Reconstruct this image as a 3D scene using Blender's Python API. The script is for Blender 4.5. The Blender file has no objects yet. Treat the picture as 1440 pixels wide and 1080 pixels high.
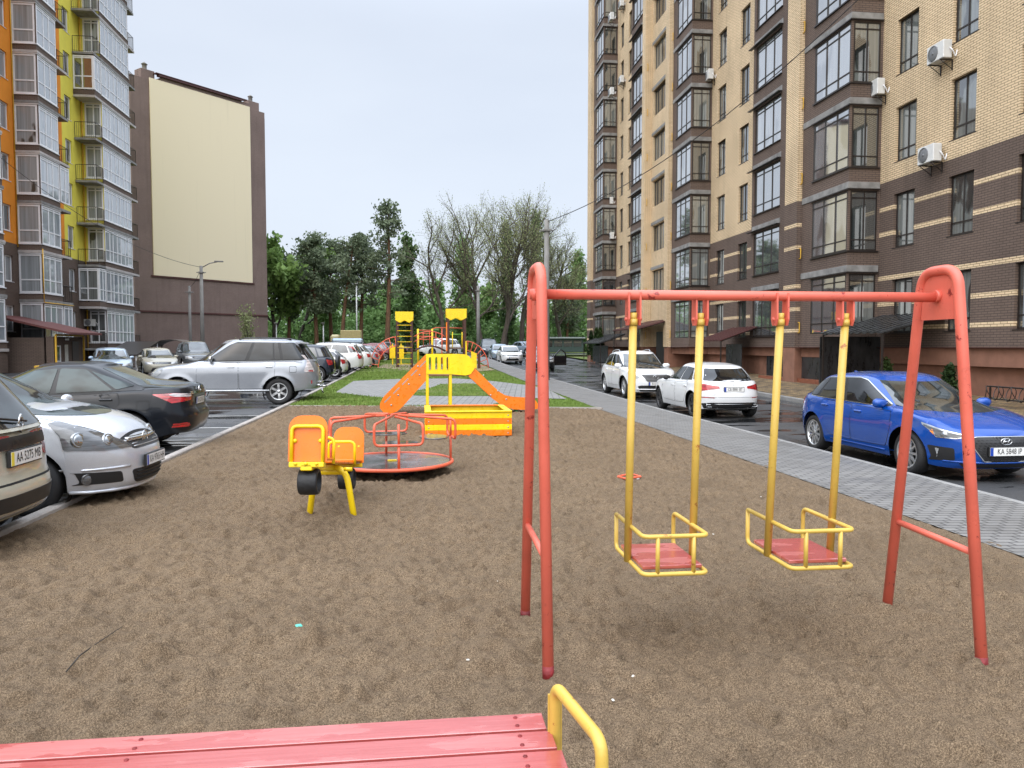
import bpy, bmesh, math, random
import numpy as np
from mathutils import Vector, Matrix, noise
from mathutils.bvhtree import BVHTree
from mathutils.geometry import delaunay_2d_cdt
random.seed(7); RNG = np.random.default_rng(7)
SC = bpy.context.scene
COL = SC.collection
R = math.radians

# ------------------------------------------------------------------ camera
YAW = math.atan(130/1080.0); PIT = math.atan(53/1080.0); EYE = 1.65
cd = bpy.data.cameras.new('camera'); cam = bpy.data.objects.new('camera', cd); COL.objects.link(cam)
cam.location = (0, 0, EYE); cam.rotation_euler = (R(90)-PIT, 0, -YAW)
cd.sensor_fit = 'HORIZONTAL'; cd.sensor_width = 36.0; cd.lens = 36.0*1080/1440; cd.clip_end = 3000; cd.clip_start = .05
SC.camera = cam

# ------------------------------------------------------------------ light: overcast
SUN_EL, SUN_AZ = R(38), R(205)
w = bpy.data.worlds.new('World'); SC.world = w; w.use_nodes = True
nt = w.node_tree; nt.nodes.clear()
sky = nt.nodes.new('ShaderNodeTexSky'); sky.sky_type = 'NISHITA'; sky.sun_disc = False
sky.sun_elevation = SUN_EL; sky.sun_rotation = SUN_AZ; sky.air_density = 1.0; sky.dust_density = 3.0; sky.ozone_density = 1.0
tcs = nt.nodes.new('ShaderNodeTexCoord'); nzs = nt.nodes.new('ShaderNodeTexNoise')
nzs.inputs['Scale'].default_value = 1.6; nzs.inputs['Detail'].default_value = 5
mps = nt.nodes.new('ShaderNodeMapping'); mps.inputs['Scale'].default_value = (1, 1, 3)
rps = nt.nodes.new('ShaderNodeValToRGB')
rps.color_ramp.elements[0].position = .3; rps.color_ramp.elements[0].color = (4.55, 4.98, 5.75, 1)
rps.color_ramp.elements[1].position = .7; rps.color_ramp.elements[1].color = (5.2, 5.62, 6.3, 1)
mx = nt.nodes.new('ShaderNodeMix'); mx.data_type = 'RGBA'; mx.inputs[0].default_value = .86   # cloud cover over the clear sky
bg = nt.nodes.new('ShaderNodeBackground'); bg.inputs['Strength'].default_value = .10
out = nt.nodes.new('ShaderNodeOutputWorld')
L_ = nt.links.new
L_(tcs.outputs['Generated'], mps.inputs[0]); L_(mps.outputs[0], nzs.inputs['Vector']); L_(nzs.outputs[0], rps.inputs[0])
# overcast sky: the cloud layer is brightest overhead
sxyz = nt.nodes.new('ShaderNodeSeparateXYZ'); L_(tcs.outputs['Generated'], sxyz.inputs[0])
zr_ = nt.nodes.new('ShaderNodeMapRange'); zr_.interpolation_type = 'SMOOTHSTEP'
for k_, v_ in (('From Min', .36), ('From Max', .85), ('To Min', 1.0), ('To Max', 3.9)): zr_.inputs[k_].default_value = v_
L_(sxyz.outputs[2], zr_.inputs['Value'])
vm_ = nt.nodes.new('ShaderNodeVectorMath'); vm_.operation = 'SCALE'
L_(sky.outputs[0], mx.inputs[6]); L_(rps.outputs[0], mx.inputs[7]); L_(mx.outputs[2], vm_.inputs[0]); L_(zr_.outputs[0], vm_.inputs['Scale']); L_(vm_.outputs[0], bg.inputs['Color']); L_(bg.outputs[0], out.inputs[0])
sd = bpy.data.lights.new('sun', 'SUN'); sd.energy = 1.5; sd.angle = R(90); sd.color = (1, .97, .92)
sun = bpy.data.objects.new('sun', sd); COL.objects.link(sun)
sun.rotation_euler = (R(90)-SUN_EL, 0, math.pi-SUN_AZ)
SC.view_settings.view_transform = 'Standard'; SC.view_settings.look = 'None'; SC.view_settings.gamma = 1
SC.view_settings.exposure = 0.72
SC.cycles.max_bounces = 6; SC.cycles.diffuse_bounces = 3; SC.cycles.glossy_bounces = 3; SC.cycles.transmission_bounces = 4
SC.cycles.transparent_max_bounces = 6; SC.cycles.caustics_reflective = False; SC.cycles.caustics_refractive = False

# ------------------------------------------------------------------ geometry helpers
_F = Vector((math.sin(YAW)*math.cos(PIT), math.cos(YAW)*math.cos(PIT), -math.sin(PIT)))
_R = Vector((math.cos(YAW), -math.sin(YAW), 0)); _U = _R.cross(_F)
def _ray(x, y): return _F+_R*((x-720)/1080)+_U*((540-y)/1080)
def G(x, y, z=0.0):                       # site survey: photo point -> point of the plane at height z
    r = _ray(x, y); t = (z-EYE)/r.z; return (r.x*t, r.y*t)
def PY(x, y, Y):                          # -> point at street distance Y
    r = _ray(x, y); t = Y/r.y; return (r.x*t, Y, EYE+r.z*t)
def rise(y):                              # the street climbs gently away from the playground
    return float(np.interp(y, [20, 30, 40, 54, 75, 100, 160], [0, .06, .15, .32, .72, .95, 1.1]))

class MB:
    def __init__(s): s.v = []; s.f = []; s.m = []; s.sm = []
    def add(s, vs, fs, m=0, smooth=False):
        o = len(s.v); s.v.extend([tuple(p) for p in vs])
        for f in fs: s.f.append([i+o for i in f]); s.m.append(m); s.sm.append(smooth)
        return s
    def box(s, x0, x1, y0, y1, z0, z1, m=0, M=None):
        v = [(x0,y0,z0),(x1,y0,z0),(x1,y1,z0),(x0,y1,z0),(x0,y0,z1),(x1,y0,z1),(x1,y1,z1),(x0,y1,z1)]
        if M is not None: v = [tuple(M @ Vector(p)) for p in v]
        return s.add(v, [(0,3,2,1),(4,5,6,7),(0,1,5,4),(1,2,6,5),(2,3,7,6),(3,0,4,7)], m)
    def rbox(s, x0, x1, y0, y1, z0, z1, b=.01, m=0, M=None):   # box with bevelled edges
        vs = []
        for X, sx in ((x0, 1), (x1, -1)):
            for Y, sy in ((y0, 1), (y1, -1)):
                for Z, sz in ((z0, 1), (z1, -1)):
                    vs += [(X, Y+sy*b, Z+sz*b), (X+sx*b, Y, Z+sz*b), (X+sx*b, Y+sy*b, Z)]
        if M is not None: vs = [tuple(M @ Vector(p)) for p in vs]
        bm = bmesh.new()
        for p in vs: bm.verts.new(p)
        bmesh.ops.convex_hull(bm, input=bm.verts)
        bm.verts.index_update()
        s.add([v.co for v in bm.verts], [[v.index for v in f.verts] for f in bm.faces], m, False); bm.free(); return s
    def tube(s, pts, r, n=8, m=0, closed=False, caps=True, smooth=True):
        P = [Vector(p) for p in pts]; k = len(P); rr = r if hasattr(r, '__len__') else [r]*k
        vs = []; up = None
        for i in range(k):
            if closed: d = P[(i+1) % k]-P[i-1]
            else: d = P[min(i+1, k-1)]-P[max(i-1, 0)]
            d = d.normalized() if d.length > 1e-9 else Vector((0, 0, 1))
            if up is None:
                up = Vector((0, 0, 1)) if abs(d.z) < .9 else Vector((1, 0, 0))
            u = up-d*up.dot(d)
            if u.length < 1e-4: u = d.orthogonal()
            u.normalize(); up = u; v = d.cross(u)
            for j in range(n):
                a = 2*math.pi*j/n; vs.append(P[i]+(u*math.cos(a)+v*math.sin(a))*rr[i])
        fs = []; K = k if closed else k-1
        for i in range(K):
            for j in range(n):
                a = i*n+j; b = i*n+(j+1) % n; c = ((i+1) % k)*n+(j+1) % n; d_ = ((i+1) % k)*n+j
                fs.append((a, b, c, d_))
        o = len(s.v); s.add(vs, fs, m, smooth)
        if caps and not closed:
            s.f.append([o+j for j in range(n)][::-1]); s.m.append(m); s.sm.append(False)
            s.f.append([o+(k-1)*n+j for j in range(n)]); s.m.append(m); s.sm.append(False)
        return s
    def lathe(s, prof, n=24, c=(0, 0, 0), axis='z', m=0, smooth=True, closed=False):
        vs = []
        for r, h in prof:
            for j in range(n):
                a = 2*math.pi*j/n
                if axis == 'z': p = (c[0]+r*math.cos(a), c[1]+r*math.sin(a), c[2]+h)
                elif axis == 'y': p = (c[0]+r*math.cos(a), c[1]+h, c[2]+r*math.sin(a))
                else: p = (c[0]+h, c[1]+r*math.cos(a), c[2]+r*math.sin(a))
                vs.append(p)
        fs = []
        for i in range(len(prof) if closed else len(prof)-1):
            i2 = (i+1) % len(prof)
            for j in range(n): fs.append((i*n+j, i*n+(j+1) % n, i2*n+(j+1) % n, i2*n+j))
        return s.add(vs, fs, m, smooth)
    def prism(s, poly, a0, a1, axis='y', m=0, M=None):       # outline extruded along an axis
        n = len(poly)
        def P(u, v, a): return {'y': (u, a, v), 'x': (a, u, v), 'z': (u, v, a)}[axis]
        vs = [P(u, v, a0) for u, v in poly]+[P(u, v, a1) for u, v in poly]
        if M is not None: vs = [tuple(M @ Vector(p)) for p in vs]
        fs = [list(range(n))[::-1], list(range(n, 2*n))]+[(i, (i+1) % n, n+(i+1) % n, n+i) for i in range(n)]
        return s.add(vs, fs, m)
    def build(s, name, mats, parent=None, fix=False):
        me = bpy.data.meshes.new(name); me.from_pydata(s.v, [], s.f)
        if not isinstance(mats, (list, tuple)): mats = [mats]
        for m in mats: me.materials.append(m)
        me.polygons.foreach_set('material_index', s.m); me.polygons.foreach_set('use_smooth', s.sm)
        if fix:
            bm = bmesh.new(); bm.from_mesh(me); bmesh.ops.recalc_face_normals(bm, faces=bm.faces); bm.to_mesh(me); bm.free()
        me.update(); o = bpy.data.objects.new(name, me); COL.objects.link(o)
        if parent: o.parent = parent
        return o
def np_mesh(name, V, F, mats, parent=None, smooth=False, mi=None):
    me = bpy.data.meshes.new(name); V = np.asarray(V, np.float32); F = np.asarray(F, np.int32)
    me.vertices.add(len(V)); me.vertices.foreach_set('co', V.ravel())
    k = F.shape[1]; me.loops.add(F.size); me.loops.foreach_set('vertex_index', F.ravel())
    me.polygons.add(len(F)); me.polygons.foreach_set('loop_start', np.arange(0, F.size, k, dtype=np.int32))
    for m in (mats if isinstance(mats, (list, tuple)) else [mats]): me.materials.append(m)
    if smooth: me.polygons.foreach_set('use_smooth', np.ones(len(F), bool))
    if mi is not None: me.polygons.foreach_set('material_index', np.asarray(mi, np.int32))
    me.update(calc_edges=True); o = bpy.data.objects.new(name, me); COL.objects.link(o)
    if parent: o.parent = parent
    return o
def thing(name, label, cat, loc=(0, 0, 0), rz=0.0, group=None):
    o = bpy.data.objects.new(name, None); COL.objects.link(o); o.empty_display_size = .2
    o.location = loc; o.rotation_euler = (0, 0, rz); tag(o, label, cat, group); return o
def tag(o, label=None, cat=None, group=None, kind=None):
    if label: o['label'] = label
    if cat: o['category'] = cat
    if group: o['group'] = group
    if kind: o['kind'] = kind
    return o
def copy_tree(o, parent=None):
    c = o.copy(); COL.objects.link(c); c.parent = parent
    for ch in o.children: copy_tree(ch, c)
    return c
def bend(pts, r=.05, n=5):                # rounds the corners of a polyline
    P = [Vector(p) for p in pts]; o = [P[0]]
    for a, b, c in zip(P, P[1:], P[2:]):
        d1 = (a-b); d2 = (c-b); q = min(r, d1.length*.49, d2.length*.49)
        s_, e = b+d1.normalized()*q, b+d2.normalized()*q
        for i in range(n+1):
            t = i/n; o.append(s_*(1-t)**2+b*2*t*(1-t)+e*t*t)
    o.append(P[-1]); return o
def text_mb(txt, size, M, mb, m=0, depth=.0):
    cu = bpy.data.curves.new('t', 'FONT'); cu.body = txt; cu.size = size; cu.align_x = 'CENTER'; cu.align_y = 'CENTER'; cu.extrude = depth
    cu.resolution_u = 3
    ob = bpy.data.objects.new('t', cu); COL.objects.link(ob)
    me = bpy.data.meshes.new_from_object(ob.evaluated_get(bpy.context.evaluated_depsgraph_get()))
    mb.add([M @ v.co for v in me.vertices], [list(p.vertices) for p in me.polygons], m)
    bpy.data.objects.remove(ob); bpy.data.curves.remove(cu); bpy.data.meshes.remove(me)
def fnoise(shape, cell, lo, hi, seed):    # band limited height noise (metres)
    g = np.random.default_rng(seed); f = np.fft.rfft2(g.standard_normal(shape))
    ky = np.fft.fftfreq(shape[0], cell[0])[:, None]; kx = np.fft.rfftfreq(shape[1], cell[1])[None, :]
    k = np.hypot(kx, ky); f *= np.exp(-(k*lo)**2)*(1-np.exp(-(k*hi)**2))
    a = np.fft.irfft2(f, shape); return a/a.std()

# ------------------------------------------------------------------ materials
def srgb(r, g, b):
    f = lambda c: (c/255/12.92 if c/255 <= .04045 else ((c/255+.055)/1.055)**2.4)
    return (f(r), f(g), f(b), 1)
class NM:
    def __init__(s, name):
        s.mat = bpy.data.materials.new(name); s.mat.use_nodes = True; s.nt = s.mat.node_tree; s.N = s.nt.nodes
        s.p = s.N['Principled BSDF']; s.tc = None
    def n(s, t, **kw):
        q = s.N.new('ShaderNode'+t)
        for k, v in kw.items():
            if k in q.inputs.keys(): q.inputs[k].default_value = v
            else: setattr(q, k, v)
        return q
    def l(s, a, b): s.nt.links.new(a, b)
    def co(s, kind='Object'):
        if s.tc is None: s.tc = s.n('TexCoord')
        return s.tc.outputs[kind]
    def geo(s):
        return s.n('NewGeometry').outputs['Position']
    def noise(s, vec, scale, detail=3, rough=.55):
        q = s.n('TexNoise', Scale=scale, Detail=detail, Roughness=rough); s.l(vec, q.inputs['Vector']); return q.outputs[0]
    def ramp(s, fac, stops):
        q = s.n('ValToRGB'); e = q.color_ramp.elements
        while len(e) < len(stops): e.new(.5)
        for i, (p, c) in enumerate(stops): e[i].position = p; e[i].color = c if len(c) == 4 else (*c, 1)
        s.l(fac, q.inputs[0]); return q.outputs[0]
    def mix(s, fac, a, b, mode='MIX'):
        q = s.n('Mix', data_type='RGBA', blend_type=mode)
        for x, i in ((fac, 0), (a, 6), (b, 7)):
            if hasattr(x, 'links'): s.l(x, q.inputs[i])
            else: q.inputs[i].default_value = x
        return q.outputs[2]
    def math(s, op, a, b=0.0):
        q = s.n('Math', operation=op)
        for x, i in ((a, 0), (b, 1)):
            if hasattr(x, 'links'): s.l(x, q.inputs[i])
            else: q.inputs[i].default_value = x
        return q.outputs[0]
    def map(s, vec, scale=(1, 1, 1), rot=(0, 0, 0), loc=(0, 0, 0)):
        q = s.n('Mapping'); q.inputs['Scale'].default_value = scale; q.inputs['Rotation'].default_value = rot; q.inputs['Location'].default_value = loc
        s.l(vec, q.inputs[0]); return q.outputs[0]
    def bump(s, h, strength=.3, dist=.01):
        q = s.n('Bump', Strength=strength, Distance=dist); s.l(h, q.inputs['Height']); s.l(q.outputs[0], s.p.inputs['Normal']); return q
    def set(s, **kw):
        for k, v in kw.items():
            i = s.p.inputs[{'col': 'Base Color', 'rough': 'Roughness', 'metal': 'Metallic', 'coat': 'Coat Weight', 'spec': 'Specular IOR Level', 'ior': 'IOR', 'emit': 'Emission Strength', 'cr': 'Coat Roughness'}.get(k, k)]
            if hasattr(v, 'links'): s.l(v, i)
            else: i.default_value = v
        return s
def shade(c, k): return (min(1, c[0]*k), min(1, c[1]*k), min(1, c[2]*k), 1)
def plain(name, c, rough=.5, metal=0.0, coat=0.0, var=.18, scale=6.0, bump=.0, bscale=60, **kw):
    m = NM(name); v = m.co()
    m.set(col=m.ramp(m.noise(v, scale, 4), [(.25, shade(c, 1-var)), (.75, shade(c, 1+var))]), rough=rough, metal=metal, coat=coat, **kw)
    if bump: m.bump(m.noise(v, bscale, 3), bump, .01)
    return m.mat
def painted(name, c, rough=.38, chip=.0, dirt=.25, under=None):   # glossy play-equipment paint, worn and slightly dirty
    m = NM(name); v = m.co()
    base = m.ramp(m.noise(v, 3.0, 5), [(.3, shade(c, .86)), (.7, shade(c, 1.1))])
    d = m.ramp(m.noise(v, 22, 6, .7), [(.58, (0, 0, 0)), (.75, (dirt, dirt, dirt))])
    col = m.mix(d, base, shade(c, .35))
    if chip:
        k = m.ramp(m.noise(m.map(v, (1, 1, 1)), 9, 8, .75), [(.63-chip*.1, (0, 0, 0)), (.66-chip*.1, (1, 1, 1))])
        col = m.mix(k, col, under or (.10, .045, .03, 1))
    m.set(col=col, rough=m.ramp(m.noise(v, 12, 3), [(.3, (rough-.1,)*3), (.7, (rough+.15,)*3)]))
    m.bump(m.noise(v, 70, 4), .12, .004); return m.mat
MAT = {}
def M_(k, f):
    if k not in MAT: MAT[k] = f()
    return MAT[k]
# ================================================================== SETTING: ground, roads, paths
def sand_mat():
    m = NM('sand'); v = m.geo()
    fine = m.noise(v, 165, 4, .85); mid = m.noise(v, 26, 5, .65); big = m.noise(v, .8, 4, .6)
    vor = m.n('TexVoronoi', Scale=95.0); m.l(v, vor.inputs['Vector'])
    c = m.ramp(fine, [(.36, (.016, .009, .005)), (.5, (.128, .085, .049)), (.64, (.41, .30, .19))])
    c = m.mix(.20, c, m.ramp(vor.outputs['Color'], [(.1, (.06, .04, .025)), (.9, (.30, .23, .15))]))
    c = m.mix(m.ramp(big, [(.42, (0, 0, 0)), (.7, (.35, .35, .35))]), c, (.085, .060, .038, 1))
    c = m.mix(m.ramp(mid, [(.32, (.10,)*3), (.46, (0, 0, 0))]), c, (.05, .034, .02, 1))
    m.set(col=c, rough=.92, spec=.25)
    h = m.math('ADD', m.math('MULTIPLY', fine, .8), m.math('MULTIPLY', mid, .8))
    m.bump(h, .6, .015); return m.mat
def asphalt_mat(name, wet=.5):
    m = NM(name); v = m.geo()
    g = m.noise(v, 90, 3, .7); b = m.noise(m.map(v, (1, .35, 1)), .55, 4, .6); b2 = m.noise(m.map(v, (.5, 1.4, 1)), .8, 5, .6)
    dry = m.ramp(g, [(.3, (.030, .031, .033)), (.7, (.075, .076, .078))])
    wetm = m.ramp(b, [(.5-wet*.25, (1, 1, 1)), (.62-wet*.2, (0, 0, 0))])
    c = m.mix(wetm, dry, m.ramp(g, [(.3, (.018, .018, .019)), (.7, (.045, .046, .048))]))
    pud = m.ramp(b2, [(.56-wet*.1, (0, 0, 0)), (.60-wet*.1, (1, 1, 1))])
    r = m.mix(pud, m.mix(wetm, (.50,)*3+(1,), (.22,)*3+(1,)), (.04,)*3+(1,))
    m.set(col=m.mix(pud, c, (.02, .021, .022, 1)), rough=r, spec=.5)
    q = m.bump(g, .35, .01); m.l(m.mix(pud, (.35,)*3+(1,), (.02,)*3+(1,)), q.inputs['Strength']); return m.mat
def paver_mat(name, a, b, bw, bh, mortar, rot=0.0, var=.25, offset=.5):
    m = NM(name); v = m.map(m.geo(), (1, 1, 1), (0, 0, rot))
    q = m.n('TexBrick', Scale=1.0); q.offset = offset
    for k, x in (('Color1', a), ('Color2', b), ('Mortar', mortar)): q.inputs[k].default_value = x
    q.inputs['Mortar Size'].default_value = .011; q.inputs['Mortar Smooth'].default_value = .2
    q.inputs['Brick Width'].default_value = bw; q.inputs['Row Height'].default_value = bh; q.inputs['Bias'].default_value = 0
    m.l(v, q.inputs['Vector'])
    n1 = m.noise(m.geo(), 1.3, 5, .6); n2 = m.noise(m.geo(), 60, 3)
    c = m.mix(var, q.outputs['Color'], m.ramp(n1, [(.3, (.3,)*3), (.7, (1.0,)*3)]), 'MULTIPLY')
    c = m.mix(.35, c, m.ramp(n2, [(.3, (.55,)*3), (.7, (1,)*3)]), 'MULTIPLY')
    m.set(col=c, rough=m.ramp(n1, [(.35, (.45,)*3), (.65, (.8,)*3)]), spec=.35)
    m.bump(m.math('SUBTRACT', m.math('MULTIPLY', n2, .3), q.outputs['Fac']), .5, .008); return m.mat
def lawn_mat():
    m = NM('lawn'); v = m.geo()
    c = m.ramp(m.noise(v, 9, 6, .7), [(.3, (.055, .085, .018)), (.55, (.11, .16, .035)), (.75, (.20, .20, .085))])
    w_ = m.ramp(m.noise(v, .45, 4), [(.5, (0, 0, 0)), (.62, (1, 1, 1))])
    m.set(col=m.mix(m.math('MULTIPLY', w_, .55), c, (.19, .16, .095, 1)), rough=.95, spec=.15); m.bump(m.noise(v, 50, 4), .8, .03); return m.mat

def sheet(name, x0, x1, y0, y1, zf, mat, nx=2, step=4.0, kind='structure'):
    """ground sheet between two edges; x0 and x1 may be functions of y"""
    ys = list(np.arange(y0, y1, step))+[y1]; V = []; F = []
    fx0 = x0 if callable(x0) else (lambda y: x0); fx1 = x1 if callable(x1) else (lambda y: x1)
    for y in ys:
        for i in range(nx):
            t = i/(nx-1); x = fx0(y)*(1-t)+fx1(y)*t; V.append((x, y, zf(x, y)))
    for j in range(len(ys)-1):
        for i in range(nx-1):
            a = j*nx+i; F.append((a, a+1, a+nx+1, a+nx))
    o = MB().add(V, F).build(name, mat); o['kind'] = kind; return o
def kerb(name, fx, wd, y0, y1, zt, zb, mat, step=3.0):
    ys = list(np.arange(y0, y1, step))+[y1]; b = MB(); V = []; F = []
    for y in ys:
        x = fx(y); r_ = rise(y); V += [(x, y, zb+r_), (x, y, zt-.015+r_), (x+.015, y, zt+r_), (x+wd-.015, y, zt+r_), (x+wd, y, zt-.015+r_), (x+wd, y, zb+r_)]
    for j in range(len(ys)-1):
        for i in range(5): a = j*6+i; F.append((a, a+6, a+7, a+1))
    b.add(V, F).add(V[:6], [(0, 1, 2, 3, 4, 5)]); o = b.build(name, mat, fix=True); o['kind'] = 'structure'; return o

kx = lambda y: 6.58-.0055*max(0, y-15)                 # road kerb drifts slightly with the street
wx = lambda y: 4.78-.003*max(0, y-25)
RZ = -.22
concrete = plain('kerb_concrete', (.34, .31, .28, 1), .75, var=.25, scale=4, bump=.4, bscale=40)
concrete_grey = plain('kerb_grey', (.25, .245, .235, 1), .7, var=.25, scale=4, bump=.4, bscale=40)
asph_l = asphalt_mat('parking_asphalt', .75); asph_r = asphalt_mat('road_asphalt', .45)
pav_grey = paver_mat('grey_pavers', (.255, .247, .235, 1), (.205, .198, .188, 1), .205, .105, (.075, .073, .070, 1), 0)
pav_path = paver_mat('path_pavers', (.30, .295, .285, 1), (.24, .24, .23, 1), .205, .205, (.11, .11, .10, 1), R(8), offset=0)
pav_yel = paver_mat('yellow_pavers', (.36, .25, .12, 1), (.085, .065, .045, 1), .24, .12, (.06, .05, .04, 1), R(45), var=.4)
sheet('ground', -420, 420, -60, 700, lambda x, y: -.5+rise(y)*.9, plain('far_ground', (.055, .075, .025, 1), .95, var=.4, scale=.3), nx=2, step=10)
sheet('parking', -70, -3.72, -20, 78, lambda x, y: -.06+rise(y), asph_l, nx=10, step=3)
kerb('parking_kerb', lambda y: -3.73, .12, -8, 62, .045, -.2, concrete)
sheet('sidewalk', wx, kx, -10, 100, lambda x, y: -.026-.03*(x-4.7)+rise(y), pav_grey, nx=4, step=3)
kerb('road_kerb', lambda y: kx(y)+.003, .09, -10, 100, -.075, -.4, concrete_grey)
sheet('road', lambda y: kx(y)+.05, 14.6, -20, 120, lambda x, y: RZ+rise(y), asph_r, nx=6, step=3)
rk = lambda y: 12.3+.055*max(0, y-24)+max(0, y-62)*.5
pz = lambda x, y: -.09+rise(y)*1.0+max(0, min(1, (x-12.4)/3.6))*.26
kerb('pavement_kerb', lambda y: rk(y), .14, -10, 76, -.085, -.4, concrete_grey)
sheet('pavement', lambda y: rk(y)+.13, 40, -10, 70, lambda x, y: pz(x, y), pav_yel, nx=12, step=3)
sheet('far_verge', 15.2, 60, 70, 140, lambda x, y: -.185+rise(y), lawn_mat(), nx=3)

# ---- playground sand: a real raked, trodden surface
def build_sand():
    dx, dy = .03, .03; xs = np.arange(-3.62, 4.90, dx); ys = np.arange(.6, 22.3, dy); sh = (len(ys), len(xs))
    h = fnoise(sh, (dy, dx), .055, .2, 1)*.0075+fnoise(sh, (dy, dx), .10, .45, 2)*.016+fnoise(sh, (dy, dx), .5, 3, 3)*.014
    h -= np.clip(fnoise(sh, (dy, dx), .06, .4, 4)-1.15, 0, 2)*.036
    X, Y = np.meshgrid(xs, ys); rr = np.hypot(X+.37, Y-10.3)
    h -= .05*np.exp(-((rr-.55)/.5)**2)-.02*np.exp(-((rr-1.25)/.3)**2)        # hollow worn round the roundabout
    for cx, cy in ((1.36, 4.1), (2.2, 4.0)): h -= .04*np.exp(-(((X-cx)/.35)**2+((Y-cy)/.5)**2))
    edge = np.minimum(np.minimum(X+3.62, 4.79-X)/.25, 1); h = h*np.clip(edge, .15, 1)+.0-.036*np.clip((X-3)/1.8, 0, 1)
    yb = 21.75-.2*(X+3.6); Y = np.minimum(Y, yb)
    h = np.where(Y >= yb-.001, -.01, h)
    V = np.stack([X, Y, h], -1).reshape(-1, 3); n = len(xs); i = np.arange(len(ys)-1)[:, None]*n+np.arange(n-1)[None, :]; i = i.ravel()
    F = np.stack([i, i+1, i+n+1, i+n], 1); keep = (Y.ravel()[F[:, 0]] < yb.ravel()[F[:, 0]]-.001); F = F[keep]
    o = np_mesh('sand', V, F, sand_mat(), smooth=True); o['kind'] = 'structure'
    o = sheet('sand_base', -3.62, 4.79, -9, .62, lambda x, y: 0, MAT.setdefault('sand', o.data.materials[0]), nx=3)
build_sand()
# sand edging at the lawn
MB().box(0, 8.6, -.04, .04, -.2, .02).build('sand_edging', concrete)
_e = bpy.data.objects['sand_edging']; _e.location = (-3.6, 21.79, 0); _e.rotation_euler = (0, 0, math.atan2(-1.72, 8.4)); _e['kind'] = 'structure'
lm = lawn_mat()
lawn_front = lambda x: 21.75-.2*(x+3.6)
V = []; F = []; xs = np.linspace(-3.61, 4.79, 9)
ysl = list(np.linspace(0, 1, 40))
for t in ysl:
    for x in xs:
        y = lawn_front(x)*(1-t)+101*t; xx = x if x < 4.7 else wx(y); V.append((xx, y, -.012+rise(y)-.05*max(0, (x-3)/1.8)))
for j in range(39):
    for i in range(8): a = j*9+i; F.append((a, a+1, a+10, a+9))
o = MB().add(V, F).build('lawn', lm); o['kind'] = 'structure'
# paved ring path round a green oval, with branches to the parking, the sand and the sidewalk
def pt(x, y): p = G(x, y, .0); zz = rise(p[1]); p = G(x, y, zz); return p
def flat_poly(name, px, mat, dz, kind='structure', world=None):
    P = world or [(min(q[0], wx(q[1])-.012), q[1]) for q in (pt(*p) for p in px)]
    P2 = []
    for a, b in zip(P, P[1:]+P[:1]):
        k = max(1, int(math.dist(a, b)/1.5))
        P2 += [(a[0]+(b[0]-a[0])*i/k, a[1]+(b[1]-a[1])*i/k) for i in range(k)]
    n = len(P2); inner = []
    xs_ = [p[0] for p in P2]; ys_ = [p[1] for p in P2]
    for gx in np.arange(min(xs_)+.9, max(xs_), 1.4):
        for gy in np.arange(min(ys_)+.9, max(ys_), 1.4): inner.append((gx, gy))
    r_ = delaunay_2d_cdt([Vector(p) for p in P2+inner], [(i, (i+1) % n) for i in range(n)], [], 1, 1e-4)
    o = MB().add([(p.x, p.y, rise(p.y)+dz) for p in r_[0]], r_[2]).build(name, mat, fix=True)
    o['kind'] = kind; return o, P
ring_o = [(471, 552), (497, 535), (560, 532), (640, 531), (692, 535), (740, 541), (830, 545), (797, 561), (752, 560), (722, 560), (690, 571), (557, 571), (553, 561)]
_, RING = flat_poly('path', ring_o, pav_path, .004)
oval = [(604, 546), (620, 540), (660, 539), (690, 543), (700, 552), (690, 557), (640, 557), (606, 557), (580, 556), (585, 550)]
_, OVAL = flat_poly('lawn_island', oval, lm, .010)
flat_poly('worn_earth', None, plain('worn_earth', (.24, .19, .12, 1), .95, var=.3, scale=3), .006, world=[(3.2, 44), (4.5, 46), (4.4, 56), (2.5, 57), (-2.5, 56.5), (-2.8, 50), (-.5, 46)])
sheet('cross_road', -70, 60, 79, 87, lambda x, y: .03+rise(y), asph_l, nx=20, step=2)
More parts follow.
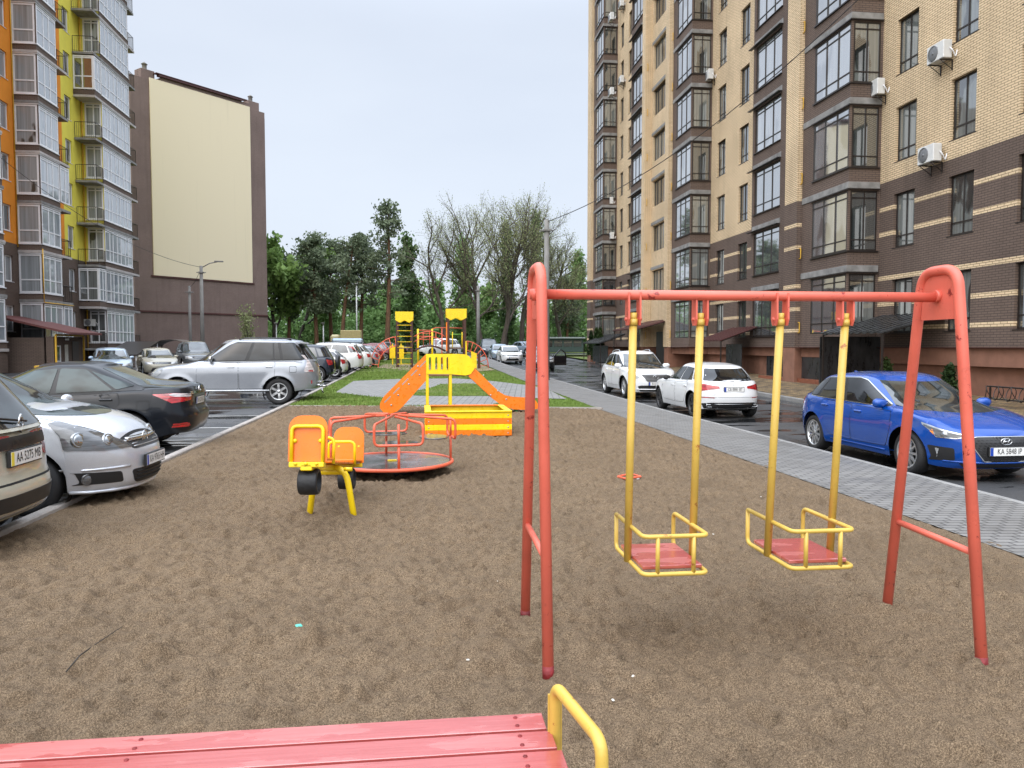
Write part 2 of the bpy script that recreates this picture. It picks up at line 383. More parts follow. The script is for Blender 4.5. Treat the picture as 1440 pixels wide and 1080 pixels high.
# ---- grass blades
def inside(P, x, y):
    c = np.zeros(len(x), bool); n = len(P)
    for i in range(n):
        (x1, y1), (x2, y2) = P[i], P[(i+1) % n]
        k = (y1 > y) != (y2 > y)
        with np.errstate(divide='ignore', invalid='ignore'): c ^= k & (x < (x2-x1)*(y-y1)/(y2-y1)+x1)
    return c
def grass_mat():
    m = NM('grass_blade'); v = m.geo()
    c = m.ramp(m.noise(v, .9, 5, .7), [(.3, (.10, .165, .030)), (.55, (.165, .25, .050)), (.75, (.27, .29, .10))])
    m.set(col=c, rough=.6, spec=.3); m.p.inputs['Subsurface Weight'].default_value = 0; return m.mat
def build_grass():
    N = 150000; y = 20+70*RNG.random(N)**2.6; x = -3.58+8.36*RNG.random(N)
    ok = (y > 21.78-.2*(x+3.6)) & (~inside(RING, x, y) | inside(OVAL, x, y)) & (x < 4.78-.003*np.clip(y-25, 0, 99)-.03)
    wf = np.array([noise.noise((a*.5, b*.5, 3)) for a, b in zip(x, y)]); ok &= (wf+RNG.random(N)*.55 > -.12)
    ok &= ~((y > 44) & (y < 57) & (RNG.random(N) < .75))
    x = x[ok]; y = y[ok]; n = len(x); z = np.interp(y, [20, 30, 40, 54, 75, 100], [0, .06, .15, .32, .72, .95])-.015-.05*np.clip((x-3)/1.8, 0, 1)
    a = RNG.random(n)*6.283; hh = (.025+.045*RNG.random(n))*(1+y/110); wd = (.006+.006*RNG.random(n))*(1+y/25); ln = .04*RNG.random(n)
    b = RNG.random(n)*6.283
    V = np.empty((n, 3, 3)); V[:, 0] = np.stack([x-np.cos(a)*wd, y-np.sin(a)*wd, z], 1); V[:, 1] = np.stack([x+np.cos(a)*wd, y+np.sin(a)*wd, z], 1)
    V[:, 2] = np.stack([x+np.cos(b)*ln, y+np.sin(b)*ln, z+hh], 1)
    o = np_mesh('grass', V.reshape(-1, 3), np.arange(3*n).reshape(-1, 3), grass_mat())
    tag(o, 'short green lawn grass around the paved path behind the slide', 'grass', kind='stuff')
build_grass()
# painted bay lines on the parking
white_line = plain('road_paint', (.55, .55, .53, 1), .5, var=.3, scale=8)
b = MB()
for yy in (10.9, 13.9, 16.6, 19.4, 22.1, 25.2): b.add([(-8.8, yy, -.054), (-3.9, yy, -.054), (-3.9, yy+.10, -.054), (-8.8, yy+.10, -.054)], [(0, 1, 2, 3)])
o = b.build('parking_lines', white_line); o['kind'] = 'structure'
# ================================================================== BUILDINGS
def brick_mat(name, kind):
    """facing brick. kind: yellow / brown / zoned (brown with pale courses below 7.53 m, yellow above)"""
    m = NM(name); g = m.n('NewGeometry'); sep = m.n('SeparateXYZ'); m.l(g.outputs['Position'], sep.inputs[0])
    u = m.math('ADD', sep.outputs[0], sep.outputs[1]); cmb = m.n('CombineXYZ'); m.l(u, cmb.inputs[0]); m.l(sep.outputs[2], cmb.inputs[1])
    q = m.n('TexBrick', Scale=1.0)
    q.inputs['Mortar Size'].default_value = .0095; q.inputs['Mortar Smooth'].default_value = .1; q.inputs['Brick Width'].default_value = .26; q.inputs['Row Height'].default_value = .0765
    q.inputs['Color1'].default_value = (1, 1, 1, 1); q.inputs['Color2'].default_value = (.82, .82, .82, 1); q.inputs['Mortar'].default_value = (0, 0, 0, 1)
    m.l(cmb.outputs[0], q.inputs['Vector'])
    Y, YM = (.78, .60, .385, 1), (.22, .155, .085, 1); B, BM = (.162, .116, .092, 1), (.07, .053, .045, 1)
    fac = q.outputs['Fac']; z = sep.outputs[2]
    def band(z0, z1): return m.math('MULTIPLY', m.math('GREATER_THAN', z, z0), m.math('LESS_THAN', z, z1))
    if kind == 'yellow': sel = None; c = Y; mo = YM
    elif kind == 'brown': c = B; mo = BM
    elif kind == 'gable': c = (.235, .170, .150, 1); mo = (.12, .09, .08, 1)
    else:
        sel = m.math('GREATER_THAN', z, 7.53)
        for zc in (6.57, 5.68, 4.10, 3.17, 2.29): sel = m.math('ADD', sel, band(zc-.078, zc+.078))
        c = m.mix(sel, B, Y); mo = m.mix(sel, BM, YM)
    tint = m.mix(.55, c, q.outputs['Color'], 'MULTIPLY')
    n1 = m.noise(g.outputs['Position'], .35, 5, .6); st = m.noise(m.map(g.outputs['Position'], (2.5, 2.5, .18)), 1.0, 4, .6)
    col = m.mix(fac, tint, mo)
    col = m.mix(1.0, col, m.ramp(n1, [(.3, (.80,)*3), (.7, (1.05,)*3)]), 'MULTIPLY')
    col = m.mix(1.0, col, m.ramp(st, [(.30, (.88,)*3), (.50, (1.0,)*3)]), 'MULTIPLY')
    m.set(col=col, rough=.82, spec=.3); m.bump(m.math('SUBTRACT', 1.0, fac), .35, .008); return m.mat
BR_Y = brick_mat('yellow_brick', 'yellow'); BR_B = brick_mat('brown_brick', 'brown'); BR_Z = brick_mat('zoned_brick', 'zoned'); BR_G = brick_mat('gable_brick', 'gable')
CONC = plain('facade_concrete', (.22, .215, .205, 1), .85, var=.35, scale=3, bump=.3, bscale=30)
FRAME_D = plain('dark_frame', (.020, .015, .013, 1), .35); FRAME_W = plain('white_frame', (.74, .74, .75, 1), .35, var=.06)
FLASH = plain('oxide_flashing', (.07, .022, .020, 1), .4, var=.2)
def pane_mat(name, room, curtain, amount, refl=1.75):
    """window glazing: a dark room or curtains behind a reflective pane; pale room tones paint in sky reflection"""
    m = NM(name); oi = m.n('ObjectInfo'); g = m.geo()
    off = m.n('CombineXYZ'); m.l(m.math('MULTIPLY', oi.outputs['Random'], 57.0), off.inputs[0])
    v = m.n('VectorMath', operation='ADD'); m.l(g, v.inputs[0]); m.l(off.outputs[0], v.inputs[1])
    fold_shade = m.noise(m.map(v.outputs[0], (7, 7, .12)), 1.6, 3, .5); blob = m.noise(m.map(v.outputs[0], (1.1, 1.1, .5)), .9, 3, .5)
    cur = m.ramp(fold_shade, [(.3, shade(curtain, .55)), (.7, curtain)])  # shade of the curtain folds painted in as darker vertical stripes
    k = m.ramp(blob, [(.52-amount*.2, (0, 0, 0)), (.56-amount*.2, (1, 1, 1))])
    on = m.math('GREATER_THAN', oi.outputs['Random'], 1-amount)
    c = m.mix(m.math('MULTIPLY', k, m.math('ADD', m.math('MULTIPLY', on, .7), .3)), room, cur)
    m.set(col=c, rough=.03, ior=refl, spec=.5, coat=.0)
    m.bump(m.noise(m.map(g, (.7, .7, .7)), .9, 2), .05, .05); return m.mat
GL_D = pane_mat('glazing', (.020, .024, .024, 1), (.20, .22, .21, 1), .65, 3.1)
GL_W = pane_mat('glazing_pale', (.10, .11, .115, 1), (.34, .35, .36, 1), .7, 2.6)  # room tone lifted to paint some sky reflection into the colour
GL_S = pane_mat('glazing_coated', (.05, .056, .06, 1), (.30, .32, .33, 1), .55, 7.0)
GL_L = pane_mat('glazing_left', (.055, .055, .05, 1), (.34, .365, .375, 1), .8, 1.6)
GL_BAY = pane_mat('glazing_bay', (.28, .31, .34, 1), (.46, .49, .52, 1), .6, 3.0)  # pale glass colour stands in for the sky reflected in the panes

def window_mesh(w_, h, cols, rows, fr, post=.055, depth=.07):
    """frame seen from outside: local x along the wall, y into the wall, z up; origin bottom centre"""
    f = MB(); p = MB()
    xs = [0.0]+[sum(cols[:i+1])/sum(cols)*w_ for i in range(len(cols))]; zs = [0.0]+[sum(rows[:i+1])/sum(rows)*h for i in range(len(rows))]
    for i, x in enumerate(xs):
        k = post if i in (0, len(xs)-1) else post*.8
        x_ = min(max(x, k/2), w_-k/2); f.box(x_-k/2-w_/2, x_+k/2-w_/2, 0, depth, 0, h)
    for j, z in enumerate(zs):
        k = post if j in (0, len(zs)-1) else post*.8
        z_ = min(max(z, k/2), h-k/2)
        for a, b in zip(xs, xs[1:]): f.box(a+post*.35-w_/2, b-post*.35-w_/2, .004, depth-.004, z_-k/2, z_+k/2)
    p.box(-w_/2+.02, w_/2-.02, .03, .045, .02, h-.02)
    return f, p
WCACHE = {}
def put_window(parent, p, ang, w_, h, cols, rows, fm, gm, name='window', sill=None, sillw=.06, post=.055, label=None):
    """p: bottom centre on the wall plane, ang: rotation that turns local -y outward"""
    key = (round(w_, 2), round(h, 2), tuple(cols), tuple(rows), fm.name, gm.name, post)
    if key not in WCACHE:
        f, g = window_mesh(w_, h, cols, rows, fm, post); fo = f.build(name, fm, parent); go = g.build('pane', gm, fo); so = None
        if sill:
            s = MB(); s.box(-w_/2-.05, w_/2+.05, -.06-sillw, .0, -.035, -.004); so = s.build('sill', sill, fo)
        WCACHE[key] = (fo.data, go.data, so.data if so else None)
    else:
        d = WCACHE[key]; fo = bpy.data.objects.new(name, d[0]); COL.objects.link(fo); fo.parent = parent
        go = bpy.data.objects.new('pane', d[1]); COL.objects.link(go); go.parent = fo
        if d[2]: so = bpy.data.objects.new('sill', d[2]); COL.objects.link(so); so.parent = fo
    fo.location = p; fo.rotation_euler = (0, 0, ang)
    if label: fo['label'] = label
    return fo
def wall_panel(mb, p0, p1, z0, z1, holes, m=0, reveal=.14, mr=None):
    """vertical wall from plan point p0 to p1 (outside on the right-hand side of travel ... normal = left turn) with rectangular holes (s0,s1,z0,z1) and reveals"""
    a = Vector((p0[0], p0[1], 0)); b = Vector((p1[0], p1[1], 0)); L = (b-a).length; d = (b-a)/L; nin = INWARD(d)
    us = sorted({0.0, L, *[h[0] for h in holes], *[h[1] for h in holes]}); zs = sorted({z0, z1, *[min(max(h[2], z0), z1) for h in holes], *[min(max(h[3], z0), z1) for h in holes]})
    P = lambda s, z, q=0.0: tuple(a+d*s+nin*q+Vector((0, 0, z)))
    for s0, s1 in zip(us, us[1:]):
        run = None
        for q0, q1 in zip(zs, zs[1:]):
            cs, cz = (s0+s1)/2, (q0+q1)/2
            hole = any(h[0] < cs < h[1] and h[2] < cz < h[3] for h in holes)
            if not hole: run = (run[0], q1) if run else (q0, q1)
            if hole and run: mb.add([P(s0, run[0]), P(s1, run[0]), P(s1, run[1]), P(s0, run[1])], [(0, 1, 2, 3)], m); run = None
        if run: mb.add([P(s0, run[0]), P(s1, run[0]), P(s1, run[1]), P(s0, run[1])], [(0, 1, 2, 3)], m)
    mr = m if mr is None else mr
    for s0, s1, q0, q1 in holes:
        for A, B in (((s0, q0), (s1, q0)), ((s1, q0), (s1, q1)), ((s1, q1), (s0, q1)), ((s0, q1), (s0, q0))):
            mb.add([P(*A), P(*B), P(*B, reveal), P(*A, reveal)], [(0, 1, 2, 3)], mr)

# ------------------------------------------------------------------ right: brick apartment house
INWARD = lambda d: Vector((d.y, -d.x, 0))           # facade walked towards +Y, inside on +X
rbuild = thing('apartment_building', 'tall yellow and brown brick apartment building along the right side of the street', 'building', (16.66, 40, 0))
rbuild_o = Vector((16.66, 40, 0))
XM, XB = 16.66, 15.44; ZT = 39.0; ZB = 1.62; FH = 3.0
mb = MB()
def LP(p): return (p[0]-16.66, p[1]-40)
wins = []
def zvis(Y): return 1.65+487*(Y*1.0+2)/1080+1.2       # top of what the photo shows at this distance
def floors(sill, h, Y, z0=0):
    o = []; z = sill
    while z < zvis(Y): o.append((z, z+h)); z += FH
    return o
def seg(p0, p1, mat_i, cols=(), zb=ZB, reveal=.14):
    holes = []; L = math.dist(p0, p1)
    for (s0, s1, sill, h, kind) in cols:
        Y = p0[1]+(p1[1]-p0[1])*(s0+s1)/2/L
        for (z0, z1) in floors(sill, h, Y):
            holes.append((s0, s1, z0, z1)); wins.append((p0, p1, s0, s1, z0, z1, kind))
    wall_panel(mb, LP(p0), LP(p1), zb, ZT, holes, mat_i, reveal)
# material slots: 0 zoned 1 brown 2 yellow
def at_(y0, a, b): return (a-y0, b-y0)
SILL = 2.13; SB = 2.13; HW = 1.87; HB = 2.16
seg((XM, 10), (XM, 26.43), 0, [(7.4, 9.9, SILL, HW, 'n3'), (11.64, 12.76, SILL, HW, 'n2'), (14.45, 15.60, SILL, HW, 'n2')])
seg((XM, 26.43), (XB, 26.43), 1, [(.10, 1.14, SB, HB, 'side')], reveal=.04)
seg((XB, 26.43), (XB, 29.84), 1, [(.06, 2.57, SB, HB, 'front')], reveal=.04)
seg((XB, 29.84), (15.23, 29.84), 0); seg((15.23, 29.84), (15.23, 30.9), 0); seg((15.23, 30.9), (16.5, 30.9), 0)
seg((16.5, 30.9), (16.5, 37.0), 1, [(3.1, 5.85, SB, 2.1, 'n3f')], reveal=.08)
seg((16.5, 37.0), (XM, 37.0), 1); seg((XM, 37.0), (XM, 42.86), 0, [(.86, 2.0, SILL, HW, 'n2'), (3.84, 5.0, SILL, HW, 'n2')])
seg((XM, 42.86), (XB, 42.86), 1, [(.10, 1.14, SB, HB, 'side')], reveal=.04)
seg((XB, 42.86), (XB, 46.1), 1, [(.06, 2.55, SB, HB, 'front')], reveal=.04)
seg((XB, 46.1), (15.18, 46.1), 2); seg((15.18, 46.1), (15.18, 46.8), 2); seg((15.18, 46.8), (15.7, 46.8), 2)
seg((15.7, 46.8), (15.7, 51.25), 2, [(1.5, 4.2, 5.0, 1.75, 'stair')], reveal=.2)
seg((15.7, 51.25), (15.2, 51.25), 2); seg((15.2, 51.25), (15.2, 51.9), 2); seg((15.2, 51.9), (16.5, 51.9), 2)
seg((16.5, 51.9), (16.5, 59.3), 1, [(4.4, 7.15, SB, 2.1, 'n3f')], reveal=.08)
seg((16.5, 59.3), (XM, 59.3), 1); seg((XM, 59.3), (XM, 64.15), 0, [(.4, 1.4, SILL, HW, 'n2'), (2.9, 3.9, SILL, HW, 'n2')])
seg((XM, 64.15), (XB, 64.15), 1, [(.10, 1.14, SB, HB, 'side')], reveal=.04)
seg((XB, 64.15), (XB, 67.6), 1, [(.06, 2.75, SB, HB, 'front')], reveal=.04)
seg((XB, 67.6), (15.2, 67.6), 0); seg((15.2, 67.6), (15.2, 69), 0); seg((15.2, 69), (30, 69), 0); seg((30, 69), (30, 10), 2); seg((30, 10), (XM, 10), 2)
mb.add([(-1.5, -30, ZT), (13.4, -30, ZT), (13.4, 29, ZT), (-1.5, 29, ZT)], [(0, 1, 2, 3)], 2)
mb.build('wall', [BR_Z, BR_B, BR_Y], rbuild)
for (p0, p1, s0, s1, z0, z1, kind) in wins:
    d = Vector((p1[0]-p0[0], p1[1]-p0[1])).normalized(); sc = (s0+s1)/2; w_ = s1-s0; h = z1-z0
    nin = INWARD(Vector((d.x, d.y, 0))); dep = {'side': .005, 'front': .005, 'n3f': .05, 'stair': .16}.get(kind, .11)
    c = (p0[0]+d.x*sc-16.66+nin.x*dep, p0[1]+d.y*sc-40+nin.y*dep, z0)
    cols, rows, nm, gm, sl_ = {'n2': ((1, 1), (.27, 1), 'window', GL_D, FRAME_D), 'n3': ((1, 1, 1), (.27, 1), 'window', GL_D, FRAME_D), 'side': ((1, .95), (.26, 1, .17), 'bay_side_window', GL_D, None),
        'front': ((1, 1, 1), (.26, 1, .17), 'bay_window', GL_S, None), 'n3f': ((1, 1, 1), (.3, 1, .17), 'loggia_window', GL_S, FRAME_D), 'stair': ((.8, 1, 1, .8), (1,), 'stairwell_window', GL_D, FRAME_D)}[kind]
    ang = math.atan2(nin.y, nin.x)-math.pi/2
    put_window(rbuild, c, ang, w_-.004, h-.004, cols, rows, FRAME_D, gm, nm, sl_)
# concrete slab bands wrapping the bays, lintels over loggia and stairwell windows
def slab(x0, x1, y0, y1, z0, z1, name='slab_band', m=CONC):
    o = MB(); o.rbox(x0-16.66, x1-16.66, y0-40, y1-40, z0, z1, .008); o.build(name, m, rbuild)
for (y0, y1) in ((26.43, 29.80), (42.86, 46.05), (64.15, 67.55)):
    z = 4.36
    while z < zvis(y1):
        slab(XB-.035, XM-.02, y0-.035, y1, z, z+.235)
        o = MB(); o.box(XB-.09-16.66, XB-.03-16.66, y0-.09-40, y0+2.65-40, z-.045, z-.006); o.box(XB-.028-16.66, XM-.04-16.66, y0-.09-40, y0-.03-40, z-.045, z-.006); o.build('drip_edge', FRAME_D, rbuild)
        o = MB(); o.box(XB-.06-16.66, XB-.003-16.66, y0-.06-40, y0+2.62-40, z+.72, z+.765); o.box(XB-.002-16.66, XM-.04-16.66, y0-.06-40, y0-.003-40, z+.72, z+.765); o.build('sill_strip', FRAME_D, rbuild)
        z += FH
for (y0, y1) in ((33.9, 36.9), (56.2, 59.2)):
    z = 4.32
    while z < zvis(y1):
        slab(16.5-.02, 16.5+.1, y0, y1, z, z+.25, 'lintel'); o = MB(); o.box(16.5-.20-16.66, 16.5-.021-16.66, y0-40, y1+.35-40, z-.03, z-.002); o.build('drip_edge', FRAME_D, rbuild); z += FH
z = 6.80
while z < zvis(51): slab(15.7-.03, 15.7+.1, 48.0, 51.2, z, z+.20, 'lintel'); z += FH
# base: plaster plinth, flashing ledge, panels
plaster = plain('salmon_plaster', (.24, .115, .075, 1), .9, var=.2, scale=2.5, bump=.5, bscale=50)
blackp = NM('black_panel'); _v = blackp.co(); _n = blackp.noise(blackp.map(_v, (3, 3, 1)), 1.2, 6, .7)
blackp.set(col=blackp.ramp(_n, [(.4, (.012, .013, .014)), (.7, (.05, .052, .055))]), rough=blackp.ramp(_n, [(.3, (.18,)*3), (.7, (.45,)*3)])); blackp = blackp.mat
b = MB()
b.box(.14, 13, -30, 28.9, -.5, 1.60)
for y0, y1 in ((29.84, 30.9), (46.1, 46.8), (51.25, 51.9), (67.6, 69)): b.box(15.25-16.66, .10, y0+.02-40, y1-.02-40, -.5, 1.6)
b.box(-.10, .139, 10-40, 26.43-40, 1.05, 1.60); b.box(-1.16, .139, 26.43-40, 29.8-40, 1.22, 1.60); b.box(-.10, .139, 31-40, 42.8-40, 1.20, 1.60); b.box(-1.16, .139, 42.9-40, 46-40, 1.2, 1.6); b.box(-.10, .139, 52-40, 64.1-40, 1.2, 1.6)
b.box(-1.16, .139, 64.2-40, 67.5-40, -.5, 1.6)
b.build('plinth', plaster, rbuild)
b = MB()
for x, y0, y1 in ((-.22, 10, 26.3), (-1.42, 26.28, 29.82), (-.34, 30.95, 42.7), (-1.42, 42.7, 46.05), (-.34, 52, 64), (-1.42, 64, 67.55)): b.box(x, .0, y0-40, y1-40, 1.60, 1.618)
b.build('ledge_flashing', FLASH, rbuild)
b = MB()
b.box(-1.15, -1.12, 26.5-40, 29.75-40, .12, 1.21); b.box(-.05, .13, 30.95-40, 33.5-40, .1, 1.19); b.box(-.05, .13, 33.6-40, 35.3-40, .1, 1.19)
b.build('black_shutter', blackp, rbuild)
b = MB(); b.box(-1.28, -1.17, 26.45-40, 33.5-40, -.3, .34); b.build('low_wall', plain('terracotta_tile', (.22, .075, .04, 1), .5, var=.3, scale=9, bump=.3, bscale=12), rbuild)
def canopy(name, lab, x0, x1, y0, y1, z_wall, z_out, rib=True, screen=None, m=FLASH):
    o = MB(); n = max(3, int((y1-y0)/.2))
    for i in range(n):
        ya, yb_ = y0+(y1-y0)*i/n, y0+(y1-y0)*(i+1)/n; k = .03 if i % 2 else 0
        o.add([(x0-16.66, ya-40, z_out+k), (x0-16.66, yb_-40, z_out+k), (x1-16.66, yb_-40, z_wall+k), (x1-16.66, ya-40, z_wall+k), (x0-16.66, ya-40, z_out+k-.05), (x0-16.66, yb_-40, z_out+k-.05), (x1-16.66, yb_-40, z_wall+k-.05), (x1-16.66, ya-40, z_wall+k-.05)],
              [(0, 3, 2, 1), (4, 5, 6, 7), (0, 1, 5, 4), (1, 2, 6, 5), (2, 3, 7, 6), (3, 0, 4, 7)])
    c = o.build(name, m, rbuild); c['label'] = lab
    for y in (y0+.08, y1-.08):
        p = MB(); p.box(x0+.08-16.66, x0+.13-16.66, y-.025-40, y+.025-40, -.2, z_out); p.tube([(x0+.1-16.66, y-40, z_out-.06), (x1-.02-16.66, y-40, z_wall-.08)], .025, 6); p.build('post', FRAME_D, c)
    if screen:
        s = MB(); s.box(*screen); s.build('side_screen', blackp, c)
    return c
canopy('canopy', 'dark red ribbed canopy on thin posts over a basement stair', 14.6, 16.5, 36.2, 39.4, 2.62, 1.95, m=FLASH, screen=(-.9, -.86, 36.3-40, 38.2-40, 0, 1.75))
canopy('canopy', 'large black canopy over a basement shop entrance with black side screen', 14.2, 16.6, 22.3, 26.0, 2.75, 2.1, m=blackp, screen=(-2.4, -.1, 26.05-40, 26.09-40, .0, 2.0))
canopy('canopy', 'dark canopy over the stairwell entrance between yellow pilasters', 13.4, 15.6, 46.4, 52.6, 3.35, 2.75, m=FLASH)
canopy('canopy', 'low dark canopy by the far corner bay', 13.4, 15.4, 56.5, 62.5, 2.6, 1.9, m=blackp, screen=(-2.5, -2.46, 57-40, 62-40, .4, 1.7))
b = MB(); b.box(15.62-16.66, 15.69-16.66, 47.9-40, 49.6-40, .25, 2.6); b.build('entrance_door', FRAME_D, rbuild)
gas = painted('gas_pipe_yellow', srgb(214, 168, 52), .45)
b = MB(); 
for y in (29.86, 46.12, 51.27):
    for k_ in range(7): b.tube(bend([(15.36-16.66, y-40, 2.2+3*k_), (15.36-16.66, y-.14-40, 2.2+3*k_), (15.36-16.66, y-.14-40, 2.62+3*k_), (15.36-16.66, y-40, 2.62+3*k_)], .05), .02, 6)
b.build('gas_pipe', gas, rbuild)
dark_hole = M_('dark', lambda: darkm) if 'darkm' in globals() else FRAME_D
# ---- air conditioners
ACW = plain('white_casing', (.62, .62, .60, 1), .4, var=.08); GRILL = plain('fan_grille', (.16, .165, .17, 1), .5)
def aircon(x, y, z, ang, lab, big=1.0, group='air conditioners on the brick facade'):
    t = thing('air_conditioner', lab, 'air conditioner', (x, y, z), ang, group)   # local: +y into the wall, x along it
    o = MB(); o.rbox(-.40*big, .40*big, -.42, -.12, 0, .56*big, .02); o.build('casing', ACW, t)
    g = MB(); g.lathe([(0, -.425), (.215*big, -.425), (.225*big, -.418)], 22, (-.10*big, 0, .28*big), 'y'); g.lathe([(.225*big, -.44), (.245*big, -.43), (.245*big, -.415)], 22, (-.10*big, 0, .28*big), 'y'); g.lathe([(0, -.435), (.05, -.43), (.05, -.42)], 10, (-.10*big, 0, .28*big), 'y')
    g.build('fan_grille', GRILL, t)
    for sx in (-.27, .27):
        b_ = MB(); b_.box(sx-.018, sx+.018, -.44, 0, -.035, -.004); b_.box(sx-.018, sx+.018, -.03, 0, -.34, -.036); b_.tube([(sx, -.42, -.03), (sx, -.015, -.30)], .013, 6); b_.build('bracket', FRAME_D, t)
    h = MB(); h.tube(bend([(.42*big, -.22, .3), (.50*big, -.18, .2), (.46*big, -.05, .0), (.46*big, .0, .22)], .06), .018, 8); h.build('hose', FRAME_W, t)
def ac_at(px, py, X, lab, big=1.0, ang=None):
    r = _ray(px, py); t = X/r.x; aircon(X, r.y*t, EYE+r.z*t-.28, -math.pi/2 if ang is None else ang, lab, big)
# facade faces -X: local -y must map to -X  => rotate by -90 deg
for px, py, X, lab in ((1332, 75, XM, 'air conditioner with round fan below the top window near the right edge'), (1240, 126, XM, 'air conditioner left of a tall window high on the yellow brick, beside the nearest bay'), (1318, 218, XM, 'air conditioner with a hanging hose where yellow brick meets brown'),
        (1003, 107, XM, 'air conditioner right of the middle bay stack'), (878, 113, XM, 'air conditioner between narrow windows left of the yellow pilaster'), (864, 130, 15.44, 'double-width air conditioner at the corner of the far bay stack, middle one'),
        (864, 25, 15.44, 'air conditioner at the corner of the far bay stack, second from the top'), (878, 6, XM, 'air conditioner at the top edge of the view above the far bays'), (862, 234, XM-.2, 'air conditioner below the fifth glazed bay of the far stack'),
        (863, 283, XM-.2, 'upper of two close air conditioners low on the far bay stack'), (864, 332, XM-.2, 'lower of two close air conditioners low on the far bay stack')):
    ac_at(px, py, X-.0, lab)

# ------------------------------------------------------------------ left: yellow and orange apartment house
INWARD = lambda d: Vector((-d.y, d.x, 0))
stO = plain('orange_render', srgb(226, 140, 40), .9, var=.10, scale=.8, bump=.2, bscale=60); stY = plain('yellow_render', srgb(226, 213, 84), .9, var=.10, scale=.8, bump=.2, bscale=60)
lbuild = thing('apartment_building', 'yellow and orange apartment building with stacked white glazed bays on the left', 'building', (-23.9, 56, 0))
XW, XF = -23.9, -22.5; LH = 2.95; LZ = 33.5
mb = MB(); lw = []
def LQ(p): return (p[0]+23.9, p[1]-56)
def lseg(p0, p1, mat_i, cols=(), zb=.2, zt=LZ, reveal=.1):
    holes = []; L = math.dist(p0, p1)
    for (s0, s1, sill, h, kind) in cols:
        z = sill
        while z+h < LZ:
            holes.append((s0, s1, z, z+h)) if zb <= z < zt else None
            if zb <= z < zt: lw.append((p0, p1, s0, s1, z, z+h, kind))
            z += LH
    wall_panel(mb, LQ(p0), LQ(p1), zb, zt, holes, mat_i, reveal)
def two(p0, p1, top, cols=()):
    lseg(p0, p1, 2, cols, .2, 7.75); lseg(p0, p1, top, cols, 7.75, LZ)
# slots 0 orange 1 yellow 2 brown brick 3 white panel
LS = 1.92; GH = 2.32
two((XF, 40.5), (XF, 45.3), 2, [(.1, 4.7, LS, GH, 'f4')]); two((XF, 45.3), (XW, 45.3), 2)
two((XW, 45.3), (XW, 49.6), 0, [(2.75, 3.75, LS+.6, 1.55, 'w1')])
two((XW, 49.6), (XF, 49.6), 2, [(.06, 1.34, LS, GH, 's2')]); two((XF, 49.6), (XF, 52.15), 2, [(.06, 2.5, LS, GH, 'f3')]); two((XF, 52.15), (XW, 52.15), 2)
two((XW, 52.15), (XW, 55.9), 0); two((XW, 55.9), (XW, 59.0), 1, [(.5, 1.5, LS+.6, 1.55, 'w1')])
two((XW, 59.0), (XF, 59.0), 1, [(.25, 1.36, LS, GH, 'd2')]); two((XF, 59.0), (XF, 64.4), 2, [(.06, 5.34, LS, GH, 'f7')]); two((XF, 64.4), (XW, 64.4), 2)
two((XW, 64.4), (XW, 67), 1); two((XW, 67), (-40, 67), 1); two((-40, 67), (-40, 36), 1); two((-40, 36), (XW, 36), 1); two((XW, 36), (XW, 40.5), 0); two((XW, 40.5), (XF, 40.5), 2)
mb.add([(-16.1, -20, LZ), (0, -20, LZ), (0, 11, LZ), (-16.1, 11, LZ)], [(0, 1, 2, 3)], 1)
mb.build('wall', [stO, stY, BR_B], lbuild)
for (p0, p1, s0, s1, z0, z1, kind) in lw:
    d = Vector((p1[0]-p0[0], p1[1]-p0[1])).normalized(); sc = (s0+s1)/2; w_ = s1-s0; h = z1-z0
    nin = INWARD(Vector((d.x, d.y, 0))); dep = {'w1': .09}.get(kind, -.01)
    c = (p0[0]+d.x*sc+23.9+nin.x*dep, p0[1]+d.y*sc-56+nin.y*dep, z0); ang = math.atan2(nin.y, nin.x)-math.pi/2
    cols, rows, nm, gm = {'w1': ((.45, 1), (1,), 'window', GL_W), 's2': ((1,), (.46, .9), 'bay_side_window', GL_L), 'd2': ((1, .9), (.7, 1, .2), 'balcony_door', GL_L), 'f3': ((1, .8, 1), (.6, 1, .13), 'bay_window', GL_BAY), 'f4': ((1, 1, 1, 1), (.6, 1, .13), 'bay_window', GL_BAY), 'f7': ((1, .7, 1, .8, 1, .7, 1), (.6, 1, .13), 'bay_window', GL_BAY)}[kind]
    put_window(lbuild, c, ang, w_-.004, h-.004, cols, rows, FRAME_W, gm, nm, FRAME_W if kind == 'w1' else None, post=.10 if kind in ('s2', 'd2') else .085)
BEIGE = plain('slab_fascia', (.42, .39, .37, 1), .8, var=.2, scale=3)
rail_m = FRAME_D
def lb(name, m, boxes, lab=None):
    o = MB()
    for bx in boxes: o.rbox(bx[0]+23.9, bx[1]+23.9, bx[2]-56, bx[3]-56, bx[4], bx[5], .006)
    q = o.build(name, m, lbuild)
    if lab: q['label'] = lab
    return q
def railing(pts, z0, h, m=rail_m, gap=.12):
    o = MB(); P = [Vector((x+23.9, y-56, 0)) for x, y in pts]
    for a, b in zip(P, P[1:]):
        L = (b-a).length; n = max(2, int(L/gap)); Z = lambda z: Vector((0, 0, z))
        o.tube([a+Z(z0+h), b+Z(z0+h)], .022, 4, smooth=False); o.tube([a+Z(z0+.08), b+Z(z0+.08)], .015, 4, smooth=False)
        for i in range(n+1):
            p = a+(b-a)*(i/n); k = .02 if i in (0, n) else .009; o.tube([p+Z(z0), p+Z(z0+h)], k, 4, smooth=False)
    return o.build('railing', m, lbuild)
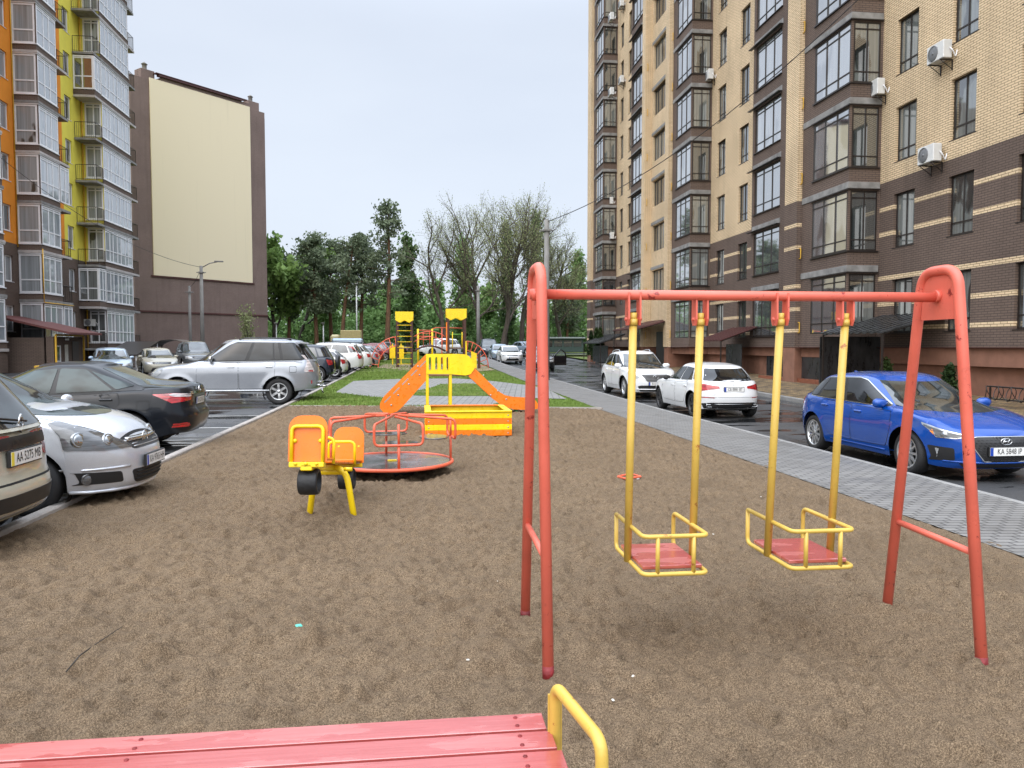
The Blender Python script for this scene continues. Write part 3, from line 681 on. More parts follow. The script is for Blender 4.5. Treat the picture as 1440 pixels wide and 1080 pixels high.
for k in range(11):
    zf = LS+LH*k                                     # glazing bottom of this floor
    for (y0, y1, ye) in ((40.5, 45.3, 45.34), (49.6, 52.15, 53.45), (59.0, 64.4, 65.6)):
        if zf > LZ-3: continue
        lb('bay_slab', CONC if k % 2 else BEIGE, [(XW+.05, XF+.07, y0-.07, ye, zf-.56, zf-.40)])
        lb('white_sill', FRAME_W, [(XW+.05, XF+.05, y0-.05, y1+.02, zf-.06, zf-.012)])
        lb('white_head', FRAME_W, [(XW+.05, XF+.045, y0-.045, y1+.02, zf+GH+.012, zf+GH+.13)])
    if k not in (0, 3): railing([(XW+.1, 53.40), (XF, 53.40), (XF, 52.2)], zf-.40, 1.05)
    railing([(XW+.1, 65.55), (XF, 65.55), (XF, 64.45)], zf-.40, 1.05)
    if k in (0, 3):                                  # fully glazed bays on these floors
        fo = put_window(lbuild, (XF+.02+23.9, 52.83-56, zf), math.pi/2, 1.22, GH, (1, .8), (.6, 1, .13), FRAME_W, GL_BAY, 'bay_window', None, post=.085)
    if k not in (1, 6):                              # open balconies before the yellow side door
        lb('balcony_slab', CONC, [(XW+.02, XF+.05, 57.75, 58.92, zf-.56, zf-.40)])
        railing([(XW+.05, 57.8), (XF, 57.8), (XF, 58.95)], zf-.40, 1.08)
    else:
        lb('balcony_slab', BEIGE, [(XW+.02, XF+.06, 57.75, 58.92, zf-.56, zf-.40)])
        lb('balcony_parapet', BR_B, [(XW+.02, XF+.04, 57.77, 58.92, zf-.395, zf-.07)])
        put_window(lbuild, (-23.2+23.9, 57.80-56, zf), 0, 1.34, GH, (1, 1.2), (.7, 1, .13), FRAME_W, GL_D, 'bay_side_window', None, post=.10)
        put_window(lbuild, (XF+.03+23.9, 58.38-56, zf), math.pi/2, 1.1, GH, (1, .8), (.6, 1, .13), FRAME_W, GL_BAY, 'bay_window', None, post=.085)
# pale panelled sides, entrance, canopy, gas pipes
lb('entrance_block', BR_B, [(XW, -21.2, 46.6, 49.2, -.2, 2.15)])
canopy_l = MB(); canopy_l.add([(-.2+.3, 46.1-56, 3.45), (4.3, 46.1-56, 2.45), (4.3, 50.6-56, 2.45), (.1, 50.6-56, 3.45), (.1, 46.1-56, 3.33), (4.3, 46.1-56, 2.33), (4.3, 50.6-56, 2.33), (.1, 50.6-56, 3.33)], [(0, 1, 2, 3), (7, 6, 5, 4), (0, 4, 5, 1), (1, 5, 6, 2), (2, 6, 7, 3), (3, 7, 4, 0)])
c_ = canopy_l.build('canopy', plain('oxide_roof', (.11, .032, .028, 1), .6, var=.25), lbuild); c_['label'] = 'sloping oxide red entrance canopy'
lb('entrance_wall', BR_B, [(-21.0, -20.6, 46.4, 50.2, -.2, 2.2)])
b = MB(); b.rbox(-21.0+.5+23.9-.12, -21.0+.5+23.9-.06, 48.7-56, 49.6-56, -.1, 1.95, .01); b.build('entrance_door', plain('brown_door', (.035, .024, .02, 1), .5), lbuild)
put_window(lbuild, (-20.56+23.9, 46.9-56, .75), math.pi/2, .6, .95, (1,), (1,), FRAME_W, GL_D, 'window', None, post=.08)
b = MB(); b.box(-20.59+23.9, -20.57+23.9, 47.75-56, 48.15-56, .75, 1.75); b.build('notice_board', plain('paper', (.55, .55, .50, 1), .7, var=.3, scale=20), lbuild)
b = MB(); b.rbox(-20.59+23.9, -20.52+23.9, 47.8-56, 48.2-56, 2.0, 2.12, .01); b.build('lamp', FRAME_W, lbuild)
b = MB(); zz = 7.75
b.tube(bend([(XW+.06+23.9, 49.55-56, 7.6), (XW+.06+23.9, 49.5-56, LZ-.5)], .1), .035, 8)
b.tube(bend([(-20.5+23.9, 44-56, .55), (-20.5+23.9, 46.45-56, .55), (-20.5+23.9, 46.45-56, 2.3), (-20.5+23.9, 50.1-56, 2.3), (-20.5+23.9, 50.1-56, .3)], .15), .06, 8)
b.tube(bend([(XF+.06+23.9, 49.6-56, 4.3), (XF+.06+23.9, 53.5-56, 4.3)], .1), .03, 8); b.tube([(XF+.05+23.9, 49.55-56, 7.5), (XF+.05+23.9, 49.55-56, 4.3)], .03, 8)
b.tube([(XW+.1+23.9, 58.9-56, 1), (XW+.1+23.9, 58.9-56, LZ-2)], .05, 8)
b.build('gas_pipe', gas, lbuild)
lb('plinth', plaster, [(-22.9, -22.55, 59.1, 64.3, -.2, 1.3)]); lb('basement_opening', FRAME_D, [(-22.8, -22.6, 49.7, 53, -.3, .9)])
t = thing('basement_canopy', 'dark canopy over basement steps beside the pale blue car', 'canopy', (-20.8, 53.5, 0))
b = MB(); b.add([(0, 0, 1.1), (0, 4.4, 2.0), (2.2, 4.4, 2.0), (2.2, 0, 1.1), (0, 0, 1.04), (0, 4.4, 1.94), (2.2, 4.4, 1.94), (2.2, 0, 1.04)], [(0, 1, 2, 3), (4, 7, 6, 5), (0, 4, 5, 1), (1, 5, 6, 2), (2, 6, 7, 3), (3, 7, 4, 0)]); b.build('roof', FRAME_D, t)
for q_ in ((.05, .1, 4.3, 4.35, -.3, 1.95), (2.1, 2.15, 4.3, 4.35, -.3, 1.95), (2.1, 2.15, .1, .15, -.3, 1.1)): MB().box(*q_).build('post', FRAME_W, t)
aircon(XF-1.05, 58.95, 3.1, 0, 'air conditioner by the lowest balcony door of the yellow building', .9, 'air conditioner on the yellow building')

# ------------------------------------------------------------------ brown gable end building, turned to the street
gb = thing('apartment_building', 'brown brick apartment building with blank pale yellow gable panel', 'building', (0, 0, 0))
DB = 88.0; _c = Vector((0, 0, 0))
def cam_at(px, py, d): v = _ray(px, py); return Vector((v.x*d, v.y*d, EYE+v.z*d))
pr = cam_at(377, 480, 88.0); pl = cam_at(194, 480, 75.6); gd = (pl-pr); gd.z = 0; GW = gd.length; gd.normalize(); ht = cam_at(373, 145, 88).z
gb.location = (pr.x, pr.y, 0); gb.rotation_euler = (0, 0, math.atan2(-gd.y, -gd.x))
# local: +x runs from far left end (x=-GW) to right corner (0); +y inward
def gx(px):                                             # position along the gable of an image column
    r = _ray(px, 487); n = Vector((-gd.y, gd.x, 0)); t = pr.to_2d().dot(n.to_2d())/r.to_2d().dot(n.to_2d()); q = r*t; return -(Vector((q.x, q.y, 0))-Vector((pr.x, pr.y, 0))).dot(gd), t
def gz(px, py): s, t = gx(px); return EYE+_ray(px, py).z*t
P0, P1 = gx(218)[0], gx(356)[0]; ht -= 1.0; zt = (gz(218, 116)+gz(355, 155))/2; zb = gz(222, 387); zb2 = gz(357, 399); zb = (zb+zb2)/2
WG = GW+.2
b = MB(); b.box(-WG, 0, 0, 14, -1, ht-1.2, 0); b.box(-WG+3.2, -2.0, -.02, 13, ht-1.2, ht, 0); b.box(-WG, 0, .02, .5, ht-1.2, ht-.5, 0); b.build('wall', BR_G, gb)
pale = NM('pale_render'); _v = pale.co(); _s = pale.noise(pale.map(_v, (1.6, 1.6, .06)), 1, 4, .6)
pale.set(col=pale.mix(1, (.71, .625, .45, 1), pale.ramp(_s, [(.26, (.94,)*3), (.40, (1,)*3)]), 'MULTIPLY'), rough=.9); pale.bump(pale.noise(_v, 30, 3), .2, .01)
b = MB(); b.box(P0, P1, -.12, -.005, zb, zt); b.build('pale_panel', pale.mat, gb)
b = MB(); b.box(P0-.25, P1+.25, -.10, -.022, zb-.16, zb-.004); b.build('panel_sill', FLASH, gb)
b = MB()
for k in range(24):
    x = P0+1.2+(P1-P0-2.4)*k/23; b.box(x-.28, x+.16, -.25, .2, ht+.002, ht+.20)
b.box(P0+.6, P1-.4, -.3, .3, ht+.205, ht+.27); b.build('parapet_trim', FLASH, gb)
for x in (-1.2, -WG+2.0):
    b = MB(); b.rbox(x-.7, x+.7, .3, 1.5, ht-.6, ht+.5, .02); q = b.build('chimney', BR_G, gb); b = MB(); b.lathe([(.22, 0), (.22, .6), (.32, .62), (.05, .85)], 10, (x, .9, ht+.5)); b.build('vent_cap', CONC, q)
b = MB(); b.box(-WG, 0, -.10, -.002, 5.05, 5.2); b.build('plinth_band', FLASH, gb)
# bicycle/bin shelters and low wall in front of the gable
t = thing('shelter', 'curved roof cycle shelter in front of the brown gable', 'shelter', cam_at(238, 487, 66).to_2d().to_3d()+Vector((0, 0, .5)), R(-10))
b = MB(); pts = [(1.75*math.cos(a), 1.0+.75*math.sin(a)) for a in np.linspace(.25, 2.89, 9)]
for (u, v), (u2, v2) in zip(pts, pts[1:]): b.add([(u, 0, v), (u2, 0, v2), (u2, 2, v2), (u, 2, v), (u, 0, v-.06), (u2, 0, v2-.06), (u2, 2, v2-.06), (u, 2, v-.06)], [(0, 1, 2, 3), (7, 6, 5, 4), (0, 4, 5, 1), (3, 2, 6, 7)])
b.build('roof', plain('shelter_roof', (.12, .10, .09, 1), .4), t)
[MB().box(x-.04, x+.04, y, y+.08, -.6, 1.25).build('post', FRAME_D, t) for x in (-1.6, 1.6) for y in (.1, 1.8)]
b = MB(); b.rbox(-1.6, 1.6, 1.5, 1.6, -.5, .55, .01); b.build('back_panel', plain('shelter_panel', (.28, .27, .26, 1), .6), t)
# ================================================================== PLAYGROUND
C_RED = srgb(218, 106, 88); C_YEL = srgb(225, 190, 70); C_ORG = srgb(240, 118, 12); C_YL2 = srgb(244, 206, 10)
red = painted('red_paint', C_RED, .36, chip=.15, dirt=.3, under=(.22, .02, .02, 1))
redo = painted('coral_paint', srgb(220, 98, 68), .34, dirt=.2)
yel = painted('pale_yellow_paint', srgb(204, 172, 80), .36, chip=.05, dirt=.3, under=(.35, .12, .03, 1))
ylw = painted('bright_yellow_paint', srgb(240, 205, 20), .34, dirt=.15)
org = painted('orange_board', srgb(238, 122, 18), .3, dirt=.02)
ybd = painted('yellow_board', srgb(244, 208, 14), .3, dirt=.05)
wood_red = NM('red_plank'); _v = wood_red.co()
_g = wood_red.noise(wood_red.map(_v, (1.2, 26, 26)), 3, 6, .7)
_w = wood_red.noise(wood_red.map(_v, (1, 2.5, 1)), 2.6, 4, .55)
_c = wood_red.ramp(_g, [(.3, srgb(164, 78, 74)), (.6, srgb(182, 98, 94))])
_c = wood_red.mix(wood_red.ramp(wood_red.noise(wood_red.map(_v, (3, 30, 30)), 4, 8, .8), [(.66, (0, 0, 0)), (.72, (.8, .8, .8))]), _c, (.10, .03, .03, 1))
wet_ = wood_red.ramp(_w, [(.50, (0, 0, 0)), (.54, (1, 1, 1))])
_c = wood_red.mix(wet_, wood_red.mix(.35, _c, srgb(150, 40, 36)), _c)
wood_red.set(col=_c, rough=wood_red.mix(wet_, (.08,)*3+(1,), (.36,)*3+(1,)), ior=2.0); wood_red.bump(_g, .25, .004); wood_red = wood_red.mat
rusty = plain('rusty_red', (.17, .012, .014, 1), .6, var=.5, scale=20, bump=.5)
rubber = plain('rubber', (.012, .013, .015, 1), .55, var=.4, scale=14, bump=.4, bscale=40)
bolt = plain('zinc_bolt', (.45, .45, .45, 1), .3, metal=.9)
darkm = plain('dark_metal', (.02, .018, .018, 1), .45)

# ---- swing set
sw = thing('swing_set', 'coral red metal swing set with two yellow tube swings standing in the foreground sand', 'swing set', (1.77, 4.12, 0))
ox, oy = 1.77, 4.12
def L3(x, y, z): return (x-ox, y-oy, z)
mt = MB(); mt.tube([L3(.60, 4.175, 1.935), L3(2.94, 4.03, 1.925)], .0275, 20); 
for xx, yy in ((.63, 4.175), (2.90, 4.03)): mt.tube([L3(xx-.02, yy, 1.932), L3(xx+.02, yy, 1.932)], .033, 20)
mt.build('crossbar', red, sw)
for X, yf, yb_, yt in ((.64, 3.76, 4.65, 4.18), (2.91, 3.60, 4.46, 4.03)):
    a = MB(); path = [(X-ox, yf-oy, -.15), (X-ox, yt-.145-oy, 2.075), (X-ox, yt+.145-oy, 2.075), (X-ox, yb_-oy, -.15)]
    a.tube(bend(path, .105, 8), .0295, 18)
    for y_, yy in ((yf, yt-.145), (yb_, yt+.145)):      # weld sleeve rings
        pass
    fr = a.build('side_frame', red, sw)
    g = MB(); k = .13; y0 = yt-.145-.03-oy; y1 = yt+.145+.03-oy
    g.prism([(y0+.03, 1.80), (y1-.03, 1.80), (y1-.05, 2.05), (y0+.05, 2.05)], X-ox-.006, X-ox+.006, 'x'); g.build('gusset_plate', red, fr, fix=True)
    b_ = MB(); t = (.56+.15)/2.225
    b_.tube([(X-ox, yf-oy+(yt-.145-yf)*t, .555), (X-ox, yb_-oy+(yt+.145-yb_)*t, .575)], .0185, 12); b_.build('brace', red, fr)
    for y_, d in ((yf, (yt-.145-yf)), (yb_, (yt+.145-yb_))):
        t = (-.05+.15)/2.225; t2 = (.03+.15)/2.225
        MB().tube([(X-ox, y_-oy+d*t, -.05), (X-ox, y_-oy+d*t2, .028)], .0305, 18).build('rusty_foot', rusty, fr)
def swing(x0, x1, yb, sy, zs, lab):
    t = (x0+x1)/2
    s = MB()
    for x in (x0, x1):                                   # hangers: bracket ears + pole
        s.tube([L3(x, yb, 1.775), L3(x, sy, zs)], .0215, 16)
        s.tube([L3(x, yb, 1.80), L3(x, yb, 1.765)], .026, 16)
        s.tube([L3(x, yb, 1.835), L3(x, yb, 1.79)], .022, 12)
    hang = s.build('swing', yel, sw); hang['label'] = lab
    for x in (x0, x1):
        e = MB()
        for d in (-.032, .032):
            prof = [(yb-oy-.032, 1.945), (yb-oy-.036, 1.80), (yb-oy-.02, 1.765), (yb-oy+.02, 1.765), (yb-oy+.036, 1.80), (yb-oy+.032, 1.945)]
            e.prism(prof, x-ox+d-.005, x-ox+d+.005, 'x')
        e.tube([L3(x-.048, yb-.0, 1.80), L3(x+.048, yb, 1.80)], .010, 8); e.build('hanger_bracket', red, hang, fix=True)
    hw = (x1-x0)/2-.012; fy, by = sy-.27, sy+.30
    f = MB()
    P = lambda x, y, z: (x-ox, y-oy, z)
    f.tube(bend([P(t-hw, by, zs+.205), P(t-hw, by, zs), P(t-hw, fy, zs-.0), P(t+hw, fy, zs), P(t+hw, by, zs), P(t+hw, by, zs+.205), P(t+hw, fy, zs+.205), P(t-hw, fy, zs+.205), P(t-hw, by, zs+.205)], .045, 6), .0125, 12, closed=False)
    for x in (t-.10, t+.10): f.tube([P(x, fy, zs), P(x, fy, zs+.205)], .012, 10)
    f.build('guard_frame', yel, hang)
    q = MB(); q.rbox(t-hw+.012-ox, t+hw-.012-ox, fy+.05-oy, by-.06-oy, zs+.012, zs+.034, .004); q.build('seat', wood_red, hang)
swing(1.172, 1.555, 4.14, 4.22, .425, 'yellow tube swing nearer the left legs of the frame')
swing(2.00, 2.385, 4.09, 4.20, .435, 'yellow tube swing nearer the right legs of the frame')

# ---- bench at the bottom of the view
bn = thing('bench', 'red painted wooden plank bench with yellow tube armrest at the bottom edge', 'bench', (-.6, 2.2, 0))
for k in range(4):
    y1 = 2.43-.118*k; p = MB(); p.rbox(-1.7, .99+.012*k-.0, y1-.103-2.2, y1-2.2, .412, .452, .002); po = p.build('plank', wood_red, bn)
    for x_ in (-1.5, -.25, .90):
        for dy in (.025, .078): MB().lathe([(0, .0035), (.006, .003), (.0075, 0)], 10, (x_, y1-2.2-dy, .452)).build('screw', rusty, po)
a = MB(); a.tube(bend([(1.012, .10, -.1), (1.012, .10, .60), (1.075, -.25, .60), (1.078, -.27, -.1)], .05, 7), .018, 16); a.build('armrest', yel, bn)
a = MB(); a.prism([(.99, .05), (1.034, .05), (1.034, .57), (.99, .57)], .103, .111, 'y'); a.build('armrest_plate', yel, bn, fix=True)
for x in (-1.5, .9): MB().tube(bend([(x, .19, -.1), (x, .19, .40), (x, -.2, .40), (x, -.2, -.1)], .05), .02, 12).build('leg_frame', yel, bn)

# ---- seesaw with tyre bumpers
ss = thing('seesaw', 'orange and yellow seesaw with tyre bumpers, its near seat raised', 'seesaw', (-.88, 7.72, 0))
def S3(x, y, z): return (x+.88, y-7.72, z)
n0, n1 = Vector(S3(-.965, 6.86, .62)), Vector(S3(-.80, 8.62, .34))
a = MB(); a.tube(bend([S3(-1.12, 7.78, -.2), S3(-1.03, 7.74, .46), S3(-.73, 7.66, .46), S3(-.62, 7.60, -.2)], .17, 8), .031, 14); a.build('stand', ylw, ss)
ax = (n1-n0).normalized(); side = ax.cross(Vector((0, 0, 1))).normalized(); upv = side.cross(ax)
def F(o, s, u, d=0): return o+side*s+upv*u+ax*d
a = MB(); M = Matrix((side, ax, upv)).transposed().to_4x4()
Ln = (n1-n0).length; M.translation = n0
a.rbox(-.05, .05, -.12, Ln+.1, -.06, .0, .008, M=M); a.build('beam', ylw, ss)
a = MB(); a.rbox(-.13, .13, .40, Ln-.30, .006, .03, .006, M=M); a.build('beam_cover', org, ss)
a = MB(); a.tube([F(n0, -.16, -.07, Ln*.5), F(n0, .16, -.07, Ln*.5)], .036, 12); a.tube([F(n0, .16, -.05, Ln*.42), F(n0, .24, -.05, Ln*.42)], .02, 10); a.build('pivot', ylw, ss)
for o, d, lab in ((n0, 1, 'raised near seat, seen from behind'), (n1, -1, 'lowered far seat, seen from the front')):
    seat = MB(); Ms = Matrix((side, ax*d, upv)).transposed().to_4x4(); Ms.translation = o
    seat.rbox(-.15, .15, -.06, .30, .03, .055, .008, M=Ms); so = seat.build('seat', org, ss); so['label'] = lab
    bk = MB(); w_ = .168; h0, h1 = .02, .42
    poly = [(-w_, h0), (w_, h0), (w_, h1-.11)]+[(w_-.11+.11*math.cos(t), h1-.11+.11*math.sin(t)) for t in np.linspace(.2, 1.57, 6)]+[(-w_+.11-.11*math.cos(t), h1-.11+.11*math.sin(t)) for t in np.linspace(1.57, .2, 6)]+[(-w_, h1-.11)]
    bk.prism(poly, -.075, -.055, 'y', M=Ms); bk.build('backrest', org, so, fix=True)
    hd = MB(); yb2 = -.095
    pp = [Ms @ Vector(p) for p in ((-.135, yb2, -.02), (-.135, yb2, .325), (.135, yb2, .325), (.135, yb2, -.02))]
    hd.tube(bend(pp, .05, 6), .0155, 12)
    for sx in (-.11, .11): hd.lathe([(.0, -.02), (.016, -.02), (.019, 0), (.012, .006), (0, .008)], 10, tuple(Ms @ Vector((sx, -.075, .20))), 'y')
    hd.build('backrest_frame', ylw, so)
    gp = MB(); pp = [Ms @ Vector(p) for p in ((-.14, .34, .0), (-.14, .36, .24), (.14, .36, .24), (.14, .34, .0))]; gp.tube(bend(pp, .06, 6), .0155, 12); gp.build('grab_handle', ylw, so)
    pl = MB(); pl.rbox(-.15, .15, -.12, -.03, -.03, .015, .006, M=Ms)
    for sx in (-.09, 0, .09): pl.lathe([(0, -.012), (.014, -.01), (.014, 0)], 8, tuple(Ms @ Vector((sx, -.125, 0))), 'y')
    pl.build('bracket', ylw, so)
    ty = MB(); r0, ww = .115, .085
    ty.lathe([(r0-.03, -ww), (r0-.008, -ww*.98), (r0, -ww*.85), (r0+.003, 0), (r0, ww*.85), (r0-.008, ww*.98), (r0-.03, ww), (r0-.03, -ww)], 30, (0, 0, 0), 'x')
    c_ = Ms @ Vector((0, .02, -.155)); c_ = Vector((c_.x, c_.y, max(c_.z, .10)))
    Mt = Matrix((side, Vector((-side.y, side.x, 0)), Vector((0, 0, 1)))).transposed().to_4x4(); Mt.translation = c_
    ty.v = [tuple(Mt @ Vector(p)) for p in ty.v]; ty.build('tyre_bumper', rubber, ss)

# ---- roundabout
rb = thing('roundabout', 'round spinning merry-go-round with coral tube rails and wet plywood seats', 'merry-go-round', (-.37, 10.3, 0), R(8))
plate = NM('chequer_plate'); _v = plate.co(); _n = plate.noise(_v, 5, 6, .7)
plate.set(col=plate.ramp(_n, [(.35, (.06, .055, .055)), (.55, (.17, .165, .165)), (.75, (.28, .27, .27))]), rough=plate.ramp(plate.noise(_v, 3, 4), [(.4, (.06,)*3), (.6, (.3,)*3)]), metal=.35); plate.bump(plate.noise(_v, 60, 2), .3, .004)
a = MB(); a.lathe([(0, .125), (.80, .125), (.80, .10), (0, .10)], 48, smooth=False); a.build('platform', plate.mat, rb)
a = MB(); a.lathe([(.80+.024*math.cos(t), .118+.024*math.sin(t)) for t in np.linspace(0, 6.283, 11)[:-1]], 48, closed=True); a.build('platform_rim', redo, rb)
a = MB(); a.lathe([(0, -.1), (.3, -.1), (.3, .1), (0, .1)], 20); a.build('hub', darkm, rb)
a = MB(); a.rbox(-.06, .06, -.02, .02, .125, .14, .003); a.build('hub_cap', ylw, rb)
wet_wood = NM('wet_seat'); _v = wet_wood.co()
wet_wood.set(col=wet_wood.ramp(wet_wood.noise(_v, 7, 6, .7), [(.35, (.035, .03, .03)), (.52, (.11, .10, .10)), (.62, (.22, .17, .03))]), rough=.08); wet_wood = wet_wood.mat
for k in range(4):
    an = k*math.pi/2; Mr = Matrix.Rotation(an, 4, 'Z')
    se = MB(); se.lathe([(0, .018), (.20, .018), (.205, .009), (.20, 0), (0, 0)], 26, smooth=False); se.v = [tuple(Mr @ Vector((x*.95+.56, y*1.35, z+.42))) for x, y, z in se.v]
    so = se.build('seat', wet_wood, rb)
    rl = MB(); pp = [Mr @ Vector(p) for p in ((.08, .0, .735), (.80, -.30, .69), (.80, -.30, .43), (.80, .30, .43), (.80, .30, .69), (.22, .02, .735))]
    rl.tube(bend(pp, .07, 6), .0165, 12); 
    rl.tube([Mr @ Vector((.79, 0, .43)), Mr @ Vector((.79, 0, .12))], .017, 12)
    rl.tube([Mr @ Vector((.79, 0, .43)), Mr @ Vector((.79, 0, .69))], .015, 10)
    rl.build('handrail', redo, rb)

# ---- slide with the sandbox standing in front of it
YS = 18.7
def SX(px): return PY(px, 540, YS)[0]
def SZ(py): return PY(640, py, YS)[2]
sl = thing('slide', 'orange and yellow children slide with climbing ramp behind the striped sandbox', 'slide', (SX(634), YS, 0))
def Q(px, py): return (SX(px)-SX(634), SZ(py))
ramp = [Q(599, 499), Q(599, 535)]+[Q(566, 571), Q(558, 578), Q(548, 581), Q(539, 579), Q(534, 573), Q(534, 567), Q(538, 559)]
chute = [Q(667, 517), Q(690, 540), Q(703, 552), Q(714, 558.5), Q(726, 561), Q(752, 562.5), Q(757, 570), Q(756, 576), Q(745, 577.5), Q(722, 576.5), Q(706, 571), Q(694, 562), Q(676, 545), Q(659, 529)]
def slots(poly): return poly
for y_ in (0.0, .62):
    a = MB(); a.prism(ramp, y_-.009, y_+.009, 'y'); rp = a.build('ramp_board', org, sl, fix=True)
    a = MB()
    for i in range(5):                                   # hand slots cut along the upper edge
        t = .10+.2*i; p0 = Vector(Q(599, 503))*(1-t)+Vector(Q(536, 565))*t; d = (Vector(Q(536, 565))-Vector(Q(599, 503))).normalized(); n = Vector((-d.y, d.x))*-1
        if n.y > 0: n = -n
        c = p0+n*.055
        a.prism([tuple(c-d*.11+n*.012), tuple(c+d*.11+n*.012), tuple(c+d*.10-n*.014), tuple(c-d*.10-n*.014)], y_-.0115, y_+.0115, 'y')
    a.build('hand_slot', plain('slot_grey', (.30, .29, .27, 1), .6) if y_ == 0 else MAT.get('slot', darkm), rp, fix=True)
    a = MB(); a.prism(chute, y_-.009, y_+.009, 'y'); a.build('chute_board', org, sl, fix=True)
steel = plain('slide_steel', (.55, .55, .56, 1), .25, metal=.9)
a = MB()
cl = [Q(664, 524), Q(688, 549), Q(704, 562), Q(722, 568), Q(754, 570)]
for (u, v), (u2, v2) in zip(cl, cl[1:]): a.add([(u, .01, v), (u2, .01, v2), (u2, .61, v2), (u, .61, v)], [(0, 1, 2, 3)])
a.build('slide_bed', steel, sl)
a = MB()
for i in range(6):
    t = .1+.16*i; u = Q(599, 520)[0]*(1-t)+Q(545, 570)[0]*t; v = Q(599, 520)[1]*(1-t)+Q(545, 570)[1]*t; a.rbox(u-.06, u+.06, .01, .61, v-.015, v+.01, .004)
a.build('climbing_step', plain('step_wood', (.16, .07, .03, 1), .6), sl)
pan = [Q(599.5, 498), Q(640, 498), Q(655, 498.5), Q(660, 501), Q(664, 507), Q(668, 514), Q(667, 519), Q(662, 526), Q(655, 528), Q(634, 526), Q(599.5, 525.5)]
def holed(poly, holes, y0, y1, mats, name, parent):
    P = [Vector(p) for p in poly]; E = [(i, (i+1) % len(P)) for i in range(len(P))]; allp = list(P)
    for h in holes:
        o = len(allp); allp += [Vector(p) for p in h]; E += [(o+i, o+(i+1) % len(h)) for i in range(len(h))]
    r_ = delaunay_2d_cdt(allp, E, [], 0, 1e-5)
    v2, f2 = r_[0], r_[2]
    def inh(c): return any(inside([tuple(q) for q in h], np.array([c[0]]), np.array([c[1]]))[0] for h in holes)
    def inp(c): return inside([tuple(q) for q in poly], np.array([c[0]]), np.array([c[1]]))[0]
    mb = MB(); keep = []
    for f in f2:
        c = sum((Vector(v2[i]) for i in f), Vector((0, 0)))/len(f)
        if inp(c) and not inh(c): keep.append(f)
    n = len(v2); mb.add([(p.x, y0, p.y) for p in v2]+[(p.x, y1, p.y) for p in v2], [tuple(f) for f in keep]+[tuple(i+n for i in f)[::-1] for f in keep])
    for lp in [poly]+holes:
        k = len(lp); mb.add([(p[0], y0, p[1]) for p in lp]+[(p[0], y1, p[1]) for p in lp], [(i, (i+1) % k, k+(i+1) % k, k+i) for i in range(k)])
    return mb.build(name, mats, parent, fix=True)
def slot(cx, z0, z1, w_=.034):
    r_ = w_; return [(cx+r_*math.cos(t), z1-r_+r_*math.sin(t)) for t in np.linspace(0, math.pi, 7)]+[(cx-r_*math.cos(t), z0+r_-r_*math.sin(t)) for t in np.linspace(0, math.pi, 7)]
for y_ in (-.022, .642):
    hs = [slot(Q(px, 510)[0], Q(0, 521)[1], Q(0, 502)[1]) for px in (605, 614, 622, 630)]
    holed(pan, hs, y_-.008, y_+.008, ybd, 'side_panel', sl)
a = MB()
for px, pb in ((601, 586), (633.5, 576)):
    for y_ in (.03, .59): a.tube([(Q(px, 500)[0], y_, -.2), (Q(px, 500)[0], y_, Q(0, 500)[1])], .04, 12)
pb_ = a; 
for px in (601, 633.5):
    for y_ in (.03, .59): MB().rbox(Q(px, 0)[0]-.035, Q(px, 0)[0]+.035, y_-.035, y_+.035, -.2, Q(0, 500)[1], .008).build('post', ylw, sl)
MB().rbox(Q(599, 0)[0], Q(660, 0)[0], .0, .62, Q(0, 529)[1], Q(0, 527)[1], .005).build('platform', plain('deck', (.2, .1, .05, 1), .6), sl)
gp0 = painted('green_paint', srgb(40, 150, 80), .4)
for y_ in (.12, .5): MB().tube([(Q(727.5, 0)[0], y_, -.2), (Q(727.5, 0)[0], y_, Q(0, 570)[1])], .028, 10).build('chute_leg', gp0, sl)
a = MB()
for px, py in ((560, 555), (575, 540), (590, 527), (588, 515), (550, 569), (680, 528), (700, 550), (690, 556), (712, 562)):
    u, v = Q(px, py); a.lathe([(0, -.012), (.02, -.008), (.022, 0)], 8, (u, -.009, v), 'y')
a.build('bolt_cap', bolt, sl)

sbx = thing('sandbox', 'low square sandbox striped yellow and orange with dark wet sand inside', 'sandbox', (.89, 14.05, 0))
strips = [(.0, .105, 'o'), (.108, .215, 'y'), (.218, .32, 'o'), (.323, .44, 'y')]
for y_, z_ in ((0, 0), (1.5, 0)):
    for z0, z1, k in strips: MB().rbox(-.77, .77, y_, y_+.03, z0, z1, .006).build('board', org if k == 'o' else ybd, sbx)
for x_ in (-.80, .77):
    for z0, z1, k in strips: MB().rbox(x_, x_+.03, 0, 1.53, z0, z1, .006).build('board', org if k == 'o' else ybd, sbx)
for y0, y1 in ((-.03, .09), (1.44, 1.56)): MB().rbox(-.80, .80, y0, y1, .443, .465, .005).build('rim_board', ybd if y0 < 0 else org, sbx)
for x0, x1 in ((-.80, -.68), (.68, .80)): MB().rbox(x0, x1, .093, 1.437, .443, .465, .005).build('rim_board', ybd, sbx)
a = MB(); a.box(-.76, .76, .04, 1.49, -.05, .33); a.build('sand_fill', MAT['sand'], sbx)
a = MB()
for z in (.05, .16, .27, .38): 
    for x in (-.73, .73): a.lathe([(0, -.008), (.012, -.006), (.013, 0)], 8, (x, 0, z), 'y')
a.build('bolt_cap', bolt, sbx)

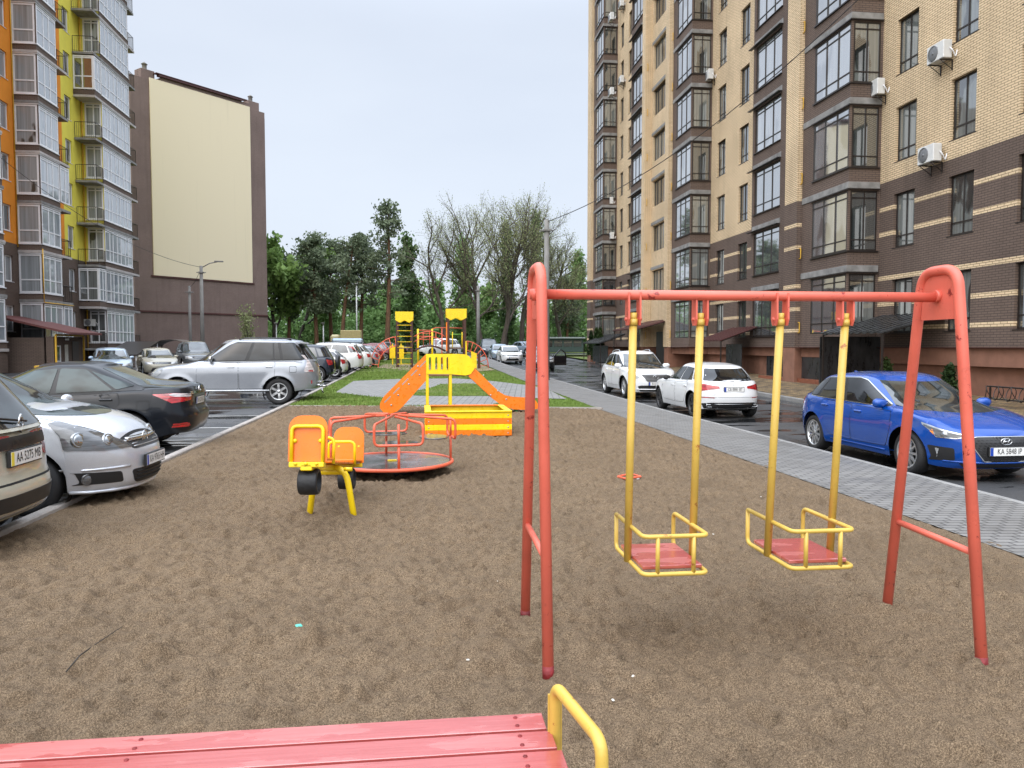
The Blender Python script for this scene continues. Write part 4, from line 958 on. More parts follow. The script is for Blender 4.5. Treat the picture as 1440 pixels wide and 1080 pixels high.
# ---- far climbing towers
brown = painted('brown_post', srgb(70, 38, 30), .5)
YT = 50.5; zT = rise(YT)
def play_tower(px, w_, ztop, name, label, Y, ladder, panel):
    x = PY(px, 500, Y)[0]; z0 = rise(Y); t = thing(name, label, 'play tower', (x, Y, z0))
    for sx in (-1, 1):
        for sy in (0, w_): MB().rbox(sx*w_/2-.085, sx*w_/2+.085, sy-.085, sy+.085, -.2, ztop-.35, .01).build('post', brown, t)
    MB().rbox(-w_/2, w_/2, 0, w_, 1.22, 1.34, .01).build('platform', plain('deck_'+name, (.14, .10, .09, 1), .5), t)
    if ladder:
        b = MB()
        for k in range(9): b.tube([(-w_/2, -.09, .22+.36*k), (w_/2, -.09, .22+.36*k)], .020, 8)
        b.build('ladder_rung', ylw, t)
    for y_ in (-.125, w_+.095):
        u = np.linspace(-w_/2-.09, w_/2+.09, 13); low = [(float(q), ztop-.62+.07*math.cos(q*2*math.pi/(w_)*1.5)) for q in u]
        b = MB(); b.prism([(float(u[-1]), ztop), (float(u[0]), ztop)]+low, y_, y_+.03, 'y'); b.build('roof_panel', ybd, t, fix=True)
    for x_ in (-w_/2-.125, w_/2+.095):
        b = MB(); b.prism([(-.05, ztop-.55), (w_+.05, ztop-.55), (w_+.05, ztop), (-.05, ztop)], x_, x_+.03, 'x'); b.build('roof_panel', ybd, t, fix=True)
    return t
tA = play_tower(569, .92, 3.62, 'play_tower', 'brown post climbing tower with yellow roof and ladder rungs, left of the arched bridge', 50.5, True, False)
b = MB(); b.lathe([(0, -.01), (.09, -.01), (.09, 0)], 12, (-.12, -.1, 3.36), 'y'); b.build('roof_disc', plain('white_disc', (.8, .8, .75, 1), .5), tA)
tB = play_tower(642, 1.05, 3.75, 'play_tower', 'brown post climbing tower with larger yellow roof, right of the arched bridge', 48.5, False, True)
for x_ in (-.25, .35): MB().tube([(x_, -.05, 1.3), (x_, -.05, 2.3)], .03, 8).build('rail_post', ylw, tB)
b = MB(); b.tube([(-.4, -.05, 2.15), (.45, -.05, 2.15)], .025, 8); b.build('green_rail', painted('green_rail', srgb(110, 170, 60), .4), tB)
for x_ in (-.62,): MB().rbox(x_-.04, x_+.04, -.1, -.05, 1.1, 2.9, .005).build('orange_board', org, tB)
b = MB(); b.prism([(.55, 1.7), (.63, 1.75), (.66, .2), (.55, .3)], -.2, -.1, 'y'); b.build('yellow_side_board', ybd, tB, fix=True)
b = MB(); b.prism([(.9, 1.1), (1.25, .95), (1.25, -.05), (.9, .3)], -.3, -.26, 'y'); b.build('yellow_side_board', ybd, tB, fix=True)
MB().rbox(1.32, 1.48, -.3, -.16, -.2, .95, .01).build('short_post', brown, tB)
def arch(name, label, x0, x1, Y, z0, htop, dy):           # curved climbing ladder running out from a tower
    t = thing(name, label, 'climbing arch', (x0, Y, z0)); b = MB(); pts = []
    for k in range(15):
        a_ = math.pi/2*k/14; pts.append((abs(x1-x0)*math.sin(a_)*np.sign(x1-x0), htop*math.cos(a_)))
    sg_ = np.sign(x1-x0); inn = [(max(0, abs(x1-x0)-.55)*math.sin(math.pi/2*k/14)*sg_, (htop-.6)*math.cos(math.pi/2*k/14)) for k in range(15)]
    for q, yy in ((pts, 0), (inn, dy)): b.tube([(u, yy, v) for u, v in q]+[(q[-1][0], yy, -.2)], .030, 8)
    b.build('side_rail', redo, t)
    for k in range(1, 14, 2): MB().tube([(pts[k][0], 0, pts[k][1]), (inn[k][0], dy, inn[k][1])], .024, 8).build('rung', redo, t)
    return t
xa = PY(560, 500, 50.5)[0]
arch('climbing_arch', 'coral curved climbing ladder left of the left tower', xa, PY(519, 500, 50.0)[0], 50.9, zT, 2.0, -.35)
arch('climbing_arch', 'coral curved climbing ladder right of the right tower', PY(655, 500, 48.6)[0], PY(687.5, 500, 48.6)[0], 49.0, zT, 1.70, -.35)
# arched bridge between the towers
x0, x1 = PY(582, 500, 50)[0], PY(627, 500, 50)[0]; t = thing('arched_bridge', 'dark arched bridge with coral handrails linking the two towers', 'bridge', ((x0+x1)/2, 50.6, zT)); hw = (x1-x0)/2
def ar(h0, up, y_): return [(hw*q, y_, h0+up*(1-q*q)) for q in np.linspace(-1, 1, 13)]
b = MB(); 
for y_ in (.0, .6): b.tube(ar(1.05, .35, y_), .06, 8)
b.build('deck_beam', brown, t); b = MB()
for q in np.linspace(-.92, .92, 14): b.rbox(hw*q-.05, hw*q+.05, 0, .6, 1.08+.35*(1-q*q), 1.12+.35*(1-q*q), .005)
b.build('deck_slat', brown, t); b = MB()
for y_ in (-.02, .62):
    b.tube(ar(2.0, .35, y_), .026, 8); b.tube(ar(1.65, .35, y_), .022, 8)
    for q in np.linspace(-.8, .8, 5): b.tube([(hw*q, y_, 1.05+.35*(1-q*q)), (hw*q, y_, 2.0+.35*(1-q*q))], .018, 6)
b.build('handrail', redo, t)
# horizontal bars frame behind
Yg = 56.0; xg0, xg1 = PY(588, 500, Yg)[0], PY(608, 500, Yg)[0]; t = thing('climbing_bars', 'yellow posts with coral bars, low climbing frame behind the arched bridge', 'climbing bars', ((xg0+xg1)/2, Yg, rise(Yg)))
hw = (xg1-xg0)/2
for s_ in (-hw, hw): MB().tube([(s_, 0, -.2), (s_, 0, 2.55)], .075, 10).build('post', ylw, t)
b = MB()
for k in range(4): b.tube([(-hw, 0, 2.45-.22*k), (hw, 0, 2.45-.22*k)], .025, 8)
b.tube(bend([(hw, 0, 2.55), (hw+.3, .1, 2.65), (hw+2.2, .4, 2.62)], .1), .03, 8); b.tube([(hw+.7, .2, 2.6), (hw+.7, .2, -.1)], .04, 8)
b.build('bar', redo, t)
for px, lab in ((552, 'left'), (564, 'right')):
    x = PY(px, 500, 55)[0]; o = thing('yellow_panel_post', 'short yellow play panel behind the left tower, %s of its ladder' % lab if lab == 'left' else 'short yellow play panel seen through the left tower ladder', 'play panel', (x, 55, rise(55)))
    MB().rbox(-.2, .2, 0, .05, .45, 1.35, .02).build('panel', ybd, o); MB().rbox(-.04, .04, .05, .12, -.2, 1.5, .005).build('post', ylw, o)
# ================================================================== TREES
def bark_mat(name, a, b):
    m = NM(name); v = m.co(); n = m.noise(m.map(v, (3, 3, .6)), 2.2, 6, .7)
    m.set(col=m.ramp(n, [(.3, a), (.7, b)]), rough=.92, spec=.2); m.bump(n, .6, .03); return m.mat
BK_DK = bark_mat('bark_dark', (.030, .026, .022), (.10, .088, .075)); BK_PN = bark_mat('bark_pine', (.055, .036, .026), (.21, .115, .066)); BK_GR = bark_mat('bark_grey', (.045, .037, .031), (.135, .112, .093))
def leaf_mat(name, dark, mid, light):
    m = NM(name); g = m.geo(); v = m.co()
    n = m.noise(g, .42, 4, .6); f = m.noise(g, 4.0, 2, .6)
    c = m.ramp(m.math('ADD', m.math('MULTIPLY', n, .6), m.math('MULTIPLY', f, .4)), [(.36, dark), (.52, mid), (.66, light)])
    m.set(col=c, rough=.65, spec=.25)
    tr = m.n('BsdfTranslucent'); m.l(c, tr.inputs['Color']); mxs = m.n('MixShader'); mxs.inputs[0].default_value = .28
    o = m.N['Material Output']; m.l(m.p.outputs[0], mxs.inputs[1]); m.l(tr.outputs[0], mxs.inputs[2]); m.l(mxs.outputs[0], o.inputs[0]); return m.mat
LF_BR = leaf_mat('leaf_bright', (.085, .145, .04), (.165, .265, .07), (.25, .36, .12)); LF_MD = leaf_mat('leaf_mid', (.09, .16, .055), (.165, .28, .09), (.25, .37, .14))
LF_DK = leaf_mat('leaf_poplar', (.045, .085, .032), (.085, .145, .052), (.13, .20, .075)); LF_PN = leaf_mat('needles', (.085, .115, .070), (.15, .19, .115), (.22, .26, .155))
LF_BD = leaf_mat('buds', (.17, .19, .09), (.26, .29, .13), (.36, .39, .19)); LF_TH = leaf_mat('thuja', (.012, .028, .008), (.028, .055, .014), (.06, .085, .022))
def limbs(rng, base, d0, L, r0, levels, spread, up=.15, nseg=5, kids=(3, 4), wob=.18, taper=.55, out=None, lvl=0, start=.35):
    """recursive branch skeleton: out collects (points, radii, level)"""
    if out is None: out = []
    p = Vector(base); d = Vector(d0).normalized(); pts = [p.copy()]; rad = [r0]
    for i in range(nseg):
        d = (d+Vector(rng.normal(0, wob, 3))+Vector((0, 0, up))*.5).normalized(); p = p+d*(L/nseg); pts.append(p.copy()); rad.append(r0*(1-(1-taper)*(i+1)/nseg))
    out.append((pts, rad, lvl))
    if lvl < levels:
        n = int(rng.integers(kids[0], kids[1]+1))
        for k in range(n):
            t = start+(1-start)*(k+rng.random()*.8)/n; i = min(nseg-1, int(t*nseg)); q = pts[i].lerp(pts[i+1], t*nseg-i)
            a = rng.random()*6.283; dd = (pts[i+1]-pts[i]).normalized(); o1 = dd.orthogonal().normalized(); o2 = dd.cross(o1)
            s_ = spread*(.7+.6*rng.random()); nd = dd*math.cos(s_)+(o1*math.cos(a)+o2*math.sin(a))*math.sin(s_)
            limbs(rng, q, nd, L*(.50+.22*rng.random()), max(.012, rad[i]*.58), levels, spread, up, max(3, nseg-1), kids, wob, taper, out, lvl+1, .25)
        limbs(rng, pts[-1], d, L*.55, rad[-1]*.9, levels, spread, up, max(3, nseg-1), kids, wob, taper, out, lvl+1, .25)
    return out
def wood_mesh(sk, name, m, parent, rmin=.0):
    b = MB()
    for pts, rad, l in sk: b.tube(pts, [max(r, rmin) for r in rad], [9, 6, 4, 3, 3, 3][min(l, 5)], caps=False)
    return b.build(name, m, parent)
def leaves(rng, C, n_per, spread, size, name, m, parent, flat=1.0, droop=0, normal_out=None):
    C = np.asarray(C, float); N = len(C)*n_per; P = np.repeat(C, n_per, 0)+rng.normal(0, 1, (N, 3))*np.array([spread, spread, spread*flat])
    a = rng.normal(0, 1, (N, 3)); a /= np.linalg.norm(a, axis=1)[:, None]; b = np.cross(a, rng.normal(0, 1, (N, 3))); b /= np.linalg.norm(b, axis=1)[:, None]
    s = size*(.55+.9*rng.random((N, 1))); a *= s; b *= s*(.45+.4*rng.random((N, 1)))
    V = np.stack([P-a, P-b*.9, P+a, P+b], 1).reshape(-1, 3); return np_mesh(name, V, np.arange(4*N).reshape(-1, 4), m, parent)
def tips(sk, lmin, rng, step=.5):
    o = []
    for pts, rad, l in sk:
        if l < lmin: continue
        for i in range(1, len(pts)): o.append(pts[i]); o.append(pts[i-1].lerp(pts[i], .5))
    return o
def root_at(px, Y, name, lab, group='trees along the street end', z=None):
    x = PY(px, 490, Y)[0]; zz = rise(Y)+.0 if z is None else z; return thing(name, lab, 'tree', (x, Y, zz), 0, group)
def h_at(py, Y): return PY(700, py, Y)[2]-rise(Y)
def deciduous(px, Y, top, lab, m, seed, wide=.30, npl=7, size=.34, bark=BK_DK, trunk=.3, name='deciduous_tree', lean=0, spread=.62):
    rng = np.random.default_rng(seed); H = h_at(top, Y); t = root_at(px, Y, name, lab)
    sk = limbs(rng, (0, 0, -.3), (lean, 0, 1), H*.52, H*.016+.05, 3, spread, .12, 6, (3, 4), .10, .6, start=trunk)
    k = H/max(max(p.z for p in q[0]) for q in sk)*.98
    sk = [([Vector((p.x*k*wide/.30, p.y*k*wide/.30, p.z*k)) for p in pts], rad, l) for pts, rad, l in sk]
    wood_mesh(sk, 'trunk', bark, t); leaves(rng, tips(sk, 2, rng), npl, .42, size, 'crown', m, t); return t
def bare(px, Y, top, lab, seed, spread=.50, bark=BK_GR, lean=0, dens=2, kids=(3, 5)):
    rng = np.random.default_rng(seed); H = h_at(top, Y); t = root_at(px, Y, 'budding_tree', lab)
    sk = limbs(rng, (0, 0, -.3), (lean, 0, 1), H*.40, H*.012+.10, 4, spread*1.22, .10, 7, kids, .11, .62, start=.34)
    k = H/max(max(p.z for p in q[0]) for q in sk)*.99
    sk = [([p*k for p in pts], [r*1.0 for r in rad], l) for pts, rad, l in sk]
    wood_mesh(sk, 'trunk', bark, t, .013); leaves(rng, tips(sk, 4, rng), dens, .28, .068, 'crown', LF_BD, t); return t
def pine(px, Y, top, lab, seed, crown=.55, wide=.22, dens=1.0, lean=0, gap=0.0):
    rng = np.random.default_rng(seed); H = h_at(top, Y); t = root_at(px, Y, 'pine_tree', lab); b = MB(); C = []
    tp = [Vector((lean*H*(q**1.5)+.12*math.sin(q*5+seed), .1*math.sin(q*4), -.3+(H+.3)*q)) for q in np.linspace(0, 1, 10)]; b.tube(tp, [max(.04, (.018*H+.05)*(1-.85*q)) for q in np.linspace(0, 1, 10)], 9, caps=False)
    nb = int(38*dens)
    for i in range(nb):
        q = (1-crown)+crown*(i+rng.random())/nb
        if rng.random() < gap: continue
        j = min(8, int(q*9)); p = tp[j].lerp(tp[j+1], q*9-j); a = rng.random()*6.283
        prof = math.sin(math.pi*min(1, ((q-(1-crown))/crown)*.82+.18))**.7; L = H*wide*prof*(.55+.6*rng.random())
        d = Vector((math.cos(a), math.sin(a), .05+.35*rng.random())); pts = [p]; 
        for s_ in range(4): d = (d+Vector(rng.normal(0, .16, 3))+Vector((0, 0, .05))).normalized(); pts.append(pts[-1]+d*L/4)
        b.tube(pts, [.07, .055, .04, .03, .015], 4, caps=False)
        for s_ in range(2, 5):
            for _ in range(3): C.append(pts[s_]+Vector(rng.normal(0, .30, 3)))
        for _ in range(3): C.append(pts[3].lerp(pts[4], rng.random())+Vector(rng.normal(0, .45, 3))*Vector((1, 1, .4)).length*.5)
    b.build('trunk', BK_PN, t); leaves(rng, C, 9, .34, .19, 'crown', LF_PN, t, .45); return t
def poplar(px, Y, top, lab, m, seed, wide=.085):
    rng = np.random.default_rng(seed); H = h_at(top, Y); t = root_at(px, Y, 'poplar_tree', lab); b = MB(); C = []
    b.tube([(0, 0, -.3), (.1, 0, H*.5), (0, 0, H*.97)], [.34, .2, .04], 8, caps=False)
    for i in range(60):
        q = .10+.88*(i+rng.random())/60; p = Vector((.1*math.sin(q*3), 0, H*q)); a = rng.random()*6.283; R_ = H*wide*math.sin(math.pi*min(1, q*.9+.12))**.6*(.6+.6*rng.random())
        d = Vector((math.cos(a)*R_, math.sin(a)*R_, H*.085*(.6+rng.random()))); e = p+d; b.tube([p, p.lerp(e, .5)+Vector((0, 0, -.2)), e], [.06, .04, .015], 4, caps=False)
        for _ in range(9): C.append(p.lerp(e, .2+.85*rng.random())+Vector(rng.normal(0, .22, 3)))
    b.build('trunk', BK_GR, t); leaves(rng, C, 7, .33, .24, 'crown', m, t, 1.3); return t
deciduous(386, 98, 333, 'bright fresh green tree beside the brown gable corner', LF_BR, 11, .34, 8, .36)
pine(406, 101, 366, 'small dark pine half behind the bright green tree', 12, .62, .20)
deciduous(420, 112, 345, 'pale green round-topped tree behind the dark pines', LF_BR, 13, .28, 6, .36)
pine(444, 98, 338, 'broad dense dark pine right of the bright green tree', 14, .68, .21, 1.35)
pine(466, 103, 345, 'dark pine crowding the broad dense one', 15, .6, .2, 1.0)
pine(482, 96, 336, 'leaning open-crowned pine with a slanting dark trunk', 16, .5, .24, .7, .10, .1)
pine(509, 99, 338, 'dark ragged pine beside the leaning pine', 17, .62, .2, 1.0)
pine(545, 95, 291, 'tallest reddish-trunked pine with sparse layered crown', 18, .62, .155, .95, .02, .12)
poplar(574, 104, 346, 'dark green poplar right of the tallest pine', LF_DK, 19, .10)
bare(628, 98, 296, 'leafless leaning tree at the left of the bare group', 20, .50, lean=-.10, kids=(3, 5))
poplar(615, 120, 405, 'small pale poplar in the gap behind the left tower', LF_MD, 21, .12)
poplar(651, 112, 348, 'leafy poplar behind the leafless trees', LF_MD, 22, .12)
bare(676, 99, 270, 'leafless tall tree in the middle of the bare group', 23, .46, lean=.02, kids=(3, 5))
bare(704, 96, 266, 'tallest leafless tree with thick forked trunk, by the lamp post', 24, .50, lean=.05, kids=(4, 5))
poplar(712, 113, 330, 'slim poplar between leafless trunks', LF_DK, 25, .075)
bare(735, 101, 272, 'leafless tree close to the left swing frame', 26, .50, lean=.03, kids=(3, 5))
poplar(753, 110, 308, 'slim dark poplar behind the concrete power pole', LF_DK, 27, .07)
bare(792, 104, 300, 'leafless spreading tree right of the power pole', 28, .56, lean=-.05, kids=(3, 5))
poplar(812, 116, 362, 'narrow green tree against the brick building corner', LF_MD, 29, .10)
pine(798, 108, 392, 'small dark pine right of the power pole', 30, .7, .22)
deciduous(590, 128, 418, 'mid green tree behind the playground towers', LF_MD, 31, .36, 7, .36)
deciduous(528, 124, 400, 'mid green bushy tree behind the pines', LF_MD, 32, .36, 7, .36)
deciduous(676, 126, 405, 'mid green bushy tree behind the leafless group', LF_BR, 33, .4, 7, .36)
deciduous(775, 124, 420, 'mid green bushy tree behind the power pole', LF_BR, 34, .4, 7, .36)
# far-off undergrowth, one mass
def undergrowth():
    rng = np.random.default_rng(50); C = []
    for i in range(420):
        x = -52+84*rng.random(); y = 112+26*rng.random(); h = 3+7*rng.random()**1.3
        for _ in range(12): C.append((x+rng.normal(0, 1.4), y+rng.normal(0, 1.4), rise(y)+abs(rng.normal(.45, .33))*h))
    o = leaves(rng, C, 12, .6, .30, 'undergrowth', LF_MD, None, .9); tag(o, 'dense green undergrowth and saplings behind the line of trees', 'woodland', kind='stuff')
undergrowth()
def thuja(x, y, z, H, lab, seed, grp):
    rng = np.random.default_rng(seed); t = thing('thuja_shrub', lab, 'shrub', (x, y, z), 0, grp); C = []
    for i in range(260):
        q = rng.random()**.8; r_ = H*.17*(1-q)**.8*(.5+.6*rng.random())+.02; a = rng.random()*6.283; C.append((r_*math.cos(a), r_*math.sin(a), .08+H*q*.95))
    b = MB(); b.tube([(0, 0, -.2), (0, 0, H*.8)], [.035, .008], 6, caps=False); b.build('trunk', BK_DK, t); leaves(rng, C, 12, .045, .055, 'crown', LF_TH, t, 1.6)
for i, (px, Y, H, lab) in enumerate(((831, 65.5, 2.3, 'dark thuja nearest the far building corner'), (838.5, 63.5, 2.6, 'middle one of three thujas by the far bay'), (844, 61.5, 2.6, 'thuja nearest the parked white crossover, of the three'), (928, 49.5, 1.3, 'small thuja by the stairwell entrance'), (1247, 23.4, .95, 'small thuja in front of the black shop screen'), (1336, 20.2, .85, 'small thuja against the salmon plaster base'))):
    x = PY(px, 500, Y)[0]; thuja(x, Y, pz(x, Y), H, lab, 60+i, 'young thujas along the brick building')
# young tree in front of the gable
t = root_at(352, 74, 'young_tree', 'thin young tree with pale buds before the brown gable', None)
rng = np.random.default_rng(77); sk = limbs(rng, (0, 0, -.3), (0, 0, 1), 2.6, .06, 2, .6, .2, 5, (4, 5), .08, .6); wood_mesh(sk, 'trunk', BK_DK, t); leaves(rng, tips(sk, 1, rng), 4, .22, .10, 'crown', LF_BD, t)
# ---- poles and wires
polec = plain('concrete_pole', (.20, .195, .185, 1), .8, var=.2, scale=2)
def pole(px, Y, top, lab, r=.13, arm=None, z=None, cat='pole', name='utility_pole'):
    x = PY(px, 490, Y)[0]; z0 = rise(Y) if z is None else z; H = PY(px, top, Y)[2]-z0; t = thing(name, lab, cat, (x, Y, z0)); b = MB()
    b.tube([(0, 0, -.3), (0, 0, H)], [r, r*.72], 12); b.build('shaft', polec, t)
    if arm: b = MB(); b.tube([(0, 0, H-.15), (arm[0]*.5, 0, H+arm[1]*.6), (arm[0], 0, H+arm[1])], .04, 6); b.rbox(arm[0]-.1 if arm[0] < 0 else arm[0]-.3, arm[0]+.35, -.1, .1, H+arm[1]-.04, H+arm[1]+.06, .02); b.build('lamp_arm', polec, t)
    b = MB(); b.rbox(-r-.02, r+.02, -r-.02, r+.02, H-.55, H-.45, .01); b.tube([(-.35, 0, H-.5), (.35, 0, H-.5)], .03, 6); b.build('crossarm', polec, t); return Vector((x, Y, z0+H-.1))
w1 = pole(768.5, 36.5, 309, 'grey concrete power pole standing in the sidewalk behind the left swing frame', .16)
w2 = pole(285, 62, 374, 'concrete pole with lamp arm in front of the brown gable', .17, (1.3, .35), cat='street lamp', name='street_lamp')
w3 = pole(268, 64, 402, 'thinner concrete pole left of the lamp pole', .13)
w4 = pole(672.5, 84, 402, 'tall grey pole behind the right climbing tower', .2, cat='pole')
for px, top, Y, lab in ((502, 400, 88, 'thin steel lamp post among the pines'), (455, 455, 90, 'thin steel lamp post near the silver off-roader'), (389, 455, 92, 'thin steel lamp post by the gable corner')):
    x = PY(px, 490, Y)[0]; t = thing('lamp_post', lab, 'lamp post', (x, Y, rise(Y)), 0, 'steel lamp posts'); b = MB(); H = PY(px, top, Y)[2]-rise(Y); b.tube([(0, 0, -.2), (0, 0, H)], [.09, .06], 8); b.build('shaft', plain('galvanised', (.45, .46, .46, 1), .5), t); b = MB(); b.rbox(-.15, .15, -.5, .1, H, H+.1, .02); b.build('lamp_head', polec, t)
def wire(a, c, sag, lab, r=.012):
    a, c = Vector(a), Vector(c); b = MB(); b.tube([a.lerp(c, q)-Vector((0, 0, sag*4*q*(1-q))) for q in np.linspace(0, 1, 19)], r, 5, caps=False); tag(b.build('overhead_wire', FRAME_D), lab, 'wire')
pB = PY(1206, 0, 24.0); wire(w1, (pB[0], pB[1], pB[2]), .9, 'black overhead cable running from the power pole to the upper right', .018)
pA = PY(-40, 188, 44); wire(w2, (pA[0], pA[1], pA[2]), 1.2, 'thin overhead cable from the gable lamp pole to the left', .016); 
wire(w2, w3+Vector((0, 0, 0)), .3, 'short cable between the two poles before the gable', .016)
# shed and yellow truck body behind the cars
t = thing('delivery_truck', 'boxy yellow truck body seen over the parked cars under the pines', 'truck', (PY(493, 480, 82)[0], 82, rise(82)))
b = MB(); b.rbox(-1.05, 1.05, 0, 2.0, .9, 2.55, .05); b.build('box_body', plain('tan_box', (.36, .30, .13, 1), .6), t)
b = MB(); b.rbox(-2.1, -1.1, .1, 1.9, .6, 2.1, .2); b.build('cab', plain('tan_cab', (.4, .36, .2, 1), .5), t)
for x in (-1.5, .6):
    b = MB(); b.lathe([(.2, -.1), (.45, -.1), (.48, 0), (.48, .15), (.2, .2)], 18, (x, .2, .45), 'y'); b.build('wheel', rubber if 'rubber' in globals() else FRAME_D, t)
t = thing('kiosk', 'low green-roofed kiosk under the trees right of the power pole', 'kiosk', (PY(792, 480, 96)[0], 96, rise(96)))
b = MB(); b.rbox(-2.6, 2.6, 0, 4, 0, 1.7, .03); b.build('wall', plain('kiosk_wall', (.035, .06, .055, 1), .6), t); b = MB(); b.rbox(-2.8, 2.8, -.4, 4.4, 1.705, 1.9, .03); b.build('roof', plain('kiosk_roof', (.22, .25, .25, 1), .5), t)
b = MB(); [b.box(-2.4+1.25*i, -1.4+1.25*i, -.03, .0, .7, 1.5) for i in range(4)]; b.build('window_band', GL_D, t)
# bicycle rack at the right
t = thing('bicycle_rack', 'black spiral bicycle rack on the yellow paving at the right edge', 'bicycle rack', (PY(1434, 545, 17.6)[0], 17.6, pz(PY(1434, 545, 17.6)[0], 17.6)), R(90))
b = MB(); b.rbox(-1.1, 1.1, -.02, .02, .48, .52, .004); [b.rbox(x-.02, x+.02, -.02, .02, -.02, .48, .004) for x in (-1.0, 1.0)]; b.rbox(-1.1, 1.1, -.02, .02, .16, .19, .004); b.build('frame', FRAME_D, t)
b = MB(); b.tube([(-1.2+.0055*i+.12*math.cos(i*.16), .0+.16*math.sin(i*.08), .33+.18*math.sin(i*.16)) for i in range(420)], .011, 6); b.build('spiral', FRAME_D, t)
# ================================================================== CARS: builder
def paint(name, c, metallic=.0, rough=.32, coat=.9):
    m = NM(name); v = m.co(); n = m.noise(v, 900, 1, .5); d = m.noise(v, 3, 4, .6)
    m.set(col=m.mix(1, m.ramp(n, [(.35, shade(c, .86 if metallic else .98)), (.65, shade(c, 1.12 if metallic else 1.02))]), m.ramp(d, [(.3, (.9,)*3), (.7, (1,)*3)]), 'MULTIPLY'), metal=metallic, rough=rough, spec=.25, coat=coat, cr=.04)
    m.bump(m.noise(v, 160, 2, .6), .018, .002); return m.mat
def glass_dark(name, c=(.012, .016, .017, 1), ior=1.75):
    m = NM(name); v = m.co(); s = m.noise(m.map(v, (1.2, 1.2, 2.2)), 1.7, 2, .5)
    m.set(col=m.ramp(s, [(.42, shade(c, .6)), (.6, shade(c, 2.6))]), rough=.03, ior=ior, coat=.0); m.bump(m.noise(v, 130, 2), .02, .002); return m.mat
CG = glass_dark('car_glass', (.014, .018, .019, 1), 2.0); CGP = glass_dark('car_glass_privacy', (.006, .007, .008, 1), 1.6); CGT = glass_dark('car_glass_teal', (.018, .027, .028, 1), 1.45)
TRIM = plain('black_trim', (.013, .013, .014, 1), .45, var=.2); SEAM = plain('panel_gap', (.006, .006, .006, 1), .8, var=0)
CHROME = plain('chrome', (.62, .63, .64, 1), .12, metal=1.0, var=.04); ALLOY = plain('alloy', (.50, .51, .52, 1), .28, metal=.85, var=.08); ALLOYD = plain('alloy_dark', (.05, .05, .053, 1), .4, metal=.5)
TYRE = plain('tyre_rubber', (.016, .016, .017, 1), .75, var=.3, bump=.3, bscale=90); PLW = plain('plate_white', (.72, .72, .70, 1), .4, var=.04); PLB = plain('plate_blue', (.01, .05, .35, 1), .4, var=0); PLK = plain('plate_black', (.015, .015, .015, 1), .5, var=0); PLY = plain('plate_yellow', (.75, .6, .05, 1), .4, var=0)
def lampm(name, c, rough=.06, hi=None):
    m = NM(name); v = m.co(); n = m.noise(m.map(v, (1, 1, 9)), 5, 2, .5)
    m.set(col=m.ramp(n, [(.35, shade(c, .45)), (.65, hi or shade(c, 1.3))]), rough=.14, coat=1, cr=.02, ior=1.7); return m.mat
RED_L = lampm('tail_red', (.42, .008, .012, 1)); HEAD = lampm('headlamp', (.30, .31, .32, 1)); HEADD = lampm('headlamp_dark', (.085, .088, .092, 1)); CLEAR_L = lampm('tail_clear', (.55, .5, .5, 1)); AMB = lampm('amber', (.75, .22, .01, 1)); LENS = plain('projector_lens', (.35, .36, .37, 1), .05, metal=.9)

